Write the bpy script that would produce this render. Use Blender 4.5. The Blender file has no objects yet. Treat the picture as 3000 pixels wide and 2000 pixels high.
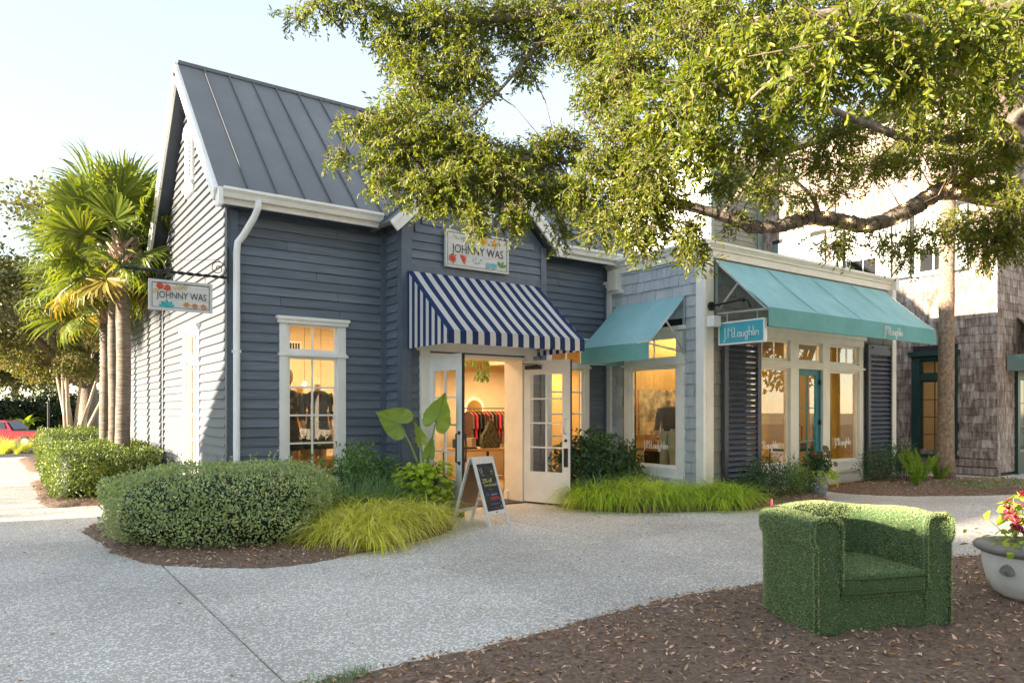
import bpy, math, random
import numpy as np
from mathutils import Vector, Matrix, Quaternion

random.seed(7)
RNG = np.random.default_rng(11)
R = math.radians
scene = bpy.context.scene

# ------------------------------------------------------------------ camera
# world axes follow the shop fronts: X runs along them, Y runs back, camera stands at (0, 0, 1.6)
FPX = 2107.0                       # focal length in pixels of a 3000 px wide frame
cam_d = bpy.data.cameras.new("camera")
cam = bpy.data.objects.new("camera", cam_d)
scene.collection.objects.link(cam)
cam.location = (0, 0, 1.6)
cam.rotation_euler = (R(90), 0, R(-35.53))
cam_d.sensor_width = 36.0
cam_d.lens = FPX / 3000 * 36
cam_d.shift_y = 200 / 3000
cam_d.clip_end = 2000
scene.camera = cam

# ------------------------------------------------------------------ sky and sun
SUN_DIR = Vector((-1, 0.22, 0.172)).normalized()       # towards the sun: low, from behind the shop's left gable
world = bpy.data.worlds.new("World")
scene.world = world
world.use_nodes = True
nt = world.node_tree
nt.nodes.clear()
w_out = nt.nodes.new("ShaderNodeOutputWorld")
w_bg = nt.nodes.new("ShaderNodeBackground")
w_sky = nt.nodes.new("ShaderNodeTexSky")
w_sky.sky_type = 'NISHITA'
w_sky.sun_disc = False
w_sky.sun_elevation = math.asin(SUN_DIR.z)
w_sky.sun_rotation = math.atan2(SUN_DIR.x, SUN_DIR.y)
w_sky.air_density = 1.0
w_sky.dust_density = 0.0
w_sky.ozone_density = 1.0
w_bg.inputs[1].default_value = 0.15
w_hsv = nt.nodes.new("ShaderNodeHueSaturation")             # thin high haze: a paler blue
w_hsv.inputs['Saturation'].default_value = 0.85
nt.links.new(w_sky.outputs[0], w_hsv.inputs['Color'])
w_haze = nt.nodes.new("ShaderNodeMix"); w_haze.data_type = 'RGBA'; w_haze.inputs[0].default_value = 0.86   # veil of even high haze over the blue
w_haze.inputs[7].default_value = (0.30, 0.325, 0.365, 1)
nt.links.new(w_hsv.outputs[0], w_haze.inputs[6])
nt.links.new(w_haze.outputs[2], w_bg.inputs[0])
nt.links.new(w_bg.outputs[0], w_out.inputs[0])

sun_l = bpy.data.lights.new("sun", 'SUN')
sun_l.energy = 2.0
sun_l.angle = R(0.6)
sun_l.color = (1.0, 0.86, 0.68)
sun = bpy.data.objects.new("sun", sun_l)
scene.collection.objects.link(sun)
sun.rotation_euler = SUN_DIR.to_track_quat('Z', 'Y').to_euler()
sun.location = SUN_DIR * 60

scene.view_settings.view_transform = 'Standard'
scene.view_settings.look = 'None'
scene.view_settings.gamma = 1.0
scene.view_settings.use_curve_mapping = False
scene.view_settings.exposure = 3.82
scene.render.engine = 'CYCLES'
scene.cycles.max_bounces = 8
scene.cycles.transparent_max_bounces = 24
scene.cycles.use_denoising = True

# ------------------------------------------------------------------ geometry helpers
CT, ST = math.cos(R(54.47)), math.sin(R(54.47))
def ground(u, v, z=0.0):
    """point of the plane z seen at photo pixel (u, v)"""
    d = FPX * (1.6 - z) / (v - 1200); r = (u - 1500) / FPX * d
    return Vector((r * ST + d * CT, -r * CT + d * ST, z))
def point(u, v, d):
    """point at depth d seen at photo pixel (u, v)"""
    r = (u - 1500) / FPX * d
    return Vector((r * ST + d * CT, -r * CT + d * ST, 1.6 + (1200 - v) / FPX * d))
CAM_R = Vector((ST, -CT, 0)); CAM_F = Vector((CT, ST, 0))

class MB:
    """collects faces of one mesh object, in world coordinates"""
    def __init__(s): s.v = []; s.f = []
    def quad(s, a, b, c, d):
        n = len(s.v); s.v += [tuple(a), tuple(b), tuple(c), tuple(d)]; s.f.append((n, n+1, n+2, n+3)); return s
    def poly(s, pts):
        n = len(s.v); s.v += [tuple(p) for p in pts]; s.f.append(tuple(range(n, n+len(pts)))); return s
    def hexa(s, p):
        n = len(s.v); s.v += [tuple(q) for q in p]
        for f in ((0,3,2,1),(4,5,6,7),(0,1,5,4),(1,2,6,5),(2,3,7,6),(3,0,4,7)): s.f.append(tuple(n+i for i in f))
        return s
    def box(s, x0, y0, z0, x1, y1, z1):
        x0, x1 = min(x0,x1), max(x0,x1); y0, y1 = min(y0,y1), max(y0,y1); z0, z1 = min(z0,z1), max(z0,z1)
        return s.hexa([(x0,y0,z0),(x1,y0,z0),(x1,y1,z0),(x0,y1,z0),(x0,y0,z1),(x1,y0,z1),(x1,y1,z1),(x0,y1,z1)])
    def obox(s, c, u, v, w):
        """box round centre c with half-axis vectors u, v, w"""
        c, u, v, w = Vector(c), Vector(u), Vector(v), Vector(w)
        return s.hexa([c-u-v-w, c+u-v-w, c+u+v-w, c-u+v-w, c-u-v+w, c+u-v+w, c+u+v+w, c-u+v+w])
    def bar(s, p, q, w, h, up=(0,0,1)):
        p, q = Vector(p), Vector(q); d = (q-p); l = d.length; d.normalize()
        side = d.cross(Vector(up))
        if side.length < 1e-4: side = d.cross(Vector((1,0,0)))
        side.normalize(); u2 = side.cross(d)
        return s.obox((p+q)/2, d*l/2, side*w/2, u2*h/2)
    def tube(s, pts, rad, n=8, cap=True):
        pts = [Vector(p) for p in pts]; m = len(pts)
        rads = rad if hasattr(rad, '__len__') else [rad]*m
        base = len(s.v); prev = None
        for i, p in enumerate(pts):
            t = (pts[min(i+1,m-1)] - pts[max(i-1,0)]).normalized()
            if prev is None:
                a = t.cross(Vector((0,0,1)))
                if a.length < 1e-3: a = t.cross(Vector((1,0,0)))
            else:
                a = prev - t*prev.dot(t)
            a.normalize(); prev = a; b = t.cross(a)
            for k in range(n):
                an = 2*math.pi*k/n
                s.v.append(tuple(p + (a*math.cos(an)+b*math.sin(an))*rads[i]))
        for i in range(m-1):
            for k in range(n):
                k2 = (k+1) % n
                s.f.append((base+i*n+k, base+i*n+k2, base+(i+1)*n+k2, base+(i+1)*n+k))
        if cap:
            s.f.append(tuple(base+k for k in reversed(range(n))))
            s.f.append(tuple(base+(m-1)*n+k for k in range(n)))
        return s
    def lathe(s, prof, n=24, c=(0,0,0)):
        base = len(s.v); m = len(prof)
        for r, z in prof:
            for k in range(n):
                an = 2*math.pi*k/n
                s.v.append((c[0]+r*math.cos(an), c[1]+r*math.sin(an), c[2]+z))
        for i in range(m-1):
            for k in range(n):
                k2 = (k+1) % n
                s.f.append((base+i*n+k, base+i*n+k2, base+(i+1)*n+k2, base+(i+1)*n+k))
        s.f.append(tuple(base+k for k in reversed(range(n))))
        s.f.append(tuple(base+(m-1)*n+k for k in range(n)))
        return s
    def sphere(s, c, r, n=10, m=6, sc=(1,1,1)):
        prof = [(max(1e-4, r*math.sin(math.pi*i/m)), -r*math.cos(math.pi*i/m)) for i in range(m+1)]
        b = len(s.v); s.lathe(prof, n)
        for i in range(b, len(s.v)):
            x, y, z = s.v[i]; s.v[i] = (c[0]+x*sc[0], c[1]+y*sc[1], c[2]+z*sc[2])
        return s
    def prism(s, poly, ext):
        """closed polygon (3D points) pushed along vector ext"""
        n = len(poly); b = len(s.v); e = Vector(ext)
        s.v += [tuple(Vector(p)) for p in poly] + [tuple(Vector(p)+e) for p in poly]
        s.f.append(tuple(reversed(range(b, b+n)))); s.f.append(tuple(range(b+n, b+2*n)))
        for i in range(n):
            j = (i+1) % n; s.f.append((b+i, b+j, b+n+j, b+n+i))
        return s
    def build(s, name, mat=None, parent=None, smooth=False, kind=None, label=None, cat=None, group=None, local=False):
        me = bpy.data.meshes.new(name); v = s.v
        if parent is not None and not local:
            inv = world_matrix(parent).inverted(); v = [tuple(inv @ Vector(p)) for p in s.v]
        me.from_pydata(v, [], s.f); me.update()
        return link(name, me, mat, parent, smooth, kind, label, cat, group)

def world_matrix(o):
    m = o.matrix_basis.copy(); p = o.parent
    while p is not None: m = p.matrix_basis @ m; p = p.parent
    return m
def props(o, label=None, cat=None, group=None, kind=None):
    if label: o['label'] = label
    if cat: o['category'] = cat
    if group: o['group'] = group
    if kind: o['kind'] = kind
    return o
def link(name, me, mat=None, parent=None, smooth=False, kind=None, label=None, cat=None, group=None):
    o = bpy.data.objects.new(name, me); scene.collection.objects.link(o)
    if mat is not None:
        if not me.materials: me.materials.append(mat)
    if smooth: me.polygons.foreach_set('use_smooth', np.ones(len(me.polygons), bool))
    if parent is not None: o.parent = parent
    return props(o, label, cat, group, kind)
def thing(name, label, cat, loc=(0,0,0), rz=0.0, group=None):
    o = bpy.data.objects.new(name, None); scene.collection.objects.link(o)
    o.empty_display_size = .1; o.location = loc; o.rotation_euler = (0, 0, rz)
    return props(o, label, cat, group)
def struct(name, mb, mat, smooth=False): return mb.build(name, mat, None, smooth, kind='structure')
def place(me, name, parent, loc, rot=None, scale=(1,1,1)):
    """another object on a shared mesh, given in world coordinates"""
    o = bpy.data.objects.new(name, me); scene.collection.objects.link(o)
    m = Matrix.LocRotScale(Vector(loc), rot or Quaternion(), Vector(scale))
    if parent is not None:
        o.parent = parent; m = world_matrix(parent).inverted() @ m
    o.matrix_basis = m
    return o
def copy_tree(o, parent=None):
    c = o.copy(); scene.collection.objects.link(c)
    if parent is not None: c.parent = parent
    for ch in list(o.children): copy_tree(ch, c)
    return c
def np_mesh(name, verts, faces, mat, parent=None, kind=None, smooth=False, **kw):
    """verts (N,3), faces (M,k) arrays in world coordinates"""
    me = bpy.data.meshes.new(name)
    if parent is not None:
        inv = np.array(world_matrix(parent).inverted()); verts = verts @ inv[:3,:3].T + inv[:3,3]
    m, k = faces.shape
    me.vertices.add(len(verts)); me.vertices.foreach_set('co', np.ascontiguousarray(verts, np.float32).ravel())
    me.loops.add(m*k); me.loops.foreach_set('vertex_index', np.ascontiguousarray(faces, np.int32).ravel())
    me.polygons.add(m); me.polygons.foreach_set('loop_start', np.arange(0, m*k, k, dtype=np.int32))
    me.update(calc_edges=True)
    return link(name, me, mat, parent, smooth, kind, **kw)
def unit(a): return a / np.maximum(np.linalg.norm(a, axis=-1, keepdims=True), 1e-9)
def rand_dirs(n): return unit(RNG.normal(size=(n,3)))
def leaves(P, D, N, L, W, fold=0.25):
    """one folded, pointed-oval leaf per row: base P, direction D, face normal N, length L, width W -> verts, quads"""
    n = len(P); D = unit(D); S = unit(np.cross(D, N)); U = np.cross(S, D)
    L = np.broadcast_to(np.asarray(L, float), (n,))[:,None]; W = np.broadcast_to(np.asarray(W, float), (n,))[:,None]
    b = P; t = P + D*L - U*L*0.10
    m1 = P + D*L*0.33 ; m2 = P + D*L*0.72
    l1 = m1 + S*W*0.42 + U*W*fold; r1 = m1 - S*W*0.42 + U*W*fold
    l2 = m2 + S*W*0.5*.92 + U*W*fold*.8 - U*L*0.04; r2 = m2 - S*W*0.5*.92 + U*W*fold*.8 - U*L*0.04
    m1c = m1; 
    V = np.stack([b, l1, l2, t, r2, r1], 1).reshape(-1,3)
    i = np.arange(n)[:,None]*6
    F = np.concatenate([i+np.array([[0,3,2,1]]), i+np.array([[0,5,4,3]])], 0)
    return V, F
def simple_leaves(P, D, N, L, W):
    """two-triangle leaf"""
    n = len(P); D = unit(D); S = unit(np.cross(D, N)); U = np.cross(S, D)
    L = np.broadcast_to(np.asarray(L, float), (n,))[:,None]; W = np.broadcast_to(np.asarray(W, float), (n,))[:,None]
    m = P + D*L*.55 + U*W*.12
    V = np.stack([P, m+S*W*.5, P+D*L, m-S*W*.5], 1).reshape(-1,3)
    F = np.arange(n)[:,None]*4 + np.array([[0,3,2,1]])
    return V, F
def blades(P, D, L, W, droop, seg=5, twist=None):
    """grass blades: base P, start direction D, length L, width W, bending over by droop"""
    n = len(P); D = unit(D); L = np.broadcast_to(np.asarray(L, float), (n,)); W = np.broadcast_to(np.asarray(W, float), (n,))
    droop = np.broadcast_to(np.asarray(droop, float), (n,))
    H = D.copy(); H[:,2] = 0; H = unit(H + 1e-6)
    S = np.stack([-H[:,1], H[:,0], np.zeros(n)], 1)
    el0 = np.arcsin(np.clip(D[:,2], -1, 1)); pos = P.copy(); rows = []
    for k in range(seg+1):
        t = k/seg
        w = W*(1-t**1.6)*(0.75+0.5*min(t*3,1))/1.25
        rows.append(pos + S*(w/2)[:,None]); rows.append(pos - S*(w/2)[:,None])
        el = el0 - droop*(t+0.5/seg)**1.2
        pos = pos + (H*np.cos(el)[:,None] + np.array([[0,0,1]])*np.sin(el)[:,None]) * (L/seg)[:,None]
    V = np.stack(rows, 1).reshape(-1,3); i = np.arange(n)[:,None]*(2*(seg+1))
    F = np.concatenate([i+np.array([[2*k, 2*k+1, 2*k+3, 2*k+2]]) for k in range(seg)], 0)
    return V, F
def merge(*vf):
    off = 0; Vs, Fs = [], []
    for V, F in vf: Vs.append(V); Fs.append(F+off); off += len(V)
    return np.concatenate(Vs), np.concatenate(Fs)
def sticks(A, B, r0, r1):
    """three-sided twigs from A to B"""
    n = len(A); D = unit(B-A); U = unit(np.cross(D, np.array([[0.3,0.2,1.0]]))); Wv = np.cross(D, U)
    r0 = np.broadcast_to(np.asarray(r0, float), (n,))[:,None]; r1 = np.broadcast_to(np.asarray(r1, float), (n,))[:,None]
    ring = lambda C, r: [C + U*r, C - U*r*.5 + Wv*r*.87, C - U*r*.5 - Wv*r*.87]
    V = np.stack(ring(A, r0)+ring(B, r1), 1).reshape(-1,3); i = np.arange(n)[:,None]*6
    F = np.concatenate([i+np.array([[a,b,b+3,a+3]]) for a, b in ((0,1),(1,2),(2,0))], 0)
    return V, F
# ------------------------------------------------------------------ materials
def new_mat(name):
    m = bpy.data.materials.new(name); m.use_nodes = True; n = m.node_tree.nodes; n.clear()
    out = n.new('ShaderNodeOutputMaterial'); b = n.new('ShaderNodeBsdfPrincipled')
    m.node_tree.links.new(b.outputs[0], out.inputs[0]); return m, m.node_tree, b, out
def pos_node(t, scale=(1,1,1), space='pos'):
    if space == 'pos': g = t.nodes.new('ShaderNodeNewGeometry').outputs['Position']
    else: g = t.nodes.new('ShaderNodeTexCoord').outputs['Object']
    mp = t.nodes.new('ShaderNodeMapping'); mp.inputs['Scale'].default_value = scale
    t.links.new(g, mp.inputs['Vector']); return mp.outputs[0]
def noise(t, vec, scale, detail=3, rough=.55):
    n = t.nodes.new('ShaderNodeTexNoise'); n.inputs['Scale'].default_value = scale
    n.inputs['Detail'].default_value = detail; n.inputs['Roughness'].default_value = rough
    t.links.new(vec, n.inputs['Vector']); return n.outputs['Fac']
def math_n(t, op, a, b=None, clamp=False):
    n = t.nodes.new('ShaderNodeMath'); n.operation = op; n.use_clamp = clamp
    for i, x in enumerate((a, b)):
        if x is None: continue
        if isinstance(x, (int, float)): n.inputs[i].default_value = x
        else: t.links.new(x, n.inputs[i])
    return n.outputs[0]
def ramp(t, fac, stops):
    n = t.nodes.new('ShaderNodeValToRGB'); e = n.color_ramp.elements
    while len(e) < len(stops): e.new(.5)
    for el, (p, c) in zip(e, stops): el.position = p; el.color = (*c[:3], 1)
    t.links.new(fac, n.inputs[0]); return n.outputs[0]
def mix(t, fac, a, b, mode='MIX'):
    n = t.nodes.new('ShaderNodeMix'); n.data_type = 'RGBA'; n.blend_type = mode
    for sck, x in ((n.inputs[0], fac), (n.inputs[6], a), (n.inputs[7], b)):
        if isinstance(x, (int, float)): sck.default_value = x
        elif isinstance(x, tuple): sck.default_value = (*x[:3], 1)
        else: t.links.new(x, sck)
    return n.outputs[2]
def rnd(t):
    """a random number per object and per loose piece"""
    o = t.nodes.new('ShaderNodeObjectInfo').outputs['Random']
    i = t.nodes.new('ShaderNodeNewGeometry').outputs['Random Per Island']
    return math_n(t, 'FRACT', math_n(t, 'ADD', o, i))
def bump(t, b, height, strength, dist=.01):
    n = t.nodes.new('ShaderNodeBump'); n.inputs['Strength'].default_value = strength; n.inputs['Distance'].default_value = dist
    t.links.new(height, n.inputs['Height']); t.links.new(n.outputs[0], b.inputs['Normal'])
def plain(name, col, rough=.6, metal=0, var=.12, nscale=6, rand=0, bmp=0, bscale=40, spec=.4, stretch=(1,1,1), space='pos'):
    """painted or raw surface with uneven tone, optional tone per piece and fine relief"""
    m, t, b, out = new_mat(name)
    v = pos_node(t, stretch, space); f = noise(t, v, nscale, 4)
    lo = tuple(max(0, c*(1-var)) for c in col); hi = tuple(min(1, c*(1+var)) for c in col)
    c = ramp(t, f, [(.3, lo), (.7, hi)])
    if rand:
        k = math_n(t, 'MULTIPLY_ADD', rnd(t), 2*rand); k.node.inputs[2].default_value = 1-rand
        g = t.nodes.new('ShaderNodeCombineColor')
        for i in range(3): t.links.new(k, g.inputs[i])
        c = mix(t, 1.0, c, g.outputs[0], 'MULTIPLY')
    t.links.new(c, b.inputs['Base Color'])
    b.inputs['Roughness'].default_value = rough; b.inputs['Metallic'].default_value = metal
    b.inputs['Specular IOR Level'].default_value = spec
    if bmp: bump(t, b, noise(t, pos_node(t, stretch, space), bscale, 3), bmp)
    return m
def emit(name, col, s):
    m, t, b, out = new_mat(name); t.nodes.remove(b); e = t.nodes.new('ShaderNodeEmission')
    e.inputs[0].default_value = (*col, 1); e.inputs[1].default_value = s; t.links.new(e.outputs[0], out.inputs[0]); return m
def leafy(name, cols, rough=.45, trans=.4, tcol=(1.25,1.2,.5), spec=.4):
    """leaf: hue per leaf, light let through"""
    m, t, b, out = new_mat(name)
    g = rnd(t); n = len(cols)
    c = ramp(t, g, [(i/(n-1) if n > 1 else 0, k) for i, k in enumerate(cols)])
    t.links.new(c, b.inputs['Base Color']); b.inputs['Roughness'].default_value = rough
    b.inputs['Specular IOR Level'].default_value = spec
    tr = t.nodes.new('ShaderNodeBsdfTranslucent'); t.links.new(mix(t, 1.0, c, tcol, 'MULTIPLY'), tr.inputs[0])
    ms = t.nodes.new('ShaderNodeMixShader'); ms.inputs[0].default_value = trans
    t.links.new(b.outputs[0], ms.inputs[1]); t.links.new(tr.outputs[0], ms.inputs[2]); t.links.new(ms.outputs[0], out.inputs[0])
    return m
def glass(name, tint=(.93,.95,.95), refl=1.0):
    """window pane: clear, mirror-like at a slant"""
    m, t, b, out = new_mat(name); t.nodes.remove(b)
    tr = t.nodes.new('ShaderNodeBsdfTransparent'); tr.inputs[0].default_value = (*tint, 1)
    gl = t.nodes.new('ShaderNodeBsdfGlossy'); gl.inputs['Roughness'].default_value = .0; gl.inputs[0].default_value = (1,1,1,1)
    fr = t.nodes.new('ShaderNodeFresnel'); fr.inputs[0].default_value = 1.5
    fac = math_n(t, 'MULTIPLY', fr.outputs[0], refl, True)
    ms = t.nodes.new('ShaderNodeMixShader'); t.links.new(fac, ms.inputs[0])
    t.links.new(tr.outputs[0], ms.inputs[1]); t.links.new(gl.outputs[0], ms.inputs[2]); t.links.new(ms.outputs[0], out.inputs[0])
    return m
def stripes(name, axis, period, duty, c1, c2, off=0.0):
    m, t, b, out = new_mat(name)
    sx = t.nodes.new('ShaderNodeSeparateXYZ'); t.links.new(t.nodes.new('ShaderNodeNewGeometry').outputs['Position'], sx.inputs[0])
    k = math_n(t, 'FRACT', math_n(t, 'DIVIDE', math_n(t, 'ADD', sx.outputs[axis], off), period))
    s = math_n(t, 'LESS_THAN', k, duty)
    nz = noise(t, pos_node(t), 3, 3); cc = mix(t, s, c1, c2)
    c = mix(t, .25, cc, ramp(t, nz, [(.3,(.8,.8,.8)),(.7,(1,1,1))]), 'MULTIPLY')
    t.links.new(c, b.inputs['Base Color']); b.inputs['Roughness'].default_value = .85; b.inputs['Specular IOR Level'].default_value = .15
    tl = t.nodes.new('ShaderNodeBsdfTranslucent'); t.links.new(c, tl.inputs[0])
    ms = t.nodes.new('ShaderNodeMixShader'); ms.inputs[0].default_value = .25
    t.links.new(b.outputs[0], ms.inputs[1]); t.links.new(tl.outputs[0], ms.inputs[2]); t.links.new(ms.outputs[0], out.inputs[0])
    return m
def canvas(name, col, trans=.25):
    m, t, b, out = new_mat(name)
    c = ramp(t, noise(t, pos_node(t), 2.2, 4), [(.3, tuple(x*.9 for x in col)), (.7, tuple(min(1,x*1.06) for x in col))])
    t.links.new(c, b.inputs['Base Color']); b.inputs['Roughness'].default_value = .85; b.inputs['Specular IOR Level'].default_value = .15
    bump(t, b, noise(t, pos_node(t, (1,1,.5)), 3.2, 3), .6, .05)
    tl = t.nodes.new('ShaderNodeBsdfTranslucent'); t.links.new(c, tl.inputs[0])
    ms = t.nodes.new('ShaderNodeMixShader'); ms.inputs[0].default_value = trans
    t.links.new(b.outputs[0], ms.inputs[1]); t.links.new(tl.outputs[0], ms.inputs[2]); t.links.new(ms.outputs[0], out.inputs[0])
    return m
def shell_concrete():
    m, t, b, out = new_mat('oyster_shell_concrete')
    p = pos_node(t)
    wob = t.nodes.new('ShaderNodeTexNoise'); wob.inputs['Scale'].default_value = 25; t.links.new(p, wob.inputs['Vector'])
    vadd = t.nodes.new('ShaderNodeVectorMath'); vadd.operation = 'MULTIPLY_ADD'
    t.links.new(wob.outputs['Color'], vadd.inputs[0]); vadd.inputs[1].default_value = (.03,.03,0); t.links.new(p, vadd.inputs[2])
    vo = t.nodes.new('ShaderNodeTexVoronoi'); vo.inputs['Scale'].default_value = 58; t.links.new(vadd.outputs[0], vo.inputs['Vector'])
    sep = t.nodes.new('ShaderNodeSeparateColor'); t.links.new(vo.outputs['Color'], sep.inputs[0])
    dens = math_n(t, 'MULTIPLY_ADD', noise(t, p, .8, 3), .5); dens.node.inputs[2].default_value = .28
    shell = math_n(t, 'MULTIPLY', math_n(t, 'GREATER_THAN', sep.outputs[0], dens), math_n(t, 'LESS_THAN', vo.outputs['Distance'], .55))
    grey = ramp(t, noise(t, p, 60, 3), [(.3,(.43,.385,.335)),(.7,(.66,.605,.54))])
    white = ramp(t, sep.outputs[1], [(0,(.84,.79,.72)),(1,(.98,.95,.885))])
    c = mix(t, shell, grey, white)
    stain = ramp(t, noise(t, p, .55, 5, .6), [(.30,(.78,.77,.76)),(.58,(1,1,1))])
    c = mix(t, 1.0, c, stain, 'MULTIPLY')
    ob = t.nodes.new('ShaderNodeObjectInfo').outputs['Random']; c = mix(t, 1.0, c, ramp(t, ob, [(0,(.86,.86,.86)),(1,(1,.99,.98))]), 'MULTIPLY')
    spots = ramp(t, noise(t, p, 9, 2), [(.22,(.62,.58,.55)),(.30,(1,1,1))])
    c = mix(t, .6, c, spots, 'MULTIPLY')
    t.links.new(c, b.inputs['Base Color']); b.inputs['Roughness'].default_value = .85; b.inputs['Specular IOR Level'].default_value = .25
    hm = math_n(t, 'ADD', shell, math_n(t, 'MULTIPLY', noise(t, p, 90, 2), .6)); bump(t, b, hm, .5, .006)
    return m
def barky(name, c0, c1, sx=(6,6,1.2), sc=3, bs=.8, space='pos'):
    m, t, b, out = new_mat(name); v = pos_node(t, sx, space)
    f = noise(t, v, sc, 5, .65); t.links.new(ramp(t, f, [(.3, c0), (.7, c1)]), b.inputs['Base Color'])
    b.inputs['Roughness'].default_value = .9; b.inputs['Specular IOR Level'].default_value = .2; bump(t, b, f, bs, .03); return m
def weathered_shingle(name, cols, stain=.5):
    m, t, b, out = new_mat(name)
    c = ramp(t, rnd(t), [(i/(len(cols)-1), k) for i, k in enumerate(cols)])
    st = noise(t, pos_node(t, (5,5,1.1)), 2.6, 5, .65)
    c = mix(t, stain, c, ramp(t, st, [(.40,(.36,.27,.215)),(.60,(1,1,1))]), 'MULTIPLY')
    g = noise(t, pos_node(t, (60,60,4)), 1.5, 3)
    c = mix(t, .35, c, ramp(t, g, [(.3,(.7,.7,.7)),(.7,(1,1,1))]), 'MULTIPLY')
    t.links.new(c, b.inputs['Base Color']); b.inputs['Roughness'].default_value = .85; b.inputs['Specular IOR Level'].default_value = .2
    bump(t, b, g, .4, .006); return m

M = {}
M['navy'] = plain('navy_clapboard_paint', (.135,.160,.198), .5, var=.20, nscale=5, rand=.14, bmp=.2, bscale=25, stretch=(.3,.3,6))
M['navy_side'] = plain('sunlit_side_tone', (.106,.112,.122), .55, var=.07, nscale=3, rand=.05, bmp=.15, bscale=25, stretch=(.3,.3,6))  # same navy paint, toned apart: the side wall's sunlight is balanced in the colour
M['navy_trim'] = plain('navy_trim_paint', (.108,.136,.180), .45, var=.12)
M['soffit'] = plain('slate_soffit_paint', (.085,.10,.135), .6, var=.1)
M['cream'] = plain('cream_trim_paint', (.83,.79,.72), .45, var=.05, nscale=4)
M['white'] = plain('white_trim_paint', (.86,.84,.80), .4, var=.05, nscale=4)
M['doorwhite'] = plain('white_door_paint', (.82,.80,.76), .4, var=.06, nscale=4)
M['warm_cream'] = plain('buff_trim_paint', (.76,.70,.59), .45, var=.06, nscale=4)
M['roof'] = plain('grey_metal_roof', (.165,.165,.165), .45, metal=.1, var=.10, nscale=1.3, rand=.05)
M['seam'] = plain('grey_metal_seam', (.125,.128,.13), .4, metal=.1, var=.08)
M['blackmetal'] = plain('black_iron', (.022,.021,.020), .45, var=.3, nscale=20, bmp=.2)
M['steel'] = plain('bright_steel', (.62,.62,.60), .3, metal=.7, var=.1)
M['glass'] = glass('clear_window_glass', refl=1.7)
M['glass2'] = glass('storefront_glass', refl=2.6)
M['shell'] = shell_concrete()
M['joint'] = plain('dark_joint_soil', (.03,.027,.024), .95)
M['mulch'] = plain('mulch_soil', (.195,.128,.088), .95, var=.5, nscale=30, bmp=.9, bscale=60)
M['chip'] = plain('bark_chip', (.48,.30,.20), .9, var=.4, nscale=8, rand=.85)
M['dryleaf'] = leafy('dry_fallen_leaf', [(0.26,0.118,0.047),(0.455,0.234,0.094),(0.585,0.343,0.156),(0.195,0.094,0.047),(0.65,0.468,0.265)], .7, .15)
M['grass_far'] = plain('lawn_soil', (.20,.19,.12), .95, var=.4, nscale=1.5)
M['asphalt'] = plain('asphalt', (.05,.05,.05), .9, var=.2, nscale=20)
M['shingle_blue'] = weathered_shingle('blue_grey_shingle', [(.44,.48,.515),(.52,.555,.585),(.47,.51,.54),(.58,.61,.635)], .12)
M['shingle_tan'] = weathered_shingle('tan_grey_shingle', [(.26,.25,.22),(.31,.30,.26),(.24,.23,.205)], .12)
M['shingle_brown'] = weathered_shingle('weathered_cedar_shingle', [(.42,.345,.30),(.54,.455,.405),(.30,.24,.205),(.60,.52,.47)], .85)
M['backing'] = plain('dark_backing', (.03,.03,.032), .9)
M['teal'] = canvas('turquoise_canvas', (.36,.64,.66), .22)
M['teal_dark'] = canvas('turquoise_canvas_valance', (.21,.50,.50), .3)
M['tealpaint'] = plain('teal_door_paint', (.045,.19,.23), .4, var=.1)
M['signteal'] = plain('teal_sign_paint', (.07,.40,.50), .45, var=.05)
M['lettering_white'] = plain('white_lettering', (.82,.82,.80), .5, var=.02)
M['lettering_black'] = plain('charcoal_lettering', (.02,.022,.03), .5, var=.05)
M['shutter'] = plain('slate_shutter_paint', (.050,.055,.078), .42, var=.12)
M['shutter_frame'] = plain('slate_shutter_frame_paint', (.075,.068,.082), .42, var=.12)
M['greygreen'] = plain('grey_green_clapboard_paint', (.16,.19,.18), .55, var=.1, rand=.06)
M['darkgreen'] = plain('dark_green_window_paint', (.022,.050,.042), .4, var=.15)
M['sage'] = plain('sage_trim_paint', (.17,.24,.22), .5, var=.1)
M['palewhite'] = plain('sunlit_shutter_tone', (.30,.32,.30), .5, var=.05)
M['signwood'] = plain('whitewashed_sign_board', (.66,.635,.585), .6, var=.10, nscale=4, stretch=(1.2,1.2,22))
M['signframe'] = plain('whitewashed_sign_frame', (.60,.585,.55), .6, var=.10, nscale=6)
M['bark'] = barky('oak_bark', (.09,.07,.055), (.34,.27,.21), (5,5,5), 4, 1.0)
M['barkpale'] = barky('pale_smooth_bark', (.34,.25,.17), (.55,.43,.31), (4,4,1), 3, .4)
M['palmbark'] = barky('palm_trunk_bark', (.085,.066,.052), (.27,.22,.175), (2,2,14), 2.5, .7)
M['palmboot'] = plain('palm_leaf_base', (.36,.25,.17), .8, var=.35, nscale=8, rand=.5)
M['palmbark_rough'] = barky('rough_palm_bark', (.13,.095,.07), (.40,.29,.20), (7,7,5), 2.6, 1.0)
M['twig'] = plain('brown_twig', (.17,.125,.085), .85, var=.3, nscale=20)
M['oakleaf'] = leafy('live_oak_leaf', [(0.076,0.116,0.012),(0.14,0.175,0.015),(0.217,0.225,0.022),(0.095,0.137,0.014),(0.28,0.275,0.028),(0.062,0.098,0.015)], .42, .48, (1.35,1.4,.45), .4)
M['hedgeleaf'] = leafy('hedge_leaf', [(0.22,0.336,0.149),(0.369,0.495,0.2),(0.55,0.609,0.249),(0.292,0.41,0.216),(0.736,0.697,0.29),(0.267,0.385,0.2),(0.443,0.524,0.249)], .38, .25, (1.3,1.25,.5), .5)
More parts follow.
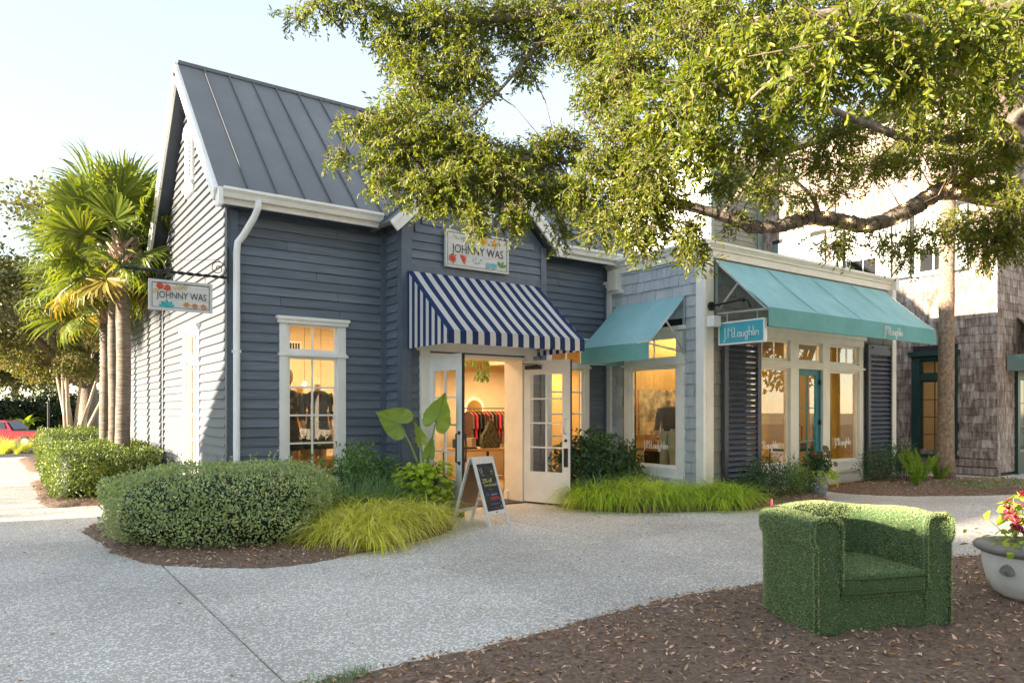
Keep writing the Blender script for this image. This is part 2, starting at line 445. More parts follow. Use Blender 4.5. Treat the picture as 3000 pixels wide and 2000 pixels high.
M['hedgeleaf2'] = leafy('boxy_hedge_leaf', [(0.078,0.127,0.026),(0.128,0.176,0.034),(0.176,0.22,0.041),(0.098,0.15,0.034)], .4, .3, (1.4,1.3,.5), .5)
M['shrubleaf'] = leafy('shrub_leaf', [(0.08,0.181,0.051),(0.13,0.259,0.065),(0.215,0.362,0.081),(0.101,0.206,0.061)], .4, .3, (1.3,1.3,.5))
M['darkshrub'] = leafy('dark_shrub_leaf', [(0.035,0.082,0.035),(0.054,0.112,0.042),(0.086,0.154,0.054)], .4, .25)
M['sedge'] = leafy('golden_sedge_blade', [(0.23,0.282,0.052),(0.8,0.698,0.294),(0.8,0.8,0.083),(0.8,0.8,0.138),(0.767,0.689,0.077),(0.8,0.8,0.249),(0.8,0.8,0.083)], .5, .35, (1.2,1.2,.6))
M['limegrass'] = leafy('lime_sedge_blade', [(0.104,0.215,0.024),(0.534,0.522,0.145),(0.455,0.687,0.043),(0.636,0.8,0.062),(0.331,0.532,0.039),(0.785,0.8,0.097)], .5, .35, (1.2,1.2,.6))
M['liriope'] = leafy('dark_grass_blade', [(0.129,0.247,0.098),(0.202,0.338,0.139),(0.287,0.416,0.217)], .45, .3)
M['palmleaf'] = leafy('palmetto_blade', [(0.087,0.133,0.02),(0.134,0.179,0.028),(0.188,0.219,0.037),(0.103,0.148,0.026)], .38, .35, (1.6,1.45,.4), .5)
M['palmleaf_old'] = leafy('yellowed_palmetto_blade', [(.22,.17,.030),(.30,.22,.05),(.18,.16,.03)], .5, .35, (1.5,1.3,.5))
M['bgleaf'] = leafy('background_tree_leaf', [(0.082,0.097,0.034),(0.134,0.143,0.05),(0.198,0.185,0.076),(0.108,0.118,0.043)], .5, .35, (1.4,1.25,.55))
M['bgleaf2'] = leafy('autumn_tree_leaf', [(0.153,0.172,0.04),(0.199,0.172,0.047),(0.115,0.184,0.047),(0.23,0.138,0.062),(0.092,0.161,0.047)], .5, .4, (1.4,1.2,.5))
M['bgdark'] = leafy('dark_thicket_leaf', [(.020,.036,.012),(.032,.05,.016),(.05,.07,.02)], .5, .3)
M['earleaf'] = leafy('elephant_ear_leaf', [(0.276,0.396,0.06),(0.241,0.363,0.05),(0.345,0.451,0.08),(0.287,0.407,0.06)], .38, .3, (1.2,1.2,.5))
M['limeleaf'] = leafy('sweet_potato_vine_leaf', [(0.386,0.506,0.028),(0.497,0.594,0.044),(0.304,0.418,0.028)], .45, .3, (1.2,1.2,.4))
M['paleblade'] = leafy('striped_spider_blade', [(.34,.40,.26),(.20,.28,.12),(.44,.47,.34)], .5, .3)
M['redflower'] = leafy('red_flower', [(.38,.015,.02),(.50,.03,.04),(.30,.01,.02)], .5, .2, (1.2,.8,.8))
M['coleus'] = leafy('burgundy_coleus_leaf', [(.26,.018,.045),(.38,.04,.09),(.20,.02,.04),(.34,.16,.06)], .5, .3, (1.3,.8,.8))
M['fern'] = leafy('foxtail_fern', [(0.224,0.351,0.039),(0.308,0.442,0.055),(0.168,0.273,0.033)], .5, .3)
M['turf'] = leafy('artificial_turf_blade', [(0.068,0.114,0.041),(0.329,0.428,0.233),(0.248,0.337,0.128),(0.408,0.482,0.185),(0.671,0.655,0.289),(0.32,0.408,0.162)], .5, .15, (1,1,.8), .4)
M['turfbase'] = plain('turf_backing', (.055,.10,.040), .9, var=.3, nscale=60)
M['stem'] = plain('green_stem', (.22,.30,.09), .5, var=.15)
M['bluepot'] = plain('dark_blue_glaze', (.010,.040,.075), .15, var=.3, spec=.6)
M['greypot'] = plain('mottled_grey_pot', (.24,.265,.275), .5, var=.3, nscale=14)
M['nb_white'] = plain('bounce_white_paint', (.72,.70,.66), .6, var=.08)  # unseen neighbours made white to bounce light back over the forecourt
M['cream_stucco'] = plain('cream_stucco', (.72,.66,.54), .85, var=.06, nscale=2)
M['planter'] = plain('white_stone_planter', (.78,.76,.70), .55, var=.12, nscale=5, bmp=.2)
M['planter_rim'] = plain('grey_planter_rim', (.24,.22,.20), .6, var=.25, nscale=9)
M['framewash'] = plain('whitewashed_timber', (.64,.62,.58), .6, var=.12, nscale=5, stretch=(6,6,1))
M['board'] = plain('brown_hardboard', (.27,.15,.07), .7, var=.08)
M['chalkboard'] = plain('black_chalkboard', (.022,.023,.024), .7, var=.4, nscale=7)
M['chalk_y'] = plain('yellow_chalk', (.62,.66,.16), .9); M['chalk_b'] = plain('blue_chalk', (.12,.17,.42), .9)
M['chalk_r'] = plain('red_chalk', (.75,.09,.05), .9); M['chalk_g'] = plain('green_chalk', (.16,.50,.10), .9)
M['chalk_p'] = plain('pink_chalk', (.42,.07,.11), .9); M['chalk_w'] = plain('white_chalk', (.5,.5,.5), .9)
M['int_wall'] = plain('warm_plaster', (.66,.54,.36), .8, var=.05)
M['int_ochre'] = plain('ochre_wall', (.42,.27,.08), .8, var=.06)
M['int_floor'] = plain('oak_floor', (.34,.20,.09), .4, var=.25, nscale=5, stretch=(1,12,1))
M['ceiling'] = plain('ceiling_paint', (.62,.50,.33), .8, var=.03)
M['wood'] = plain('honey_wood', (.42,.25,.10), .5, var=.2, nscale=5, stretch=(8,8,1))
M['skin'] = plain('mannequin_resin', (.42,.30,.19), .5, var=.05)
M['denim'] = plain('dark_cloth', (.030,.036,.042), .9, var=.7, nscale=35)
M['cloth_red'] = plain('red_cloth', (.34,.018,.025), .85, var=.4, nscale=20)
M['cloth_black'] = plain('black_cloth', (.016,.015,.016), .9, var=.5, nscale=20)
M['cloth_mix'] = plain('patterned_cloth', (.12,.065,.05), .9, var=.9, nscale=40)
M['cloth_grey'] = plain('grey_knit', (.11,.105,.095), .9, var=.15)
M['cloth_sage'] = plain('pale_green_cotton', (.36,.42,.34), .85, var=.08)
M['bagcloth'] = plain('leaf_print_bag', (.085,.085,.055), .9, var=.95, nscale=28)
M['mirror'] = plain('mirror_glass', (.55,.5,.4), .05, metal=1.0)
M['truckred'] = plain('red_truck_paint', (.36,.022,.035), .25, var=.05, spec=.6)
M['darkglass'] = plain('tinted_glass', (.03,.04,.05), .08, spec=.8)
M['rubber'] = plain('black_rubber', (.015,.015,.015), .8)
M['signgreen'] = plain('green_road_sign', (.01,.19,.10), .5)
M['signred'] = plain('red_sign', (.45,.01,.02), .5)
M['yellowcard'] = plain('yellow_curtain', (.55,.34,.03), .8)
M['kraft'] = plain('kraft_paper', (.40,.24,.11), .8)
M['bulb'] = emit('warm_lamp', (1.0,.72,.36), 14)
M['fairy'] = emit('fairy_lamp', (1.0,.62,.22), 16)
M['paint_art'] = plain('abstract_canvas', (.34,.28,.16), .7, var=.7, nscale=9)
M['sw_navy'] = plain('navy_folded_knit', (0.03, 0.045, 0.11), .9, var=.3, nscale=30)
M['sw_red'] = plain('red_folded_knit', (0.42, 0.03, 0.04), .9, var=.3, nscale=30)
M['sw_cream'] = plain('cream_folded_knit', (0.62, 0.55, 0.42), .9, var=.3, nscale=30)
M['sw_teal'] = plain('teal_folded_knit', (0.05, 0.25, 0.27), .9, var=.3, nscale=30)
M['sw_ochre'] = plain('ochre_folded_knit', (0.45, 0.25, 0.04), .9, var=.3, nscale=30)
M['sw_grey'] = plain('grey_folded_knit', (0.18, 0.18, 0.19), .9, var=.3, nscale=30)
M['sw_pink'] = plain('pink_folded_knit', (0.55, 0.22, 0.25), .9, var=.3, nscale=30)
M['sw_green'] = plain('green_folded_knit', (0.09, 0.17, 0.06), .9, var=.3, nscale=30)
# ------------------------------------------------------------------ walls, boards, windows
class Face:
    """a wall plane: o = corner point, u runs along it, n points outwards"""
    def __init__(s, o, u, n): s.o, s.u, s.n = Vector(o), Vector(u), Vector(n); s.q = Quaternion((0,0,1), math.atan2(s.u.y, s.u.x))
    def p(s, u, o, z): return s.o + s.u*u + s.n*o + Vector((0,0,z))
    def box(s, mb, u0, u1, o0, o1, z0, z1):
        c = s.p((u0+u1)/2, (o0+o1)/2, (z0+z1)/2)
        return mb.obox(c, s.u*((u1-u0)/2), s.n*((o1-o0)/2), Vector((0,0,(z1-z0)/2)))
def front(y): return Face((0,y,0), (1,0,0), (0,-1,0))            # u = X
def leftf(x): return Face((x,0,0), (0,-1,0), (-1,0,0))           # u = -Y
def cut(spans, a, b):
    out = []
    for s0, s1 in spans:
        if b <= s0 or a >= s1: out.append((s0, s1)); continue
        if a > s0 + .01: out.append((s0, a))
        if b < s1 - .01: out.append((b, s1))
    return out
def wall_panel(f, u0, u1, z0, z1, holes=(), depth=.12, mb=None, clip=None):
    """solid backing with real openings"""
    mb = mb or MB()
    us = sorted({u0, u1, *[h[0] for h in holes], *[h[1] for h in holes]}); zs = sorted({z0, z1, *[h[2] for h in holes], *[h[3] for h in holes]})
    us = [x for x in us if u0 <= x <= u1]; zs = [x for x in zs if z0 <= x <= z1]
    for b, t in zip(zs, zs[1:]):
        run = None
        for a, c in zip(us, us[1:]):
            m, k = (a+c)/2, (b+t)/2
            hole = any(h[0] < m < h[1] and h[2] < k < h[3] for h in holes)
            if not hole: run = (run[0] if run else a, c)
            if hole or c == us[-1]:
                if run: f.box(mb, run[0], run[1], -depth, 0, b, t)
                run = None
    return mb
def board_mesh(name, mat, t=.033, t0=.006):
    me = bpy.data.meshes.new(name)
    v = [(0,0,0),(1,0,0),(1,0,1),(0,0,1),(0,-t,0),(1,-t,0),(1,-t0,1),(0,-t0,1)]
    me.from_pydata(v, [], [(0,1,2,3),(4,7,6,5),(0,4,5,1),(3,2,6,7),(0,3,7,4),(1,5,6,2)]); me.materials.append(mat); return me
def clap(f, parent, z0, z1, expo, span, mat, holes=()):
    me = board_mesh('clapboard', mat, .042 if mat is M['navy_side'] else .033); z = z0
    while z < z1 - .02:
        zt = min(z+expo, z1); s = span((z+zt)/2)
        if s and s[1]-s[0] > .04:
            sp = [s]
            for a, b, c, d in holes:
                if zt > c+.02 and z < d-.02: sp = cut(sp, a, b)
            for a, b in sp:
                if b-a > 1.7 and random.random() < .6:                  # butt joint between two lengths of board
                    c = random.uniform(a+.5, b-.5); place(me, 'clapboard', parent, f.p(a, .001, z), f.q, (c-a-.003, random.uniform(.92,1.06), zt-z)); a = c+.002
                place(me, 'clapboard', parent, f.p(a, .001, z), f.q, (b-a, random.uniform(.92,1.06), zt-z))
        z += expo
def shingles(f, parent, z0, z1, course, span, mat, wmin, wmax, holes=(), limit=300, seed=1, near=None, t=.024):
    """courses of shingles; the nearest `limit` are single parts, the rest one joined part"""
    r = random.Random(seed); me = board_mesh('shingle', mat, t, .005); items = []; z = z0
    while z < z1 - .03:
        zt = min(z+course, z1); s = span((z+zt)/2)
        if s and s[1] > s[0]:
            u = s[0] - r.uniform(0, wmin)
            while u < s[1]:
                w = r.uniform(wmin, wmax); sp = [(max(u, s[0]), min(u+w-.005, s[1]))]
                for a, b, c, d in holes:
                    if zt > c+.03 and z < d-.03: sp = cut(sp, a, b)
                for a, b in sp:
                    if b-a > .02: items.append((a, b, z + r.uniform(-.006, .006), zt, r.uniform(.8, 1.45)))
                u += w
        z += course
    if near: items.sort(key=near)
    for a, b, c, d, k in items[:limit]: place(me, 'shingle', parent, f.p(a, .001, c), f.q, (b-a, k, d-c))
    if len(items) > limit:
        mb = MB()
        for a, b, c, d, k in items[limit:]:
            tt, t0 = t*k, .005
            q = lambda u, o, z: f.p(u, o+.001, z)
            mb.hexa([q(a,tt,c), q(b,tt,c), q(b,0,c), q(a,0,c), q(a,t0,d), q(b,t0,d), q(b,0,d), q(a,0,d)])
        mb.build('shingle_field', mat, parent, kind='stuff')
PANE = {}
def pane_mesh(mat):
    if mat.name not in PANE:
        me = bpy.data.meshes.new('pane'); me.from_pydata([(0,0,0),(1,0,0),(1,0,1),(0,0,1)], [], [(0,1,2,3)]); me.materials.append(mat); PANE[mat.name] = me
    return PANE[mat.name]
def sash(f, mb, parent, u0, u1, z0, z1, cols, rows, o=0.0, stile=.05, mun=.022, dep=.04, gl=None, glass_parent=None, rows_z=None):
    """glazed sash: rails into mb, every pane its own part"""
    for a, b in ((u0, u0+stile), (u1-stile, u1)): f.box(mb, a, b, o-dep, o, z0, z1)
    for a, b in ((z0, z0+stile), (z1-stile, z1)): f.box(mb, u0+stile, u1-stile, o-dep, o-.001, a, b)
    gu0, gu1, gz0, gz1 = u0+stile, u1-stile, z0+stile, z1-stile
    for i in range(1, cols):
        u = gu0 + (gu1-gu0)*i/cols; f.box(mb, u-mun/2, u+mun/2, o-dep*.8, o-.006, gz0, gz1)
    for j in range(1, rows):
        z = gz0 + (gz1-gz0)*j/rows; f.box(mb, gu0, gu1, o-dep*.75, o-.008, z-mun/2, z+mun/2)
    for i in range(cols):
        for j in range(rows):
            a, b = gu0+(gu1-gu0)*i/cols, gu0+(gu1-gu0)*(i+1)/cols; c, d = gz0+(gz1-gz0)*j/rows, gz0+(gz1-gz0)*(j+1)/rows
            place(pane_mesh(gl or M['glass']), 'pane', glass_parent or parent, f.p(a, o-dep*.5, c), f.q, (b-a, 1, d-c))

# ------------------------------------------------------------------ ground
gmb = MB()                                  # level by the shops, falling to the lower street beyond
prof_g = [(-300,-.06),(29.5,-.06),(30.5,-.10),(34,-.75),(300,-.75)]
for (y0, z0), (y1, z1) in zip(prof_g, prof_g[1:]): gmb.quad((-300,y0,z0),(300,y0,z0),(300,y1,z1),(-300,y1,z1))
struct('ground', gmb, M['grass_far'])
rd = MB(); rd.quad((-90,43,-.745),(30,43,-.745),(30,54,-.745),(-90,54,-.745)); struct('road', rd, M['asphalt'])
path = struct('path', MB().box(-13,-6,-.05,26,30.0,-.032), M['joint'])
slab_me = {}
xs = [-12.57,-10.25,-7.92,-5.6,-3.27,-.95,1.375,3.70,6.03,8.35,10.68,13.0,15.33,17.65,19.98,22.3,24.6]
ys = [-5.16,-1.3,2.56,6.42,10.28,14.14,18.0,21.86,25.72,29.58]
for x0, x1 in zip(xs, xs[1:]):
    for y0, y1 in zip(ys, ys[1:]):
        if (y0 >= 14 and x0 > 2.6) or (x0 > 3 and 10 < y0): continue
        k = (round(x1-x0,3), round(y1-y0,3))
        if k not in slab_me:
            me = bpy.data.meshes.new('concrete_slab'); g = .006; b = .009
            a, c = k[0]-g, k[1]-g
            v = [(g,g,-.03),(a,g,-.03),(a,c,-.03),(g,c,-.03),(g,g,-b),(a,g,-b),(a,c,-b),(g,c,-b),(g+b,g+b,0),(a-b,g+b,0),(a-b,c-b,0),(g+b,c-b,0)]
            f = [(0,1,5,4),(1,2,6,5),(2,3,7,6),(3,0,4,7),(4,5,9,8),(5,6,10,9),(6,7,11,10),(7,4,8,11),(8,9,10,11)]
            me.from_pydata(v, [], f); me.materials.append(M['shell']); slab_me[k] = me
        place(slab_me[k], 'concrete_slab', path, (x0, y0, random.uniform(-.002, .002)))
def bed(name, outline, h, seed, edge=.35):
    """mulch mound over a closed outline, thin at its rim"""
    poly = [Vector((p[0], p[1])) for p in outline]; n = len(poly)
    dense = []
    for i in range(n):
        p0, p1, p2, p3 = poly[i-1], poly[i], poly[(i+1)%n], poly[(i+2)%n]
        for k in range(8):
            t = k/8; dense.append(.5*((2*p1)+(p2-p0)*t+(2*p0-5*p1+4*p2-p3)*t*t+(3*p1-p0-3*p2+p3)*t**3))
    pa = np.array([(p.x, p.y) for p in dense]); rs = np.random.default_rng(seed)
    pa += rs.normal(size=pa.shape)*.02
    lo, hi = pa.min(0)-.1, pa.max(0)+.1; st = .06 if (hi-lo).max() < 8 else .075
    gx = np.arange(lo[0], hi[0], st); gy = np.arange(lo[1], hi[1], st); X, Y = np.meshgrid(gx, gy)
    Q = np.stack([X.ravel(), Y.ravel()], 1); a = pa; b = np.roll(pa, -1, 0)
    inside = np.zeros(len(Q), bool); dist = np.full(len(Q), 1e9)
    for p, q in zip(a, b):
        c = ((p[1] > Q[:,1]) != (q[1] > Q[:,1])) & (Q[:,0] < (q[0]-p[0])*(Q[:,1]-p[1])/(q[1]-p[1]+1e-12)+p[0]); inside ^= c
        d = q-p; t = np.clip(((Q-p)@d)/(d@d+1e-12), 0, 1); dist = np.minimum(dist, np.linalg.norm(Q-(p+t[:,None]*d), axis=1))
    sd = np.where(inside, dist, -dist)
    z = h*np.clip(sd/edge, -1, 1); z = np.where(sd > 0, h*np.sin(np.clip(sd/edge, 0, 1)*math.pi/2), -.06*np.clip(-sd/.08, 0, 1)) + .004
    z += np.where(sd > .05, rs.normal(size=len(z))*.008, 0)
    V = np.stack([Q[:,0], Q[:,1], z], 1); nx, ny = len(gx), len(gy)
    i = (np.arange(ny-1)[:,None]*nx + np.arange(nx-1)[None]).ravel(); F = np.stack([i, i+1, i+nx+1, i+nx], 1)
    F = F[(sd[F] > -.14).all(1)]
    o = np_mesh(name, V, F, M['mulch'], kind='structure', smooth=True)
    def z_at(x, y):
        ix = np.clip(((x-lo[0])/st).astype(int), 0, nx-1); iy = np.clip(((y-lo[1])/st).astype(int), 0, ny-1); return z[iy*nx+ix]
    def sample(m):
        q = rs.uniform(lo, hi, (m, 2)); ix = np.clip(((q[:,0]-lo[0])/st).round().astype(int), 0, nx-1); iy = np.clip(((q[:,1]-lo[1])/st).round().astype(int), 0, ny-1)
        k = sd[iy*nx+ix] > -.04; q = q[k]; return np.column_stack([q, z[iy*nx+ix][k]])
    return o, sample
bed_corner, s_corner = bed('mulch_bed', [(1.02,11.4),(1.0,9.9),(1.15,8.6),(1.6,7.85),(2.25,7.36),(2.8,7.36),(3.6,7.62),(4.5,7.95),(5.0,8.4),(5.25,9.0),(5.2,10.5),(3,10.62),(2.5,12)], .06, 1)
bed_side, s_side = bed('mulch_bed', [(.75,19.6),(.6,17),(.62,14.2),(1.2,13.85),(2.5,13.9),(2.6,16),(2.6,19.6)], .06, 2)
bed_far, s_far = bed('mulch_bed', [(.7,29),(.6,25),(.7,22.2),(1.6,21.8),(2.5,22.2),(2.6,29)], .06, 3)
bed_door, s_door = bed('mulch_bed', [(7.7,9.95),(7.55,9.1),(7.75,8.35),(8.4,7.75),(9.4,7.3),(10.4,6.95),(11.3,6.9),(12.1,7.2),(12.4,7.95),(11.0,8.2),(9.9,8.2),(9.8,10.5),(8,10.6)], .08, 4)
bed_palm, s_palm = bed('mulch_bed', [(13.5,8.1),(13.2,7.5),(13.6,6.75),(14.6,6.05),(15.8,5.45),(17.2,5.2),(17.9,5.7),(17.6,6.6),(16.9,7.6),(16.4,8.2),(15,8.2)], .18, 5, .9)
bed_front, s_front = bed('mulch_bed', [(-3.0,4.35),(-1,4.13),(1.5,4.12),(2.6,4.06),(3.7,4.13),(4.6,4.2),(5.4,4.1),(6.2,3.95),(7.4,3.75),(9,3.4),(12,2.2),(13,-2),(8,-6),(0,-6),(-4,-2)], .035, 6, .25)
def scatter_chips(name, S, lmin, lmax, mat, wr=(.18,.4), lift=.006, flat=.35):
    n = len(S); D = unit(np.column_stack([RNG.normal(size=(n,2)), RNG.normal(size=n)*flat])); N = unit(np.column_stack([RNG.normal(size=(n,2))*.45, np.ones(n)]))
    L = RNG.uniform(lmin, lmax, n); W = L*RNG.uniform(*wr, n)
    P0 = S + np.array([[0,0,lift]]) - D*L[:,None]/2
    return simple_leaves(P0, D, N, L, W)
S = s_front(62000); dcam = np.hypot(S[:,0], S[:,1]); S = S[(S@np.array([CT,ST,0]) > 3.3)]
V, F = scatter_chips('chips', S, .018, .07, M['chip']); np_mesh('bark_mulch', V, F, M['chip'], bed_front, 'stuff')
S = s_front(7500); S = S[(S@np.array([CT,ST,0]) > 3.3)]
V, F = leaves(S+np.array([[0,0,.012]]), np.column_stack([RNG.normal(size=(len(S),2)), RNG.normal(size=len(S))*.25]), unit(np.column_stack([RNG.normal(size=(len(S),2))*.5, np.ones(len(S))])), RNG.uniform(.025,.06,len(S)), RNG.uniform(.012,.022,len(S)), .4)
np_mesh('fallen_leaves', V, F, M['dryleaf'], bed_front, 'stuff')
S = s_front(26000); S = S[(S[:,1] > 3.35) & (S[:,0] < 9) & (RNG.random(len(S)) < .55)]
V, F = leaves(S+np.array([[0,0,.016]]), np.column_stack([RNG.normal(size=(len(S),2)), RNG.normal(size=len(S))*.25]), unit(np.column_stack([RNG.normal(size=(len(S),2))*.5, np.ones(len(S))])), RNG.uniform(.02,.05,len(S)), RNG.uniform(.010,.02,len(S)), .4)
np_mesh('edge_leaves', V, F, M['dryleaf'], bed_front, 'stuff')
for o, s, k in ((bed_corner, s_corner, 9000), (bed_side, s_side, 2500), (bed_door, s_door, 6000), (bed_palm, s_palm, 6000)):
    S = s(k); V, F = scatter_chips('chips', S, .02, .065, M['chip']); np_mesh('bark_mulch', V, F, M['chip'], o, 'stuff')
    S = s(k//6); V, F = leaves(S+np.array([[0,0,.012]]), np.column_stack([RNG.normal(size=(len(S),2)), RNG.normal(size=len(S))*.25]), unit(np.column_stack([RNG.normal(size=(len(S),2))*.5, np.ones(len(S))])), RNG.uniform(.025,.055,len(S)), RNG.uniform(.012,.02,len(S)), .4)
    np_mesh('fallen_leaves', V, F, M['dryleaf'], o, 'stuff')
q = RNG.uniform((-6,4.2),(14,14), (420,2)); q = q[(q[:,0] < 2.4) | (q[:,1] < 8.5)]
V, F = leaves(np.column_stack([q, np.full(len(q), .008)]), np.column_stack([RNG.normal(size=(len(q),2)), RNG.normal(size=len(q))*.1]), unit(np.column_stack([RNG.normal(size=(len(q),2))*.3, np.ones(len(q))])), RNG.uniform(.02,.05,len(q)), RNG.uniform(.008,.018,len(q)), .3)
np_mesh('fallen_leaves', V, F, M['dryleaf'], path, 'stuff')

# ------------------------------------------------------------------ navy clapboard shop (main block, wing, far block, entry bay)
shop = thing('clapboard_shop', 'dark navy clapboard shop with steep grey metal roof and white trimmed windows', 'shop', (5.0,12.5,0))
FA = front(10.56); FB = front(10.02); FL = leftf(2.64)
WX0, WX1 = 3.34, 4.36                       # tall front window
XR = 9.85
# openings: (u0,u1,z0,z1)
hA = [(WX0+.12, WX1-.12, .2, 2.90)]
hR = [(8.30+.12, 9.36-.12, .2, 2.90)]
front_wall = wall_panel(FA, 2.64, 5.06, 0, 4.5, hA).build('wall', M['navy_trim'], shop)
right_wall = wall_panel(FA, 7.85, XR+.6, 0, 4.5, hR).build('wall', M['navy_trim'], shop)
clap(FA, front_wall, .12, 4.42, .1365, lambda z: (2.76, 4.95), M['navy'], [(WX0-.0, WX1+.0, 0, 3.0)])
clap(FA, right_wall, .12, 4.42, .1365, lambda z: (7.86, 9.78), M['navy'], [(8.30, 9.36, 0, 3.0)])
# left gable wall: u = -Y, from the rear corner (-15.38) to the front corner (-10.56)
YG, ZR, ZE = 12.95, 7.30, 4.52              # ridge line and eave height
def gable_span(z, y0=10.60, y1=15.34, yr=12.97, ze=4.40, zr=7.16):
    if z < ze: return (-y1, -y0)
    k = (zr-z)/(zr-ze)*(y1-y0)/2
    return (-yr-k, -yr+k) if k > .02 else None
mb = MB(); LWH = [(-13.30, -12.40, .2, 2.90)]
wall_panel(FL, -15.36, -10.57, 0, 4.45, LWH, mb=mb)
mb.prism([(2.64,10.57,4.45),(2.64,15.36,4.45),(2.64,12.965,7.2)], (.12,0,0))
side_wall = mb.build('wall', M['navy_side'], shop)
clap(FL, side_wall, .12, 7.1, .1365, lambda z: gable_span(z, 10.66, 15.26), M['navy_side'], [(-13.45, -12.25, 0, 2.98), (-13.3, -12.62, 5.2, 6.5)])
mb = MB(); wall_panel(FL, -21.5, -15.37, 0, 4.2, mb=mb)
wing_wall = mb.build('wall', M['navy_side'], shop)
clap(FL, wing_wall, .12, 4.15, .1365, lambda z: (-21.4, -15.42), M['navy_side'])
mb = MB(); wall_panel(FL, -26.3, -21.51, 0, 4.45, mb=mb); mb.prism([(2.64,21.51,4.45),(2.64,26.3,4.45),(2.64,23.9,7.2)], (.12,0,0))
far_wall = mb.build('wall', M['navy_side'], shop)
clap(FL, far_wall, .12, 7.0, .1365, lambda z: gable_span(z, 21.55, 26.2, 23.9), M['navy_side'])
MB().box(10.3,10.7,0,10.42,26.2,4.4).build('wall', M['navy_trim'], shop); MB().box(2.76,26.2,0,10.3,26.3,4.4).build('wall', M['navy_trim'], shop)
# corner boards
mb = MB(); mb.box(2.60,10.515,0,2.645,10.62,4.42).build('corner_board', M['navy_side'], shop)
MB().box(2.648,10.512,0,2.755,10.56,4.42).build('corner_board', M['navy_trim'], shop)
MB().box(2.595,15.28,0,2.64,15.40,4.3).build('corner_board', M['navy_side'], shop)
MB().box(4.95,10.50,0,5.045,10.56,4.42).build('corner_board', M['navy_trim'], shop)
MB().box(9.76,10.50,0,9.845,10.56,4.42).build('corner_board', M['navy_trim'], shop)
# roofs: panels between standing seams
def roof_plane(parent, x0, x1, eave, ridge, step, name_axis='x', th=.05):
    """eave, ridge = (y, z); panels run from eave to ridge"""
    ey, ez = eave; ry, rz = ridge
    d = Vector((0, ry-ey, rz-ez)); L = d.length; d.normalize(); n = Vector((0, -d.z, d.y)); 
    if n.z < 0: n = -n
    nst = max(1, round((x1-x0)/step)); w = (x1-x0)/nst
    pm = MB().box(0, 0, -th, w-.003, L, 0); pme = None
    me = bpy.data.meshes.new('roof_panel'); me.from_pydata(pm.v, [], pm.f); me.materials.append(M['roof'])
    sm = MB().box(-.010, .0, 0, .010, L-.02, .030); sme = bpy.data.meshes.new('seam'); sme.from_pydata(sm.v, [], sm.f); sme.materials.append(M['seam'])
    rot = Matrix((Vector((1,0,0)), d, Vector((1,0,0)).cross(d))).transposed()
    flip = rot.col[2].z < 0
    q = rot.to_quaternion()
    for i in range(nst):
        place(me, 'roof_panel', parent, (x0+i*w, ey, ez), q, (1,1,1) if not flip else (1,1,-1))
        if i: place(sme, 'seam', parent, (x0+i*w, ey, ez), q, (1,1,1) if not flip else (1,1,-1))
RX0 = 2.42
roof = MB().box(RX0, YG-.05, 7.33, 10.5, YG+.05, 7.39).build('roof', M['seam'], shop)    # ridge cap carries the planes
roof_plane(roof, RX0, 10.5, (10.20, 4.60), (YG, 7.36), .40)
roof_plane(roof, RX0, 10.5, (15.70, 4.60), (YG, 7.36), .40)
roof2 = MB().box(RX0, 23.85, 7.33, 10.5, 23.95, 7.39).build('roof', M['seam'], shop)
roof_plane(roof2, RX0, 10.5, (21.15, 4.60), (23.9, 7.36), .40); roof_plane(roof2, RX0, 10.5, (26.65, 4.60), (23.9, 7.36), .40)
mb = MB(); mb.hexa([(2.50,15.5,4.12),(6.5,15.5,6.6),(6.5,21.6,6.6),(2.50,21.6,4.12),(2.50,15.5,4.20),(6.5,15.5,6.68),(6.5,21.6,6.68),(2.50,21.6,4.20)])
wing_roof = mb.build('roof', M['roof'], shop)
for k in range(13): MB().bar((2.52, 15.9+k*.45, 4.235), (6.5, 15.9+k*.45, 6.70), .022, .045).build('seam', M['seam'], wing_roof)
MB().box(2.46,15.42,4.02,2.56,21.6,4.18).build('eave_board', M['navy_trim'], shop)
# gable rakes, soffits
for yr, pre in ((YG, 0), (23.9, 1)):
    for sgn in (-1, 1):
        e = Vector((0, yr+sgn*2.75, 4.60)); t = Vector((0, yr, 7.36)); dn = (t-e).normalized(); nn = Vector((0, -dn.z, dn.y)); nn = nn if nn.z > 0 else -nn
        c = (e+t)/2; hl = (t-e).length/2
        MB().obox(c + Vector((2.398,0,0)) - nn*.105, Vector((.022,0,0)), dn*hl, nn*.10).build('rake_board', M['cream'], shop)
        MB().obox(c + Vector((2.372,0,0)) - nn*.04, Vector((.014,0,0)), dn*(hl+.02), nn*.038).build('rake_trim', M['white'], shop)
        MB().obox(c + Vector((2.53,0,0)) - nn*.075, Vector((.108,0,0)), dn*hl*.985, nn*.012).build('soffit', M['soffit'], shop)
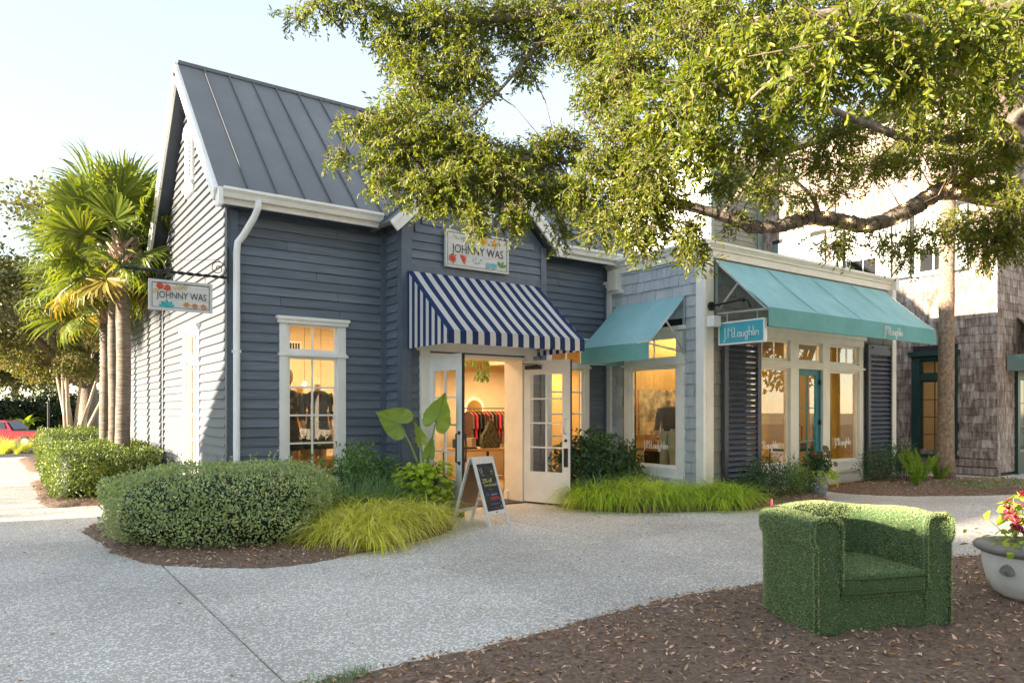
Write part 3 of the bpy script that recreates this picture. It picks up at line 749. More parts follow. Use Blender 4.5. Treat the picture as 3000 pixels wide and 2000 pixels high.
# eave: fascia, gutter, downpipe
def gutter(x0, x1, y=10.20, z=4.60):
    prof = [(y+.0, z-.02), (y-.115, z-.005), (y-.125, z-.03), (y-.09, z-.07), (y-.07, z-.125), (y, z-.125)]
    mb = MB().prism([(x0, a, b) for a, b in prof], (x1-x0, 0, 0))
    g = mb.build('gutter', M['cream'], shop)
    MB().box(x0, y-.118, z-.012, x1, y-.02, z+.006).build('gutter_lip', M['white'], g)
    MB().box(x0+.02, y+.002, z-.20, x1, y+.045, z-.03).build('fascia', M['cream'], shop)
    MB().box(x0+.02, y+.045, z-.165, x1, 10.56, z-.14).build('soffit', M['soffit'], shop)
gutter(2.46, 4.80); gutter(8.12, 10.0)
MB().box(2.40,10.10,4.36,2.455,10.30,4.59).build('eave_return', M['white'], shop)
dp = MB().tube([(2.93,10.15,4.50),(2.93,10.16,4.40),(2.90,10.24,4.28),(2.80,10.40,4.05),(2.735,10.455,3.95),(2.72,10.46,3.8),(2.72,10.46,.35),(2.72,10.40,.22),(2.72,10.30,.16)], .047, 12).build('downpipe', M['white'], shop, smooth=True)
MB().box(2.665,10.43,.42,2.775,10.56,.46).box(2.665,10.43,2.4,2.775,10.56,2.44).build('strap', M['white'], dp)
# gable louvre of the left wall
def vent(f, u0, u1, z0, z1, mat):
    mb = MB(); w = .09
    for a, b in ((u0, u0+w), (u1-w, u1)): f.box(mb, a, b, 0, .05, z0, z1)
    f.box(mb, u0-.04, u1+.04, 0, .08, z1, z1+.10); f.box(mb, u0-.02, u1+.02, 0, .065, z1+.10, z1+.2); f.box(mb, u0-.05, u1+.05, 0, .09, z0-.06, z0)
    f.box(mb, u0-.01, u1+.01, 0, .05, z0-.18, z0-.06)
    v = mb.build('gable_vent', mat, shop); k = 0; z = z0+.03
    while z < z1-.05:
        sl = MB(); c = f.p((u0+u1)/2, .022, z+.03)
        sl.obox(c, f.u*((u1-u0)/2-w), (f.n*.024-Vector((0,0,.026))), (f.n*.004+Vector((0,0,.004)))); sl.build('slat', mat, v); z += .075
vent(FL, -13.24, -12.70, 5.38, 6.20, M['white'])
# white windows with transom light above
def tall_window(f, u0, u1, ztop=2.90, zlow=.22, cas=.125, name='window', lo_rows=5, head=True, mat=None, plate=0.0):
    mat = mat or M['white']; mb = MB(); o = plate
    for a, b in ((u0, u0+cas), (u1-cas, u1)):
        f.box(mb, a, b, 0, .045+o, zlow-.08, ztop)
        z = .3
        while z < ztop-.1:
            c = f.p((a+b)/2 + .02*(1 if a == u0 else -1), .045+o, z); mb.obox(c, f.u*.008, f.n*.005, Vector((0,0,.008))); z += .17
    f.box(mb, u0+cas, u1-cas, -.02, .03+o, 2.40, 2.47)
    win = mb.build(name, mat, shop)
    s = MB(); sash(f, s, win, u0+cas-.005, u1-cas+.005, 2.46, ztop-.01, 2, 1, .0+o, .045, .026); s.build('sash', mat, win)
    s = MB(); sash(f, s, win, u0+cas-.005, u1-cas+.005, zlow, 2.40, 2, lo_rows, .0+o, .045, .026); s.build('sash', mat, win)
    s = MB(); f.box(s, u0-.02, u1+.03, 0, .07+o, 2.395, 2.43); f.box(s, u0-.005, u1+.01, 0, .055+o, 2.43, 2.455); s.build('transom_sill', mat, win)
    s = MB(); f.box(s, u0-.05, u1+.05, 0, .10+o, ztop+.03, ztop+.075); f.box(s, u0-.03, u1+.03, 0, .075+o, ztop-.025, ztop+.03); s.build('head_board', mat, win)
    s = MB(); f.box(s, u0-.04, u1+.04, 0, .11+o, zlow-.13, zlow-.08); s.build('sill', mat, win)
    return win
tall_window(FA, WX0, WX1); tall_window(FA, 8.30, 9.36); tall_window(FL, -13.45, -12.25, 2.90)
# entry bay
BX0, BX1, BC = 5.06, 7.85, 6.45
DX0, DX1, DZ = 5.53, 7.40, 2.50
mb = MB(); wall_panel(FB, BX0, BX1, 0, 4.45, [(DX0, DX1, -1, DZ)], .10, mb); mb.prism([(BX0,10.02,4.45),(BX1,10.02,4.45),(BC,10.02,5.84)], (0,.1,0))
mb.box(BX0,10.13,0,BX0+.10,10.56,4.45).box(BX1-.1,10.13,0,BX1,10.56,4.45)
bay = mb.build('wall', M['navy_trim'], shop)
def bay_span(z): 
    if z < 4.40: return (BX0+.16, BX1-.1)
    k = (5.80-z)/(1.40)*1.2
    return (BC-k, BC+k) if k > .05 else None
clap(FB, bay, 3.83, 5.75, .1365, bay_span, M['navy'], [(6.05,6.80,4.60,5.5)])
clap(FB, bay, .12, 3.75, .1365, lambda z: (BX0+.16, BX1-.1), M['navy'], [(5.36, 7.56, -1, 2.72)])
FBS = leftf(5.06); clap(FBS, bay, .12, 4.42, .1365, lambda z: (-10.5, -10.13), M['navy'])
mb = MB().box(BX0-.02,9.975,0,BX0+.155,10.02,4.45).box(BX0-.025,10.021,0,BX0,10.12,4.45); mb.build('corner_board', M['navy_trim'], shop)
MB().box(BX1-.10,9.975,0,BX1+.02,10.02,4.45).build('corner_board', M['navy_trim'], shop)
MB().box(BX0+.16,9.985,3.74,BX1-.1,10.018,3.86).build('band_board', M['navy_trim'], shop)
vent(front(10.02), 6.14, 6.70, 4.86, 5.40, M['white'])
bay_roof = MB().box(BC-.05, 9.80, 6.03, BC+.05, 12.2, 6.09).build('roof', M['seam'], shop)
for s in (-1, 1):
    e = Vector((BC+s*1.70, 0, 4.42)); t = Vector((BC, 0, 6.06)); dn = (t-e).normalized(); nn = Vector((-dn.z, 0, dn.x)); nn = nn if nn.z > 0 else -nn
    c = (e+t)/2; hl = (t-e).length/2
    MB().obox(c + Vector((0,11.0,0)) - nn*.025, dn*hl, Vector((0,1.2,0)), nn*.025).build('roof_panel', M['roof'], bay_roof)
    for k in range(5): MB().obox(c + Vector((0,10.1+k*.42,0)) + nn*.02, dn*hl, Vector((0,.011,0)), nn*.02).build('seam', M['seam'], bay_roof)
    MB().obox(c + Vector((0,9.785,0)) - nn*.10, dn*hl, Vector((0,.020,0)), nn*.085).build('rake_board', M['cream'], shop)
    MB().obox(c + Vector((0,9.76,0)) - nn*.035, dn*(hl+.01), Vector((0,.012,0)), nn*.034).build('rake_trim', M['white'], shop)
    MB().obox(c + Vector((0,9.90,0)) - nn*.07, dn*hl*.98, Vector((0,.10,0)), nn*.012).build('soffit', M['soffit'], shop)
# door frame and the two open leaves
fr = MB()
for a, b in ((5.36, 5.52), (7.41, 7.56)): fr.box(a, 9.95, 0, b, 10.02, 2.53)
fr.box(5.30, 9.93, 2.53, 7.62, 10.03, 2.66).box(5.28, 9.90, 2.66, 7.64, 10.03, 2.72)
fr.box(5.521, 10.0, 0, 5.56, 10.54, 2.50).box(7.36, 10.0, 0, 7.409, 10.54, 2.50).box(5.561, 10.0, 2.455, 7.359, 10.54, 2.50)
door_frame = fr.build('door_frame', M['cream'], shop)
MB().box(5.56, 9.96, .0, 7.36, 10.5, .018).build('threshold', M['blackmetal'], shop)
MB().box(7.345,10.42,0,7.358,10.535,.16).build('plinth_block', M['white'], door_frame)
def door_leaf(hinge, direc, name='door', open_label=None, outside=1):
    """leaf built along its own axis; outside = side of the handle"""
    e = Vector((hinge[0], hinge[1], .03)); u = Vector((direc[0], direc[1], 0)).normalized(); n = Vector((u.y, -u.x, 0))
    f = Face(e, u, n); W, H = .92, 2.41; mb = MB(); st = .125
    for a, b in ((0, st), (W-st-.03, W)): f.box(mb, a, b, -.022, .022, 0, H)
    f.box(mb, st, W-st-.03, -.022, .0215, H-.24, H); f.box(mb, st, W-st-.03, -.022, .0215, 0, .52)
    u0, u1, z0, z1 = st, W-st-.03, .52, H-.24
    f.box(mb, (u0+u1)/2-.014, (u0+u1)/2+.014, -.018, .018, z0, z1)
    for j in range(1, 4): z = z0+(z1-z0)*j/4; f.box(mb, u0, u1, -.0175, .0175, z-.013, z+.013)
    d = mb.build(name, M['doorwhite'], shop, label=open_label)
    for i in range(2):
        for j in range(4):
            a, b = u0+(u1-u0)*i/2, u0+(u1-u0)*(i+1)/2; c, g = z0+(z1-z0)*j/4, z0+(z1-z0)*(j+1)/4
            place(pane_mesh(M['glass']), 'pane', d, f.p(a, 0, c), f.q, (b-a, 1, g-c))
    k = MB(); f.box(k, W, W+.006, -.024, .024, 0, H); f.box(k, 0, W, -.024, .024, -.018, 0); k.build('edge_strip', M['blackmetal'], d)
    return d, f, W, H
dr, fdr, W, H = door_leaf((7.40, 9.985), (.335, -.93), 'door', 'right door leaf swung wide open')
k = MB()
k.tube([fdr.p(W-.09, .022, 1.17), fdr.p(W-.09, .075, 1.18), fdr.p(W-.09, .085, 1.26), fdr.p(W-.09, .075, 1.40), fdr.p(W-.09, .022, 1.42)], .012, 8)
k.build('handle', M['steel'], dr, smooth=True)
mb = MB(); fdr.box(mb, W-.125, W-.045, .022, .030, .62, .93); mb.build('push_plate', M['blackmetal'], dr)
mb = MB(); c = fdr.p(W-.085, .022, 1.06); mb.tube([c, c+fdr.n*.014], .026, 12); mb.build('lock', M['blackmetal'], dr)
mb = MB(); fdr.box(mb, .04, .36, .022, .06, H-.15, H-.08); mb.bar(fdr.p(.3,.05,H-.075), fdr.p(.02,.10,H-.05), .02, .012); mb.build('door_closer', M['blackmetal'], dr)
mb = MB(); fdr.box(mb, W-.09, W-.06, .022, .035, .02, .16); mb.tube([fdr.p(W-.075,.03,.0), fdr.p(W-.075,.03,-.03)], .012, 8); mb.build('door_stop', M['steel'], dr)
dl, fdl, W, H = door_leaf((5.54, 9.985), (.05, -1), 'door', 'left door leaf standing square to the wall')
for sg in (1, -1):
    k = MB(); k.tube([fdl.p(W-.06, sg*.022, .78), fdl.p(W-.06, sg*.085, .80), fdl.p(W-.05, sg*.09, 1.0), fdl.p(W-.06, sg*.085, 1.21), fdl.p(W-.06, sg*.022, 1.23)], .013, 8)
    for z in (.78, 1.23): k.sphere(fdl.p(W-.06, sg*.026, z), .028, 8, 6)
    k.build('handle', M['blackmetal'], dl, smooth=True)
mb = MB(); mb.tube([fdl.p(W-.02,.03,.10), fdl.p(W-.02,.03,-.03)], .014, 8); fdl.box(mb, W-.05, W+.0, .022, .04, -.015, .03); mb.build('door_stop', M['blackmetal'], dl)
# interior shell of the shop
mb = MB().box(2.78,10.68,-.02,10.28,14.0,.012); mb.box(5.10,10.1,-.02,7.80,10.68,.010); mb.build('interior_floor', M['int_floor'], shop)
mb = MB().box(2.77,13.9,0,10.29,14.0,3.3).box(10.19,10.69,0,10.29,13.9,3.3).box(2.77,10.69,0,2.80,13.9,3.3)
mb.box(2.80,10.682,2.98,5.06,10.70,3.3).box(2.80,10.682,0,3.46,10.70,2.98).box(4.25,10.682,0,5.2,10.70,2.98).box(7.6,10.682,0,8.42,10.70,2.98).box(9.25,10.682,0,10.19,10.70,2.98)
mb.build('interior_wall', M['int_wall'], shop)
MB().box(2.77,10.68,3.3,10.29,14.0,3.36).box(5.17,10.125,3.3,7.74,10.679,3.36).build('interior_ceiling', M['ceiling'], shop)
MB().box(8.6,12.2,2.55,10.18,12.9,3.29).box(6.3,13.2,2.75,10.18,13.89,3.29).build('bulkhead', M['int_wall'], shop)
# ------------------------------------------------------------------ shingled dress shop with turquoise awnings
def u_on_x(px, X):
    """photo column -> u (= -Y) on the plane X"""
    q = (px-1500)/FPX; return -((-q*CT+ST) * X/(q*ST+CT))
dress = thing('shingled_shop', 'low blue grey shingled shop with cream cornice and turquoise awnings', 'shop', (13,9.5,0))
JL = leftf(9.87); JF = front(8.16)
jw = (-9.88, -8.70, .50, 2.95)
mb = MB(); wall_panel(JL, -10.50, -8.17, 0, 4.4, [jw], .12, mb); jl = mb.build('wall', M['backing'], dress)
hole_front = [(11.0, 14.96, -1, 3.05)]
mb = MB(); wall_panel(JF, 9.99, 16.15, 0, 4.4, hole_front, .12, mb); jf = mb.build('wall', M['backing'], dress)
for q in ((16.03,8.29,0,16.15,13.6,4.4),(9.99,13.5,0,16.02,13.6,4.4),(9.86,10.51,3.4,9.98,13.49,4.4)): MB().box(*q).build('wall', M['backing'], dress)
shingles(JL, jl, .10, 4.30, .195, lambda z: (-10.40, -8.26), M['shingle_blue'], .09, .24, [(-10.10,-8.56,.25,3.12)], 300, 3, lambda i: -(i[1]-i[0]))
shingles(JF, jf, .10, 4.24, .195, lambda z: (10.06, 16.12), M['shingle_tan'], .09, .24, [(10.98,14.99,-1,3.14)], 300, 4, lambda i: i[0]-.3*(i[1]-i[0]))
# corner boards, pilaster, cornice
MB().box(9.80,8.095,0,9.865,8.26,4.26).build('corner_board', M['white'], dress)
MB().box(9.866,8.09,0,10.06,8.155,4.26).build('corner_board', M['warm_cream'], dress)
MB().box(9.80,10.40,0,9.868,10.545,4.0).box(9.76,10.37,4.0,9.868,10.56,4.06).box(9.74,10.36,4.06,9.868,10.56,4.12).build('pilaster', M['cream'], dress)
MB().box(9.70,10.14,3.92,9.866,10.38,4.30).build('bracket_block', M['warm_cream'], dress)
MB().box(9.79,10.08,3.86,9.866,10.42,3.92).build('bracket_base', M['white'], dress)
def cornice(name, pts, n, ext, mat):
    MB().prism(pts, ext).build(name, mat, dress)
prof = [(0,4.24),(.05,4.24),(.05,4.36),(.085,4.375),(.085,4.40),(.13,4.45),(.15,4.455),(.15,4.50),(0,4.50)]
cornice('cornice', [(9.868-o, 8.0, z) for o, z in prof], None, (0,2.6,0), M['cream'])
cornice('cornice', [(9.73, 8.158-o, z) for o, z in prof], None, (6.57,0,0), M['warm_cream'])
MB().box(16.152,8.0,4.24,16.30,12,4.50).build('cornice', M['cream'], dress)
MB().box(9.83,8.12,4.36,16.15,13.6,4.44).build('roof', M['asphalt'], dress)
MB().box(16.03,8.02,0,16.19,8.155,4.24).build('corner_board', M['warm_cream'], dress)
# left side window
def jm_window(f, u0, u1, z0, z1, zt0, zt1, mat, parent, cas=.17):
    mb = MB()
    f.box(mb, u0-cas, u0, 0, .05, z0-.16, zt1+.08); f.box(mb, u1, u1+cas, 0, .05, z0-.16, zt1+.08)
    f.box(mb, u0, u1, -.06, .045, z1, zt0); f.box(mb, u0, u1, -.06, .045, zt1, zt1+.10)
    f.box(mb, u0-cas-.03, u1+cas+.03, 0, .10, zt1+.10, zt1+.17)
    f.box(mb, u0-cas-.03, u1+cas+.03, 0, .09, z1+.03, z1+.075)
    w = mb.build('window', mat, parent)
    s = MB(); f.box(s, u0-cas, u1+cas, 0, .10, z0-.20, z0-.155); f.box(s, u0-.01, u1+.01, -.06, .06, z0-.155, z0); f.box(s, u0-cas-.02, u1+cas+.02, 0, .075, z0-.34, z0-.20); s.build('sill', mat, w)
    s = MB(); sash(f, s, w, u0, u1, z0, z1, 1, 1, .02, .045, gl=M['glass']); s.build('sash', mat, w)
    s = MB(); sash(f, s, w, u0, u1, zt0, zt1, 2, 1, .02, .04, .018, gl=M['glass']); s.build('sash', mat, w)
    return w
wl = jm_window(JL, -9.87, -8.72, .56, 2.38, 2.52, 2.92, M['white'], dress)
# storefront of the street side
mb = MB()
for a, b in ((11.0,11.12),(12.36,12.62),(13.46,13.71),(14.84,14.98)): JF.box(mb, a, b, -.10, .05, 0.1, 3.02)
JF.box(mb, 11.12, 14.84, -.10, .045, 2.40, 2.53); JF.box(mb, 10.98, 15.0, -.10, .055, 2.93, 3.06)
JF.box(mb, 10.95, 15.03, 0, .10, 3.06, 3.14); JF.box(mb, 10.95, 15.03, 0, .08, 2.44, 2.475)
for a, b in ((11.12,12.36),(13.71,14.84)): JF.box(mb, a, b, -.10, .06, .10, .32); JF.box(mb, a, b, -.10, .09, .32, .38); JF.box(mb, a, b, -.10, .05, .38, .54)
store = mb.build('window', M['warm_cream'], dress)
for a, b, c, d, cols in ((11.12,12.36,.54,2.40,1),(13.71,14.84,.54,2.40,1),(11.12,12.36,2.53,2.93,3),(12.62,13.46,2.53,2.93,1),(13.71,14.84,2.53,2.93,3)):
    s = MB(); sash(JF, s, store, a, b, c, d, cols, 1, -.01, .05, .016, gl=M['glass2']); s.build('sash', M['warm_cream'], store)
mb = MB(); JF.box(mb, 12.66, 13.42, -.058, -.022, .06, .24); jd = mb.build('door', M['tealpaint'], dress)
s = MB(); sash(JF, s, jd, 12.66, 13.42, .24, 2.38, 2, 3, -.02, .10, .02, .045, gl=M['glass2']); s.build('sash', M['tealpaint'], jd)
mb = MB(); JF.box(mb, 12.62, 12.66, -.08, .0, .0, 2.40); JF.box(mb, 13.42, 13.46, -.08, .0, .0, 2.40); JF.box(mb, 12.66, 13.42, -.08, .0, 2.38, 2.40); mb.build('door_frame', M['tealpaint'], dress)
mb = MB(); mb.tube([JF.p(12.72,-.02,1.0), JF.p(12.72,.05,1.02), JF.p(12.72,.05,1.28), JF.p(12.72,-.02,1.30)], .011, 8); mb.build('handle', M['blackmetal'], jd)
mb = MB()
for z in (.5,1.3,2.1): JF.box(mb, 13.40, 13.44, -.02, .02, z, z+.10)
mb.build('hinge', M['blackmetal'], jd)
MB().box(12.6,8.02,-.02,13.5,8.3,.05).build('threshold', M['blackmetal'], dress)
# louvred shutters
for x0, x1 in ((10.30,11.34),(15.06,16.10)):
    mb = MB()
    for a, b in ((x0, x0+.10), (x1-.10, x1)): JF.box(mb, a, b, .06, .12, .22, 3.0)
    JF.box(mb, x0+.10, x1-.10, .065, .115, 2.78, 3.0); JF.box(mb, x0+.10, x1-.10, .065, .115, .22, .40)
    for a in (x0+.16, x1-.16):
        mb.sphere(JF.p(a,.125,2.93), .02, 8, 5)
    JF.box(mb, x0+.02, x0+.08, .0, .06, 2.6, 2.66); JF.box(mb, x1-.08, x1-.02, .0, .06, 2.6, 2.66); JF.box(mb, x0+.02, x0+.08, .0, .06, .5, .56); JF.box(mb, x1-.08, x1-.02, .0, .06, .5, .56)
    sh = mb.build('shutter', M['shutter_frame'], dress); z = .42
    sl = MB().obox((0,0,0), (.5,0,0), (0,-.026,-.036), (0,.003,-.0022)); sm = bpy.data.meshes.new('slat'); sm.from_pydata(sl.v, [], sl.f); sm.materials.append(M['shutter'])
    while z < 2.75: place(sm, 'slat', sh, JF.p((x0+x1)/2, .09, z+.03), None, (x1-x0-.2, 1, 1)); z += .098
# interior
MB().box(9.99,8.30,-.02,16.02,13.49,.02).build('interior_floor', M['int_floor'], dress)
MB().box(9.995,13.4,.02,16.02,13.49,3.3).box(15.93,8.3,.02,16.02,13.39,3.3).box(9.995,10.6,.02,10.02,13.39,3.3).box(9.99,8.291,.02,10.98,8.31,3.3).box(15.0,8.291,.02,15.92,8.31,3.3).build('interior_wall', M['int_ochre'], dress)
MB().box(9.99,8.30,3.3,16.02,13.49,3.36).build('interior_ceiling', M['int_ochre'], dress)

# awnings ---------------------------------------------------------------
def cloth(a, b, c, d, nu=14, nv=8, sag=.02, push=(0,0,1)):
    """gently sagging sheet a-b (top) to d-c (bottom)"""
    mb = MB(); a, b, c, d, push = map(Vector, (a, b, c, d, push))
    for j in range(nv+1):
        for i in range(nu+1):
            s, t = i/nu, j/nv; p = (a*(1-s)+b*s)*(1-t) + (d*(1-s)+c*s)*t
            k = math.sin(math.pi*t)*sag*(1-.5*abs(math.cos(math.pi*s*3))) + .35*sag*math.sin(math.pi*t)*(math.sin(s*17+t*5)+.6*math.sin(s*41-t*9))
            mb.v.append(tuple(p - push*k))
    for j in range(nv):
        for i in range(nu):
            k = j*(nu+1)+i; mb.f.append((k, k+1, k+nu+2, k+nu+1))
    return mb
aw = thing('awning', 'long turquoise canvas awning with white lettering over the shopfront shutters', 'awning', (13,7.6,3.2), group='turquoise awnings')
A0, A1 = 10.10, 15.84
cloth((A0,8.10,4.20),(A1,8.10,4.20),(A1,7.04,3.26),(A0,7.04,3.26), 24, 10, .035, (0,-.6,.7)).build('canopy', M['teal'], aw, True)
for x in (11.55,12.98,14.42): MB().bar((x,8.095,4.205),(x,7.57,3.735),.03,.006,(0,-.65,.75)).bar((x,7.57,3.715),(x,7.04,3.262),.03,.006,(0,-.65,.75)).build('cloth_seam', M['teal'], aw)
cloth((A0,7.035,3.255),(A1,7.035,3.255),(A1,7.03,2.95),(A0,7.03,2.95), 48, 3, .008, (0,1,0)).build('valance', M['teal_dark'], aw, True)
mb = MB()
for x in (A0+.02, A1-.02): mb.bar((x,8.09,3.26),(x,7.06,3.235),.03,.03).bar((x,8.09,4.17),(x,7.06,3.22),.03,.03).bar((x,8.08,4.18),(x,8.08,3.2),.03,.03).bar((x,8.09,3.27),(x,7.62,3.74),.028,.028)
mb.bar((A0,7.06,3.24),(A1,7.06,3.24),.03,.03); mb.build('frame', M['steel'], aw)
aw2 = thing('awning', 'small turquoise canvas awning over the single side window', 'awning', (9.4,9.4,2.7), group='turquoise awnings')
cloth((9.83,10.24,3.61),(9.83,8.52,3.61),(8.91,8.52,2.75),(8.91,10.24,2.75), 10, 10, .025, (-.6,0,.7)).build('canopy', M['teal'], aw2, True)
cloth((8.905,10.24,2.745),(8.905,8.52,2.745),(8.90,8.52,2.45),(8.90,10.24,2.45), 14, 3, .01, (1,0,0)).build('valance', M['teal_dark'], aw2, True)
MB().poly([(9.83,10.235,3.61),(8.91,10.235,2.75),(8.905,10.235,2.45),(9.83,10.235,2.45)]).build('side_panel', M['teal'], aw2)
mb = MB(); y = 8.54
mb.bar((9.80,y,2.62),(8.93,y,2.72),.026,.026).bar((9.82,y,3.58),(8.93,y,2.73),.022,.022).bar((9.81,y,3.60),(9.81,y,2.58),.03,.03).bar((9.80,y,2.63),(9.36,y,3.14),.024,.024)
mb.bar((8.93,y,2.73),(8.93,y,2.46),.02,.02); mb.build('frame', M['steel'], aw2)
sa = thing('awning', 'navy and white striped canvas awning above the open doors', 'awning', (6.4,9.4,2.7))
S0, S1 = 5.14, 7.68; per = (S1-S0)/12.5
W_, N_ = (.74,.725,.69), (.030,.055,.150)
mX = stripes('striped_canvas_front', 0, per, .5, W_, N_, -S0+40*per); mY = stripes('striped_canvas_side', 1, .175, .5, W_, N_, .06)
cloth((S0,9.975,3.75),(S1,9.975,3.75),(S1,8.75,2.73),(S0,8.75,2.73), 20, 10, .02, (0,-.6,.7)).build('canopy', mX, sa, True)
cloth((S0,8.748,2.728),(S1,8.748,2.728),(S1,8.745,2.54),(S0,8.745,2.54), 30, 2, .008, (0,1,0)).build('valance', mX, sa, True)
for x in (S0, S1): MB().poly([(x,9.972,3.74),(x,8.75,2.725),(x,8.75,2.54),(x,9.972,2.54)]).build('side_panel', mY, sa)
mb = MB(); mb.bar((S0+.03,8.77,2.70),(S1-.03,8.77,2.70),.025,.025).bar((S0+.03,9.96,2.62),(S0+.03,8.77,2.70),.025,.025).bar((S1-.03,9.96,2.62),(S1-.03,8.77,2.70),.025,.025); mb.build('frame', M['steel'], sa)

# hanging sign, lamp, lettering ------------------------------------------
GLYPH = {  # single-line strokes, x height .46, capitals 1.0
 'J': (.34, [[(.24,1.0),(.24,-.18),(.20,-.30),(.10,-.36),(.02,-.33)]]), '.': (.22, [[(.06,.0),(.10,.0)]]),
 'M': (.56, [[(.04,0),(.06,1.0),(.27,.62),(.48,1.0),(.49,.50)]]), 'c': (.30, [[(.24,.36),(.15,.41),(.06,.36),(.02,.22),(.06,.07),(.15,.02),(.24,.07)]]),
 'L': (.36, [[(.04,.95),(.04,.02),(.32,.02)]]), 'a': (.46, [[(.36,.46),(.36,.0)],[(.36,.36),(.22,.46),(.08,.38),(.03,.23),(.08,.08),(.22,.0),(.36,.10)]]),
 'u': (.44, [[(.04,.46),(.04,.14),(.12,.02),(.24,.02),(.34,.14)],[(.34,.46),(.34,.0)]]),
 'g': (.46, [[(.19,.46),(.32,.38),(.35,.23),(.32,.08),(.19,.0),(.06,.08),(.03,.23),(.06,.38),(.19,.46),(.38,.46)],[(.19,-.04),(.30,-.10),(.33,-.20),(.30,-.30),(.19,-.36),(.08,-.30),(.05,-.20),(.08,-.10),(.19,-.04)]]),
 'h': (.44, [[(.04,.95),(.04,0)],[(.04,.30),(.12,.44),(.24,.45),(.34,.34),(.34,0)]]), 'l': (.16, [[(.05,.95),(.05,0)]]),
 'i': (.16, [[(.05,.46),(.05,0)],[(.05,.66),(.05,.70)]]), 'n': (.42, [[(.04,.46),(.04,0)],[(.04,.30),(.12,.44),(.24,.45),(.34,.34),(.34,0)]])}
def logo(f, uc, zc, height, off, name, mat, parent, rad, slope=None):
    x = 0; strokes = []
    for ch in 'J.McLaughlin':
        w, ss = GLYPH[ch]
        dx = -.09 if ch == 'c' else 0
        for st in ss: strokes.append([(x+dx+p[0], p[1]) for p in st])
        x += w + dx
    s = height; mb = MB()
    for st in strokes:
        pts = []
        for px, py in st:
            u = uc + (px - x/2)*s; z = zc + (py-.3)*s; o = off + (slope(z) if slope else 0)
            pts.append(f.p(u, o, z))
        mb.tube(pts, rad, 6)
    return mb.build(name, mat, parent)
logo(Face((0,7.035,0),(1,0,0),(0,-1,0)), 14.05, 3.085, .17, .022, 'lettering', M['lettering_white'], aw, .0075)
logo(JL, -9.26, .93, .145, .004, 'lettering', M['lettering_white'], wl, .0065)
logo(JF, 11.72, .92, .15, .003, 'lettering', M['lettering_white'], store, .0065)
logo(JF, 14.26, .92, .15, .003, 'lettering', M['lettering_white'], store, .0065)
hs = thing('hanging_sign', 'small turquoise sign with white lettering hanging on chains under the long awning', 'sign', (10.12,7.58,2.9))
HF = leftf(10.10)
mb = MB(); HF.box(mb, -8.00, -7.12, -.055, 0, 2.72, 3.08); mb.build('panel', M['signteal'], hs)
mb = MB()
for a, b, c, d in ((-8.02,-7.10,3.07,3.095),(-8.02,-7.10,2.705,2.73),(-8.02,-7.995,2.73,3.07),(-7.125,-7.10,2.73,3.07)): HF.box(mb, a, b, -.062, .007, c, d)
mb.build('frame', M['lettering_white'], hs)
logo(HF, -7.56, 2.875, .17, .004, 'lettering', M['lettering_white'], hs, .0075)
for u in (-7.86, -7.26):
    c = MB(); z = 3.095
    k = 0
    while z < 3.24:
        a = HF.p(u, -.03, z+.018); c.obox(a, (HF.u if k % 2 else HF.n)*.010, (HF.n if k % 2 else HF.u)*.003, Vector((0,0,.018))); z += .03; k += 1
    c.build('chain', M['steel'], hs)
lamp = thing('wall_lamp', 'black gooseneck lamp arm on the cream corner post', 'lamp', (9.96,8.1,3.36))
mb = MB().tube([(9.97,8.09,3.38),(9.97,8.05,3.38)], .075, 16); mb.build('mounting_plate', M['blackmetal'], lamp)
MB().tube([(9.97,8.06,3.38),(9.985,7.42,3.42),(9.99,7.34,3.40),(9.99,7.29,3.28)], .02, 8).build('arm', M['blackmetal'], lamp, True)
MB().tube([(9.985,7.44,3.40),(9.985,7.38,3.43)], .035, 10).build('joint', M['blackmetal'], lamp)
MB().box(9.86,7.93,3.02,10.05,8.08,3.20).build('junction_box', M['white'], dress)

# ------------------------------------------------------------------ weathered shingle building on the right
cedar = thing('shingled_building', 'tall weathered brown cedar shingle building with dark green ground floor window', 'building', (22,10,0))
CL = leftf(19.5); CF = front(7.3)
u0, u1 = u_on_x(2674, 19.5), u_on_x(2807, 19.5)           # dark green window
mb = MB(); wall_panel(CL, -14.2, -7.31, 0, 9.4, [(u0+.2, u1-.2, .55, 2.95)], .15, mb); cw = mb.build('wall', M['backing'], cedar)
SHP = [(2262,2302,2374,2422),(2430,2475,2577,2616),(2624,2672,2790,2840)]
wins = [(2306,2370),(2487,2572),(2690,2782)]
whole = [(u_on_x(q[0], 19.5), u_on_x(q[3], 19.5), 5.02, 6.75) for q in SHP]
def flare(f):
    pass
shingles(CL, cw, .08, 9.4, .198, lambda z: (-14.0, -7.27), M['shingle_brown'], .10, .34, [(u0, u1, .38, 3.1)]+whole, 300, 5, lambda i: abs(i[2]-2.6) - 1.5*(i[1]+7.3) + (3 if i[1] < -10.2 and i[2] < 3.6 else 0), .017)
cw2 = MB().box(19.52,7.302,0,26,7.44,9.4).build('wall', M['backing'], cedar)
shingles(CF, cw2, .08, 9.4, .198, lambda z: (19.5, 21.0 if z < 2.5 else 25.9), M['shingle_brown'], .10, .34, [], 120, 6, lambda i: i[0]-19.5 + abs(i[2]-2.2)*.4, .015)
# flared foot courses
mb = MB()
for k in range(3):
    o = .085-.03*k; CL.box(mb, -10.5, -7.27+o*.8, 0.01, .03+o, .02+.2*k, .02+.2*k+.17)
mb.build('foot_flare', M['shingle_brown'], cedar)
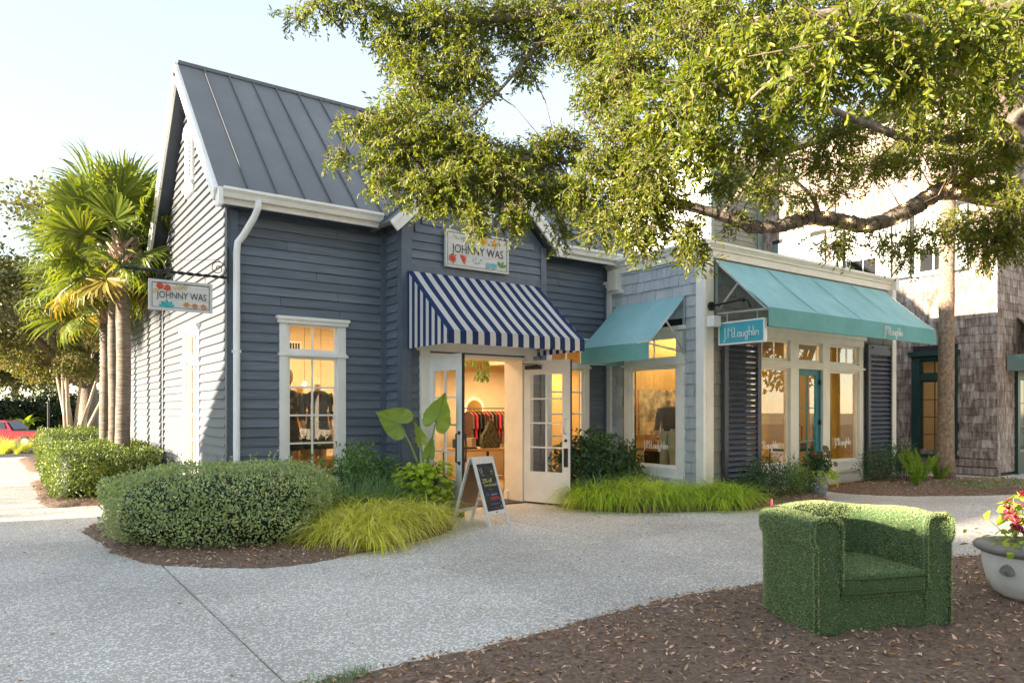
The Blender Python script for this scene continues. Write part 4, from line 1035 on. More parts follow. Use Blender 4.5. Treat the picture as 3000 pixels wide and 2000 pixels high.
# dark green window
mb = MB()
CL.box(mb, u0, u0+.2, 0, .07, .45, 2.98); CL.box(mb, u1-.2, u1, 0, .07, .45, 2.98); CL.box(mb, u0+.2, u1-.2, -.05, .06, 2.36, 2.50); CL.box(mb, u0+.2, u1-.2, -.05, .06, 2.88, 2.98)
CL.box(mb, u0-.06, u1+.06, 0, .15, 2.98, 3.10)
gw = mb.build('window', M['darkgreen'], cedar)
s = MB(); CL.box(s, u0-.04, u1+.04, 0, .16, .38, .47); s.build('sill', M['darkgreen'], gw)
s = MB(); sash(CL, s, gw, u0+.2, u1-.2, .47, 2.36, 2, 4, .02, .05, .02); s.build('sash', M['darkgreen'], gw)
s = MB(); sash(CL, s, gw, u0+.2, u1-.2, 2.50, 2.88, 2, 1, .02, .05, .02); s.build('sash', M['darkgreen'], gw)
MB().box(22.5,7.5,0,22.6,11,3.2).box(19.66,7.5,-.02,22.5,11,.02).build('interior_wall', M['int_wall'], cedar)
MB().box(19.66,7.5,3.2,22.6,11,3.25).box(19.66,10.95,0,22.5,11.0,3.2).box(19.66,7.45,0,22.5,7.5,3.2).build('interior_ceiling', M['ceiling'], cedar)
# upper windows; shutters coloured for sun (pale) and shade (leftmost, darker)
for k, (a, b) in enumerate(wins):
    a, b = u_on_x(a, 19.5), u_on_x(b, 19.5); mb = MB()
    for c, d in ((a-.06, a), (b, b+.06)): CL.box(mb, c, d, 0, .06, 5.12, 6.65)
    CL.box(mb, a-.10, b+.10, 0, .10, 5.04, 5.12); CL.box(mb, a-.08, b+.08, 0, .09, 6.65, 6.77)
    w = mb.build('window', M['white'], cedar)
    s = MB(); sash(CL, s, w, a, b, 5.12, 6.65, 2, 2, .02, .05, .03); s.build('sash', M['white'], w)
    bl = MB(); z = 5.75
    while z < 6.6: CL.box(bl, a+.04, b-.04, .0035, .008, z, z+.045); z += .055
    bl.build('blind', M['white'], w)
    for c, d in ((u_on_x(SHP[k][0], 19.5), u_on_x(SHP[k][1], 19.5)), (u_on_x(SHP[k][2], 19.5), u_on_x(SHP[k][3], 19.5))):
        m2 = M['sage'] if (k == 0 and c < a) else M['palewhite']
        c, d = c+.035, d-.035; sh = MB(); CL.box(sh, c, d, .0, .05, 5.09, 6.68); CL.box(sh, c+.02, d-.02, .05, .065, 5.5, 5.56); CL.box(sh, c+.02, d-.02, .05, .065, 6.2, 6.26); h = sh.build('shutter', m2, w)
        MB().obox(CL.p(d-.02 if c < a else c+.02, .07, 5.6), CL.u*.03, CL.n*.012, Vector((0,0,.05))).build('hinge', M['blackmetal'], h)
MB().box(19.2,7.0,9.4,26.2,14.5,9.6).build('roof', M['asphalt'], cedar)
# porch on the street side
por = MB(); z0, z1 = 2.95, 3.85
por.hexa([(20.0,6.35,z0),(25,6.35,z0),(25,7.26,z1),(20.75,7.26,z1),(20.0,6.35,z0+.05),(25,6.35,z0+.05),(25,7.26,z1+.05),(20.75,7.26,z1+.05)])
pr = por.build('porch_roof', M['shingle_brown'], cedar)
r = random.Random(9); rows = 7
for j in range(rows):
    t0, t1 = j/rows, (j+1)/rows; xl = 20.0+.75*t0; x = xl
    while x < 24.6:
        w = r.uniform(.12,.26); y0, y1 = 6.33+.91*t0, 6.33+.91*t1; a, b = z0+.055+.9*t0, z0+.055+.9*t1
        MB().hexa([(x,y0,a),(x+w-.006,y0,a),(x+w-.006,y1+.02,b+.0),(x,y1+.02,b+.0),(x,y0,a+.035),(x+w-.006,y0,a+.035),(x+w-.006,y1+.02,b+.012),(x,y1+.02,b+.012)]).build('shingle', M['shingle_brown'], pr); x += w
MB().box(20.02,6.40,2.55,25,6.46,2.94).box(20.02,6.46,2.55,20.08,7.26,2.94).build('porch_fascia', M['sage'], cedar)
MB().box(20.03,6.385,2.73,25,6.40,2.75).build('fascia_bead', M['sage'], cedar)
mb = MB(); CF.box(mb, 20.55, 20.70, .0, .09, 0, 2.55); CF.box(mb, 20.70, 22.6, .0, .05, 0, .55); CF.box(mb, 20.70, 22.6, .0, .05, 2.4, 2.55); CF.box(mb, 21.5, 21.62, .0, .05, .55, 2.4)
pd = mb.build('door', M['darkgreen'], cedar)
s = MB(); sash(CF, s, pd, 20.70, 21.5, .55, 2.40, 2, 3, .05, .06, .02, .03, gl=M['darkglass']); s.build('sash', M['sage'], pd)

# grey green house behind
grey = thing('clapboard_house', 'grey green clapboard house rising behind the turquoise awning shop', 'house', (18.2,15,0))
GF = front(13.8); GL = leftf(17.0)
mb = MB(); mb.box(17.0,13.8,0,19.48,18,9.0); gwall = mb.build('wall', M['greygreen'], grey)
clap(GF, gwall, 4.2, 9.0, .15, lambda z: (17.12, 19.2), M['greygreen']); clap(GL, gwall, 4.2, 9.0, .15, lambda z: (-17.9, -13.92), M['white'])  # left side in white: sunlight on the grey green put into the colour
MB().box(19.2,13.74,0,19.46,13.80,9.0).box(16.97,13.74,0,17.12,13.80,9.0).build('corner_board', M['sage'], grey)
MB().box(16.93,13.801,0,16.99,13.95,9.0).build('corner_board', M['white'], grey)
MB().box(16.6,13.4,9.0,19.45,18.2,9.12).box(16.5,13.3,9.121,19.45,18.3,9.3).build('eave', M['white'], grey)
MB().hexa([(16.5,13.3,9.3),(19.45,13.3,9.3),(19.45,18.3,9.3),(16.5,18.3,9.3),(17.9,15.2,10.8),(18.1,15.2,10.8),(18.1,16.4,10.8),(17.9,16.4,10.8)]).build('roof', M['roof'], grey)
# ------------------------------------------------------------------ painted shop signs
def text_mb(body, f, uc, zc, height, off, width=None, extrude=.004, shear=0):
    cu = bpy.data.curves.new('t', 'FONT'); cu.body = body; cu.size = 1; cu.extrude = 0; cu.resolution_u = 3; cu.shear = shear
    o = bpy.data.objects.new('t', cu); scene.collection.objects.link(o); bpy.context.view_layer.update()
    me = bpy.data.meshes.new_from_object(o.evaluated_get(bpy.context.evaluated_depsgraph_get()))
    vs = [v.co.copy() for v in me.vertices]; fs = [tuple(p.vertices) for p in me.polygons]
    bpy.data.objects.remove(o); bpy.data.curves.remove(cu); bpy.data.meshes.remove(me)
    xa, xb = min(v.x for v in vs), max(v.x for v in vs); ya, yb = 0.0, .70
    sy = height/(yb-ya); sx = sy if width is None else width/(xb-xa)
    mb = MB(); mb.v = [tuple(f.p(uc+(v.x-(xa+xb)/2)*sx, off, zc+(v.y-(ya+yb)/2)*sy)) for v in vs]; mb.f = fs
    return mb
def petal(mb, f, u, z, ang, L, W, off):
    pts = []
    for t, w in ((0,.12),(.35,.8),(.65,1.0),(.9,.55),(1,0),(.9,-.55),(.65,-1.0),(.35,-.8),(0,-.12)):
        x, y = t*L, w*W/2; pts.append(f.p(u + x*math.cos(ang)-y*math.sin(ang), off, z + x*math.sin(ang)+y*math.cos(ang)))
    mb.poly(pts)
PAINT = {k: plain(k+'_sign_paint', c, .7, var=.3, nscale=40) for k, c in dict(orange=(.72,.33,.03), red=(.60,.07,.04), blue=(.18,.46,.55), green=(.14,.28,.07), olive=(.30,.33,.10), gold=(.55,.40,.10), teal=(.05,.36,.36), rust=(.55,.22,.07), grey=(.10,.12,.13)).items()}
def flower(sign, f, u, z, r, n, col, off, rot=0, w=.5, name='painted_flower', span=2*math.pi):
    mb = MB()
    for k in range(n): petal(mb, f, u, z, rot + span*k/n, r*(.85+.3*random.random()), r*w, off + .0006*k)
    return mb.build(name, PAINT[col], sign)
def leafspray(sign, f, u, z, ang, L, n, col, off, lw=.016):
    mb = MB()
    for k in range(n):
        t = .15+.85*k/n; x, y = u+L*t*math.cos(ang), z+L*t*math.sin(ang); s = 1 if k % 2 else -1
        petal(mb, f, x, y, ang + s*.7, L*.30, lw, off+.0006*k)
    mb.bar(f.p(u,off,z), f.p(u+L*math.cos(ang),off,z+L*math.sin(ang)), .003, .001, f.n)
    mb.build('painted_leaf', PAINT[col], sign)
def sign_panel(sign, f, u0, u1, z0, z1, th, o):
    mb = MB(); fw = .032
    f.box(mb, u0, u1, o, o+th, z0, z0+fw); f.box(mb, u0, u1, o, o+th, z1-fw, z1); f.box(mb, u0, u0+fw, o, o+th, z0+fw, z1-fw); f.box(mb, u1-fw, u1, o, o+th, z0+fw, z1-fw)
    mb.build('frame', M['signframe'], sign)
    n = 6; h = (z1-z0-2*fw)/n
    for k in range(n):
        p = MB(); f.box(p, u0+fw, u1-fw, o+.004, o+th-.008-.0015*(k % 2), z0+fw+k*h+.0008, z0+fw+(k+1)*h-.0008); p.build('plank', M['signwood'], sign)
    b = MB(); q = .006; a0, a1, c0, c1 = u0+fw+.006, u1-fw-.006, z0+fw+.006, z1-fw-.006; oo = o+th-.006
    f.box(b, a0, a1, oo-.003, oo, c0, c0+q); f.box(b, a0, a1, oo-.003, oo, c1-q, c1); f.box(b, a0, a0+q, oo-.003, oo, c0+q, c1-q); f.box(b, a1-q, a1, oo-.003, oo, c0+q, c1-q)
    b.build('border', M['lettering_black'], sign)
s1 = thing('shop_sign', 'whitewashed wall sign with painted flowers mounted above the striped awning', 'sign', (6.4,9.95,3.88), group='shop name signs')
SF = front(9.99); sign_panel(s1, SF, 5.79, 7.02, 3.885, 4.485, .055, .012); off = .066
text_mb('JOHNNY WAS', SF, 6.405, 4.195, .135, off, 1.0).build('lettering', M['lettering_black'], s1)
flower(s1, SF, 6.52, 4.37, .075, 6, 'orange', off, .3); flower(s1, SF, 6.72, 4.36, .07, 5, 'orange', off, .1); flower(s1, SF, 6.31, 4.36, .055, 4, 'orange', off, .8, .6)
flower(s1, SF, 5.92, 4.03, .085, 9, 'red', off, 0, .3); flower(s1, SF, 6.10, 4.03, .085, 7, 'red', off, -.9, .3, span=3.4)
flower(s1, SF, 6.60, 3.99, .06, 6, 'blue', off, 0, .55); flower(s1, SF, 6.72, 3.985, .065, 6, 'blue', off, .4, .55)
for k, (a, b) in enumerate(((6.31,4.04),(6.36,4.0),(6.42,4.01),(6.46,4.06),(6.36,4.07))): flower(s1, SF, a, b, .02, 4, 'blue', off, .2*k, .8)
leafspray(s1, SF, 5.93, 4.42, -.75, .12, 4, 'olive', off); leafspray(s1, SF, 6.05, 4.41, -.62, .22, 7, 'green', off, .012)
for a in (.45, 1.2, 2.1): mbp = MB(); petal(mbp, SF, 6.86, 3.975, a, .12, .045, off+.002*a); mbp.build('painted_leaf', PAINT['green'], s1)
s2 = thing('shop_sign', 'whitewashed hanging sign with painted flowers on a twisted iron bracket', 'sign', (2.0,10.46,2.92), group='shop name signs')
SF2 = front(10.44); sign_panel(s2, SF2, 1.60, 2.39, 2.92, 3.32, .045, -.022); off = .024
text_mb('JOHNNY WAS', SF2, 2.0, 3.125, .088, off, .62).build('lettering', M['lettering_black'], s2)
flower(s2, SF2, 1.735, 3.235, .05, 6, 'red', off, .2, .7); flower(s2, SF2, 1.825, 3.22, .05, 6, 'red', off, .5, .7); leafspray(s2, SF2, 1.86, 3.235, .0, .20, 8, 'gold', off, .014)
mbp = MB(); petal(mbp, SF2, 1.66, 3.13, 1.2, .075, .04, off); mbp.build('painted_leaf', PAINT['gold'], s2)
mbp = MB()
for k, a in enumerate((.25, .8, 1.57, 2.3, 2.9)): petal(mbp, SF2, 1.815, 2.965, a, .10, .04, off+.0006*k)
mbp.build('painted_flower', PAINT['teal'], s2)
for k, a in enumerate((2.06, 2.165, 2.275)): flower(s2, SF2, a, 3.01-.008*k, .042, 6, 'rust', off, .3*k, .55)
mb = MB()
for u in (1.70, 2.30):
    pts = [SF2.p(u + .016*math.cos(t), 0, 3.405 + .016*math.sin(t)) for t in np.linspace(0, 6.28, 11)]; mb.tube(pts, .004, 5, False); mb.bar(SF2.p(u,0,3.39), SF2.p(u,0,3.32), .006, .006)
mb.build('hanger', M['blackmetal'], s2)
br = thing('sign_bracket', 'twisted black iron bracket arm with scrolls on the house corner', 'bracket', (2.6,10.46,3.44))
by = 10.45; arm = []
mb = MB()
for ph in (0, math.pi):
    pts = []
    for k in range(90):
        t = k/89; a = t*38 + ph; pts.append((2.60-1.30*t, by + .011*math.cos(a), 3.435 + .02*0 + .011*math.sin(a)))
    mb.tube(pts, .0135, 6)
mb.build('arm', M['blackmetal'], br, True)
mb = MB().box(2.585,10.435,3.36,2.612,10.47,3.86); mb.sphere((1.285,by,3.435), .022, 8, 6); mb.build('wall_plate', M['blackmetal'], br)
def spiral(cx, cz, r0, r1, a0, a1, n=40): return [(cx + (r0+(r1-r0)*k/n)*math.cos(a0+(a1-a0)*k/n), by, cz + (r0+(r1-r0)*k/n)*math.sin(a0+(a1-a0)*k/n)) for k in range(n+1)]
MB().tube(spiral(2.47, 3.55, .115, .02, -.9, 9.5), .006, 6).tube(spiral(1.44, 3.52, .07, .018, -2.4, 6.5), .007, 6).tube([(2.46,by,3.67),(2.1,by,3.62),(1.45,by,3.60)], .0028, 5).tube([(2.59,by,3.52),(2.56,by,3.61),(2.46,by,3.67)], .005, 5).build('scroll', M['blackmetal'], br, True)

# ------------------------------------------------------------------ chalkboard on the path
ab = thing('chalkboard_sign', 'white timber folding chalkboard with coloured chalk writing before the open doors', 'sign', (5.51,8.47,0), R(19))
Wd, Dp, Hh = .47, .66, .935
def aframe(side):
    s = side; mb = MB(); leg = .048
    foot = Vector((0, s*Dp/2, 0)); top = Vector((0, s*.025, Hh)); ax = (top-foot).normalized(); nrm = Vector((0, s*ax.z, -s*ax.y)); nrm = Vector((0, ax.z*s, -ax.y*s))
    for x in (-Wd/2+leg/2, Wd/2-leg/2): mb.obox((foot+top)/2 + Vector((x,0,0)), Vector((leg/2,0,0)), ax*((top-foot).length/2), nrm*.011)
    L = (top-foot).length
    for a, b in ((.86*L+.045, L), (.17*L, .17*L+.055)): mb.obox(foot + ax*((a+b)/2), Vector((Wd/2-leg,0,0)), ax*((b-a)/2), nrm*.0105)
    o = mb.build('front_frame' if s < 0 else 'rear_frame', M['framewash'], ab, local=True)
    p = MB().obox(foot + ax*((.17*L+.055+.86*L+.045)/2), Vector((Wd/2-leg,0,0)), ax*((.86*L+.045-.17*L-.055)/2), nrm*.004)
    p.build('chalk_panel' if s < 0 else 'back_panel', M['chalkboard'] if s < 0 else M['board'], ab, local=True)
    return foot, ax, nrm, L
foot, ax, nrm, L = aframe(-1); aframe(1)
MB().sphere(foot+ax*(.17*L+.028)+nrm*.013, .011, 8, 5).build('knob', M['blackmetal'], ab, local=True)
MB().bar((-Wd/2+.02,-Dp/2*.62,.36),(-Wd/2+.02,Dp/2*.62,.36),.006,.006).build('cord', M['twig'], ab, local=True)
MB().bar((Wd/2-.02,-Dp/2*.62,.36),(Wd/2-.02,Dp/2*.62,.36),.006,.006).build('cord', M['twig'], ab, local=True)
class Board(Face):
    def __init__(s): pass
    def p(s, u, o, z): return foot + Vector((u,0,0)) + ax*z + nrm*(.005+o)
bf = Board()
def chalk(body, u, z, h, w, mat, sh=.15): text_mb(body, bf, u, z, h, .0012, w, 0, sh).build('lettering', mat, ab, local=True)
chalk('25% off', -.03, .66*L, .058, .22, M['chalk_y']); chalk('Entire Purchase!', .015, .595*L, .036, .27, M['chalk_y']); chalk('from our', .0, .53*L, .020, .09, M['chalk_b'])
chalk('Our newest', .0, .465*L, .040, .25, M['chalk_b']); chalk('SEASON', .045, .40*L, .052, .20, M['chalk_r'], .05); chalk('Collection', .03, .325*L, .036, .20, M['chalk_b']); chalk('thru Monday', .015, .262*L, .026, .20, M['chalk_p'])
chalk('fall', .12, .825*L, .024, .05, M['chalk_p']); chalk('new', .12, .79*L, .026, .055, M['chalk_y']); chalk('now', .12, .755*L, .026, .055, M['chalk_g'])
mb = MB()
for st in ([(-.15,.85),(-.12,.76),(-.10,.84)],[(-.10,.85),(-.085,.77),(-.11,.75)],[(-.12,.74),(-.08,.74),(-.06,.73)],[(.14,.27),(.155,.285),(.165,.27),(.15,.245),(.135,.27),(.145,.285),(.15,.272)],[(-.02,.447),(.12,.452)],[(.155,.63),(.17,.57)],[(.16,.39),(.17,.36),(.16,.345)]):
    mb.tube([foot + Vector((a,0,0)) + ax*(b*L) + nrm*.006 for a, b in st], .0025, 4)
mb.build('chalk_drawing', M['chalk_w'], ab, local=True)

# ------------------------------------------------------------------ turf armchair
ch = thing('armchair', 'tub armchair covered all over in green artificial turf standing on bark mulch', 'armchair', (5.28,3.03,.03), R(-22))
def chair_path(n=56):
    """plan of the U-shaped wall: right front round the back to left front"""
    pts = []
    hw, fr_, bk, rr = .46, -.36, .36, .27
    for k in range(10): pts.append((hw, fr_+(bk-rr-fr_)*k/10))
    for k in range(13): a = math.pi/2*k/12; pts.append((hw-rr+rr*math.cos(a), bk-rr+rr*math.sin(a)))
    for k in range(1, 10): pts.append((hw-rr-(2*(hw-rr))*k/10, bk))
    for k in range(13): a = math.pi/2+math.pi/2*k/12; pts.append((-(hw-rr)+rr*math.cos(a), bk-rr+rr*math.sin(a)))
    for k in range(1, 11): pts.append((-hw, bk-rr-(bk-rr-fr_)*k/10))
    return pts
# wall section: (offset outwards, height)
SEC = [(.085,0.0),(.085,.25),(.087,.50),(.090,.615),(.105,.635),(.116,.66),(.117,.745),(.102,.785),(.06,.80),(0,.80),(-.06,.795),(-.09,.775),(-.10,.72),(-.10,.64),(-.095,.5),(-.095,.30),(-.095,.02)]
P2 = chair_path(); mb = MB(); m = len(SEC)
for i, (x, y) in enumerate(P2):
    a = Vector(P2[max(i-1,0)]); b = Vector(P2[min(i+1,len(P2)-1)]); t = (b-a).normalized(); o = Vector((t.y, -t.x))
    hz = 1.0 + .02*math.sin(i*.3)
    for off_, z in SEC: mb.v.append((x+o.x*off_, y+o.y*off_, z*hz))
for i in range(len(P2)-1):
    for j in range(m-1): k = i*m+j; mb.f.append((k, k+m, k+m+1, k+1))
mb.f.append(tuple(range(m))); mb.f.append(tuple(reversed(range((len(P2)-1)*m, len(P2)*m))))
wall_o = mb.build('arms_and_back', M['turfbase'], ch, True, local=True)
def rbox(x0,y0,z0,x1,y1,z1,r,n=4):
    """box with rounded edges as a superellipsoid-like grid"""
    mb = MB(); nu, nv = 32, 14
    c = Vector(((x0+x1)/2,(y0+y1)/2,(z0+z1)/2)); h = Vector(((x1-x0)/2,(y1-y0)/2,(z1-z0)/2))
    sp = lambda w, e: math.copysign(abs(w)**e, w)
    prof = []
    for j in range(nv+1):
        v = -math.pi/2+math.pi*j/nv
        for i in range(nu):
            u = 2*math.pi*i/nu; mb.v.append((c.x+h.x*sp(math.cos(v),r)*sp(math.cos(u),r), c.y+h.y*sp(math.cos(v),r)*sp(math.sin(u),r), c.z+h.z*sp(math.sin(v),r)))
    for j in range(nv):
        for i in range(nu): a = j*nu+i; b = j*nu+(i+1)%nu; mb.f.append((a, b, b+nu, a+nu))
    return mb
seat_o = rbox(-.365,-.455,.25,.365,.29,.415,.13).build('seat_cushion', M['turfbase'], ch, True, local=True)
for z in (.285,.385): MB().tube([(-.35,-.452,z),(-.2,-.462,z),(.2,-.462,z),(.35,-.452,z)], .008, 6).build('piping', M['turfbase'], ch, True, local=True)
apron_o = MB().box(-.37,-.425,0,.37,.26,.27).build('apron', M['turfbase'], ch, local=True)
posts = []
for sx in (-1, 1):
    mb = MB(); cx = sx*.46
    out = [(cx-.105*1, -.395), (cx+.105, -.395)]
    prof = [(cx+a*sx, z) for a, z in ((-.10,0),(.09,0),(.092,.605),(.108,.632),(.119,.66),(.120,.745),(.105,.785),(.06,.805),(-.05,.805),(-.09,.785),(-.105,.74),(-.105,.60),(-.10,.55))]
    if sx < 0: prof = prof[::-1]
    mb.prism([(x, -.44, z) for x, z in prof], (0,.085,0)); posts.append(mb.build('arm_front', M['turfbase'], ch, local=True))
    mb = MB(); pts = [(cx+a*sx*1.0, -.448, z) for a, z in ((.094,.02),(.095,.605),(.112,.635),(.123,.66),(.124,.748),(.108,.79),(.06,.812),(-.05,.812),(-.095,.79),(-.11,.74),(-.107,.60),(-.105,.30))]
    mb.tube(pts, .014, 6); posts.append(mb.build('welt', M['turfbase'], ch, True, local=True))
def turf_on(o, n, L=.022, name='turf'):
    me = o.data; me.calc_loop_triangles(); tri = np.zeros(len(me.loop_triangles)*3, np.int32); me.loop_triangles.foreach_get('vertices', tri); tri = tri.reshape(-1,3)
    co = np.zeros(len(me.vertices)*3, np.float32); me.vertices.foreach_get('co', co); co = co.reshape(-1,3)
    A, B, Cc = co[tri[:,0]], co[tri[:,1]], co[tri[:,2]]; nr = np.cross(B-A, Cc-A); ar = np.linalg.norm(nr, axis=1); nr = nr/np.maximum(ar, 1e-9)[:,None]
    k = RNG.choice(len(tri), n, p=ar/ar.sum()); r1, r2 = np.sqrt(RNG.random(n)), RNG.random(n)
    P0 = A[k]*(1-r1)[:,None] + B[k]*(r1*(1-r2))[:,None] + Cc[k]*(r1*r2)[:,None]; N0 = nr[k]
    keep = P0[:,2] > .012; P0, N0 = P0[keep], N0[keep]; n = len(P0)
    lump = np.sin(P0@np.array([31,17,23.]))*np.sin(P0@np.array([-19,37,13.]))
    D = unit(N0 + RNG.normal(size=(n,3))*.45 + np.array([[.1,-.1,.25]])*(lump[:,None]*.6+.6)); S = unit(np.cross(D, rand_dirs(n)))
    Lg = (L*RNG.uniform(.6,1.35,n))[:,None]; W = .0026*RNG.uniform(.8,1.4,n)[:,None]
    V = np.stack([P0-S*W-N0*.002, P0+S*W-N0*.002, P0+D*Lg], 1).reshape(-1,3); F = np.arange(n*3).reshape(-1,3)
    mw = np.array(world_matrix(o)); V = V@mw[:3,:3].T + mw[:3,3]
    np_mesh(name, V, F, M['turf'], o, 'stuff')
turf_on(wall_o, 110000, .012); turf_on(seat_o, 26000, .008); turf_on(apron_o, 26000, .011)
for p in posts: turf_on(p, 12000 if p.name.startswith('arm') else 4000, .013)
n = 9; q = np.column_stack([5.28+RNG.normal(size=n)*.16, 2.95+RNG.normal(size=n)*.14, np.full(n, .455)])
o = thing('dry_leaves', 'few small dry leaves lying on the turf armchair seat', 'leaves', (5.28,2.95,.45)); np_mesh('leaf_scatter', *leaves(q, np.column_stack([RNG.normal(size=(n,2)), np.zeros(n)]), np.tile([[0,0,1.]],(n,1)), .035, .015, .3), M['dryleaf'], o, 'stuff')
lf = thing('fallen_twig', 'small dry red leafed twig lying on the turf armchair back', 'twig', (4.95,3.42,.84))
V, F = leaves(np.array([[4.95,3.42,.835]]*5), np.array([[1,.2,.1],[.6,-.6,.2],[-.3,.8,.3],[.2,.1,1],[-.7,-.3,.1]]), np.array([[0,0,1.]]*5), .07, .022); np_mesh('leaf', V, F, M['coleus'], lf)
MB().tube([(4.95,3.42,.835),(4.80,3.45,.83)], .003, 5).build('stem', M['stem'], lf)

# ------------------------------------------------------------------ pots and what grows in them
def pot_plant_leaf(mb, base, tip, W, droop=.15):
    pass
pl = thing('planter', 'large white stone bowl planter with shell relief at the right edge', 'planter', (6.98,2.50,.02))
prof = [(.20,0),(.24,.005),(.31,.05),(.365,.14),(.395,.26),(.405,.36),(.408,.375)]
MB().lathe(prof, 40, (6.98,2.50,.02)).build('bowl', M['planter'], pl, True)
MB().lathe([(.36,.35),(.405,.352),(.455,.375),(.462,.40),(.45,.415),(.40,.42),(.37,.40)], 40, (6.98,2.50,.02)).build('rim', M['planter_rim'], pl, True)
MB().lathe([(.01,.37),(.38,.37)], 12, (6.98,2.50,.02)).build('soil', M['mulch'], pl)
dirc = Vector((-.965,.20,0)).normalized(); sc = Vector((6.98,2.50,.02)) + dirc*.397; tg = Vector((0,0,1)).cross(dirc).normalized(); upv = Vector((0,0,1))
mb = MB()
for k in range(9):
    a = -1.15+2.3*k/8; L_ = .085*(1-.18*abs(a)); p0 = sc + upv*.215 - tg*0; p1 = p0 + tg*math.sin(a)*L_ + upv*math.cos(a)*L_
    mb.tube([p0+dirc*.004, (p0+p1)/2+dirc*.012, p1+dirc*.008], [.004,.011,.008], 6)
mb.build('shell_relief', M['planter_rim'], pl, True)
co_ = thing('coleus', 'leggy burgundy coleus growing in the white bowl planter', 'plant', (6.98,2.5,.40))
V_, F_ = [], []; mb = MB()
for k, (du, dv, hh) in enumerate(((-.18,.02,.28),(-.02,.05,.46),(.10,.0,.38),(-.10,-.06,.16),(.22,.1,.44),(.04,-.12,.07),(.30,-.05,.35),(-.12,.12,.36))):
    b = Vector((6.98,2.5,.41)) + CAM_R*(du*.3) + CAM_F*(dv*.5); tpt = Vector((6.98,2.5,.41+hh)) + CAM_R*du*1.15 + CAM_F*dv*1.4
    mb.tube([b, (b+tpt)/2 + Vector((0,0,.04)), tpt], [.007,.006,.004], 5)
    for q in range(4):
        c = b.lerp(tpt, .55+.15*q)
        n = 12; D = unit(np.column_stack([RNG.normal(size=(n,2)), RNG.normal(size=n)*.5-.2])); N = unit(np.column_stack([RNG.normal(size=(n,2))*.5, np.ones(n)]))
        V_.append(leaves(np.repeat([tuple(c)], n, 0)+RNG.normal(size=(n,3))*.015, D, N, RNG.uniform(.03,.075,n), RNG.uniform(.02,.04,n), .3))
mb.build('stem', M['stem'], co_); np_mesh('foliage', *merge(*V_), M['coleus'], co_, 'stuff')
vy = thing('sweet_potato_vine', 'yellow green trailing vine spilling over the white planter rim', 'plant', (6.7,2.55,.42))
n = 70; a = RNG.uniform(0, 6.28, n); rr = RNG.uniform(.12,.52,n); c = np.column_stack([6.98+np.cos(a)*rr, 2.5+np.sin(a)*rr, .46-.2*np.clip(rr-.4,0,1)+RNG.uniform(-.03,.09,n)])
left = c[:,0] < 6.95; D = unit(np.column_stack([np.cos(a), np.sin(a), -RNG.random(n)*.8])); N = unit(np.column_stack([RNG.normal(size=(n,2))*.4, np.ones(n)]))
np_mesh('foliage', *leaves(c, D, N, RNG.uniform(.04,.085,n), RNG.uniform(.035,.06,n), .15), M['limeleaf'], vy, 'stuff')
A_ = c - np.column_stack([np.cos(a)*.1, np.sin(a)*.1, np.zeros(n)+.02]); np_mesh('stem', *sticks(A_, c, .0025, .0015), M['stem'], vy, 'stuff')
bl = thing('broad_leaf_plant', 'bright lime broad leaved plant behind the burgundy coleus', 'plant', (7.1,2.7,.42))
n = 16; c = np.array([7.12,2.72,.62])+RNG.normal(size=(n,3))*[.10,.08,.14]; np_mesh('foliage', *leaves(c, unit(RNG.normal(size=(n,3))*[1,1,.6]), unit(RNG.normal(size=(n,3))+[-.6,-.8,.6]), RNG.uniform(.10,.16,n), RNG.uniform(.08,.12,n), .1), M['limeleaf'], bl, 'stuff')
np_mesh('stem', *sticks(np.repeat([[7.1,2.7,.41]], n, 0), c, .004, .003), M['stem'], bl, 'stuff')

for t_ in (pl, co_, vy, bl): t_.location = t_.location + Vector((.07,-.17,.03 if t_ is not pl else 0))
pl.scale = (1,1,1.09)
ep = thing('plant_pot', 'tall dark blue glazed pot beside the left door leaf', 'pot', (5.12,9.42,0))
MB().lathe([(.15,0),(.17,.01),(.20,.25),(.225,.55),(.24,.66),(.235,.69),(.21,.69),(.20,.66)], 28, (5.12,9.42,0)).build('pot_body', M['bluepot'], ep, True)
MB().lathe([(.01,.655),(.205,.655)], 20, (5.12,9.42,0)).build('soil', M['mulch'], ep)
ear = thing('elephant_ear', 'large leaved lime green elephant ear plant rising from the blue pot', 'plant', (5.12,9.42,.66))
def ear_outline(seg):
    half = [(1.0,0),(.86,.07),(.66,.20),(.42,.35),(.18,.46),(-.06,.50),(-.26,.47),(-.38,.36),(-.40,.22),(-.30,.11),(-.12,.04),(-.02,.0)]
    P_ = [Vector(p) for p in half]; ln = [0]
    for q in range(1, len(P_)): ln.append(ln[-1]+(P_[q]-P_[q-1]).length)
    out = []
    for k in range(seg):
        t = k/(seg/2); sg_ = 1
        if t > 1: t = 2-t; sg_ = -1
        d = t*ln[-1]; i = max(q for q in range(len(ln)) if ln[q] <= d+1e-9); i = min(i, len(P_)-2); w = (d-ln[i])/max(1e-6, ln[i+1]-ln[i]); p = P_[i].lerp(P_[i+1], min(1,w)); out.append((p.x*.78, p.y*sg_))
    return out
EAR = ear_outline(44)
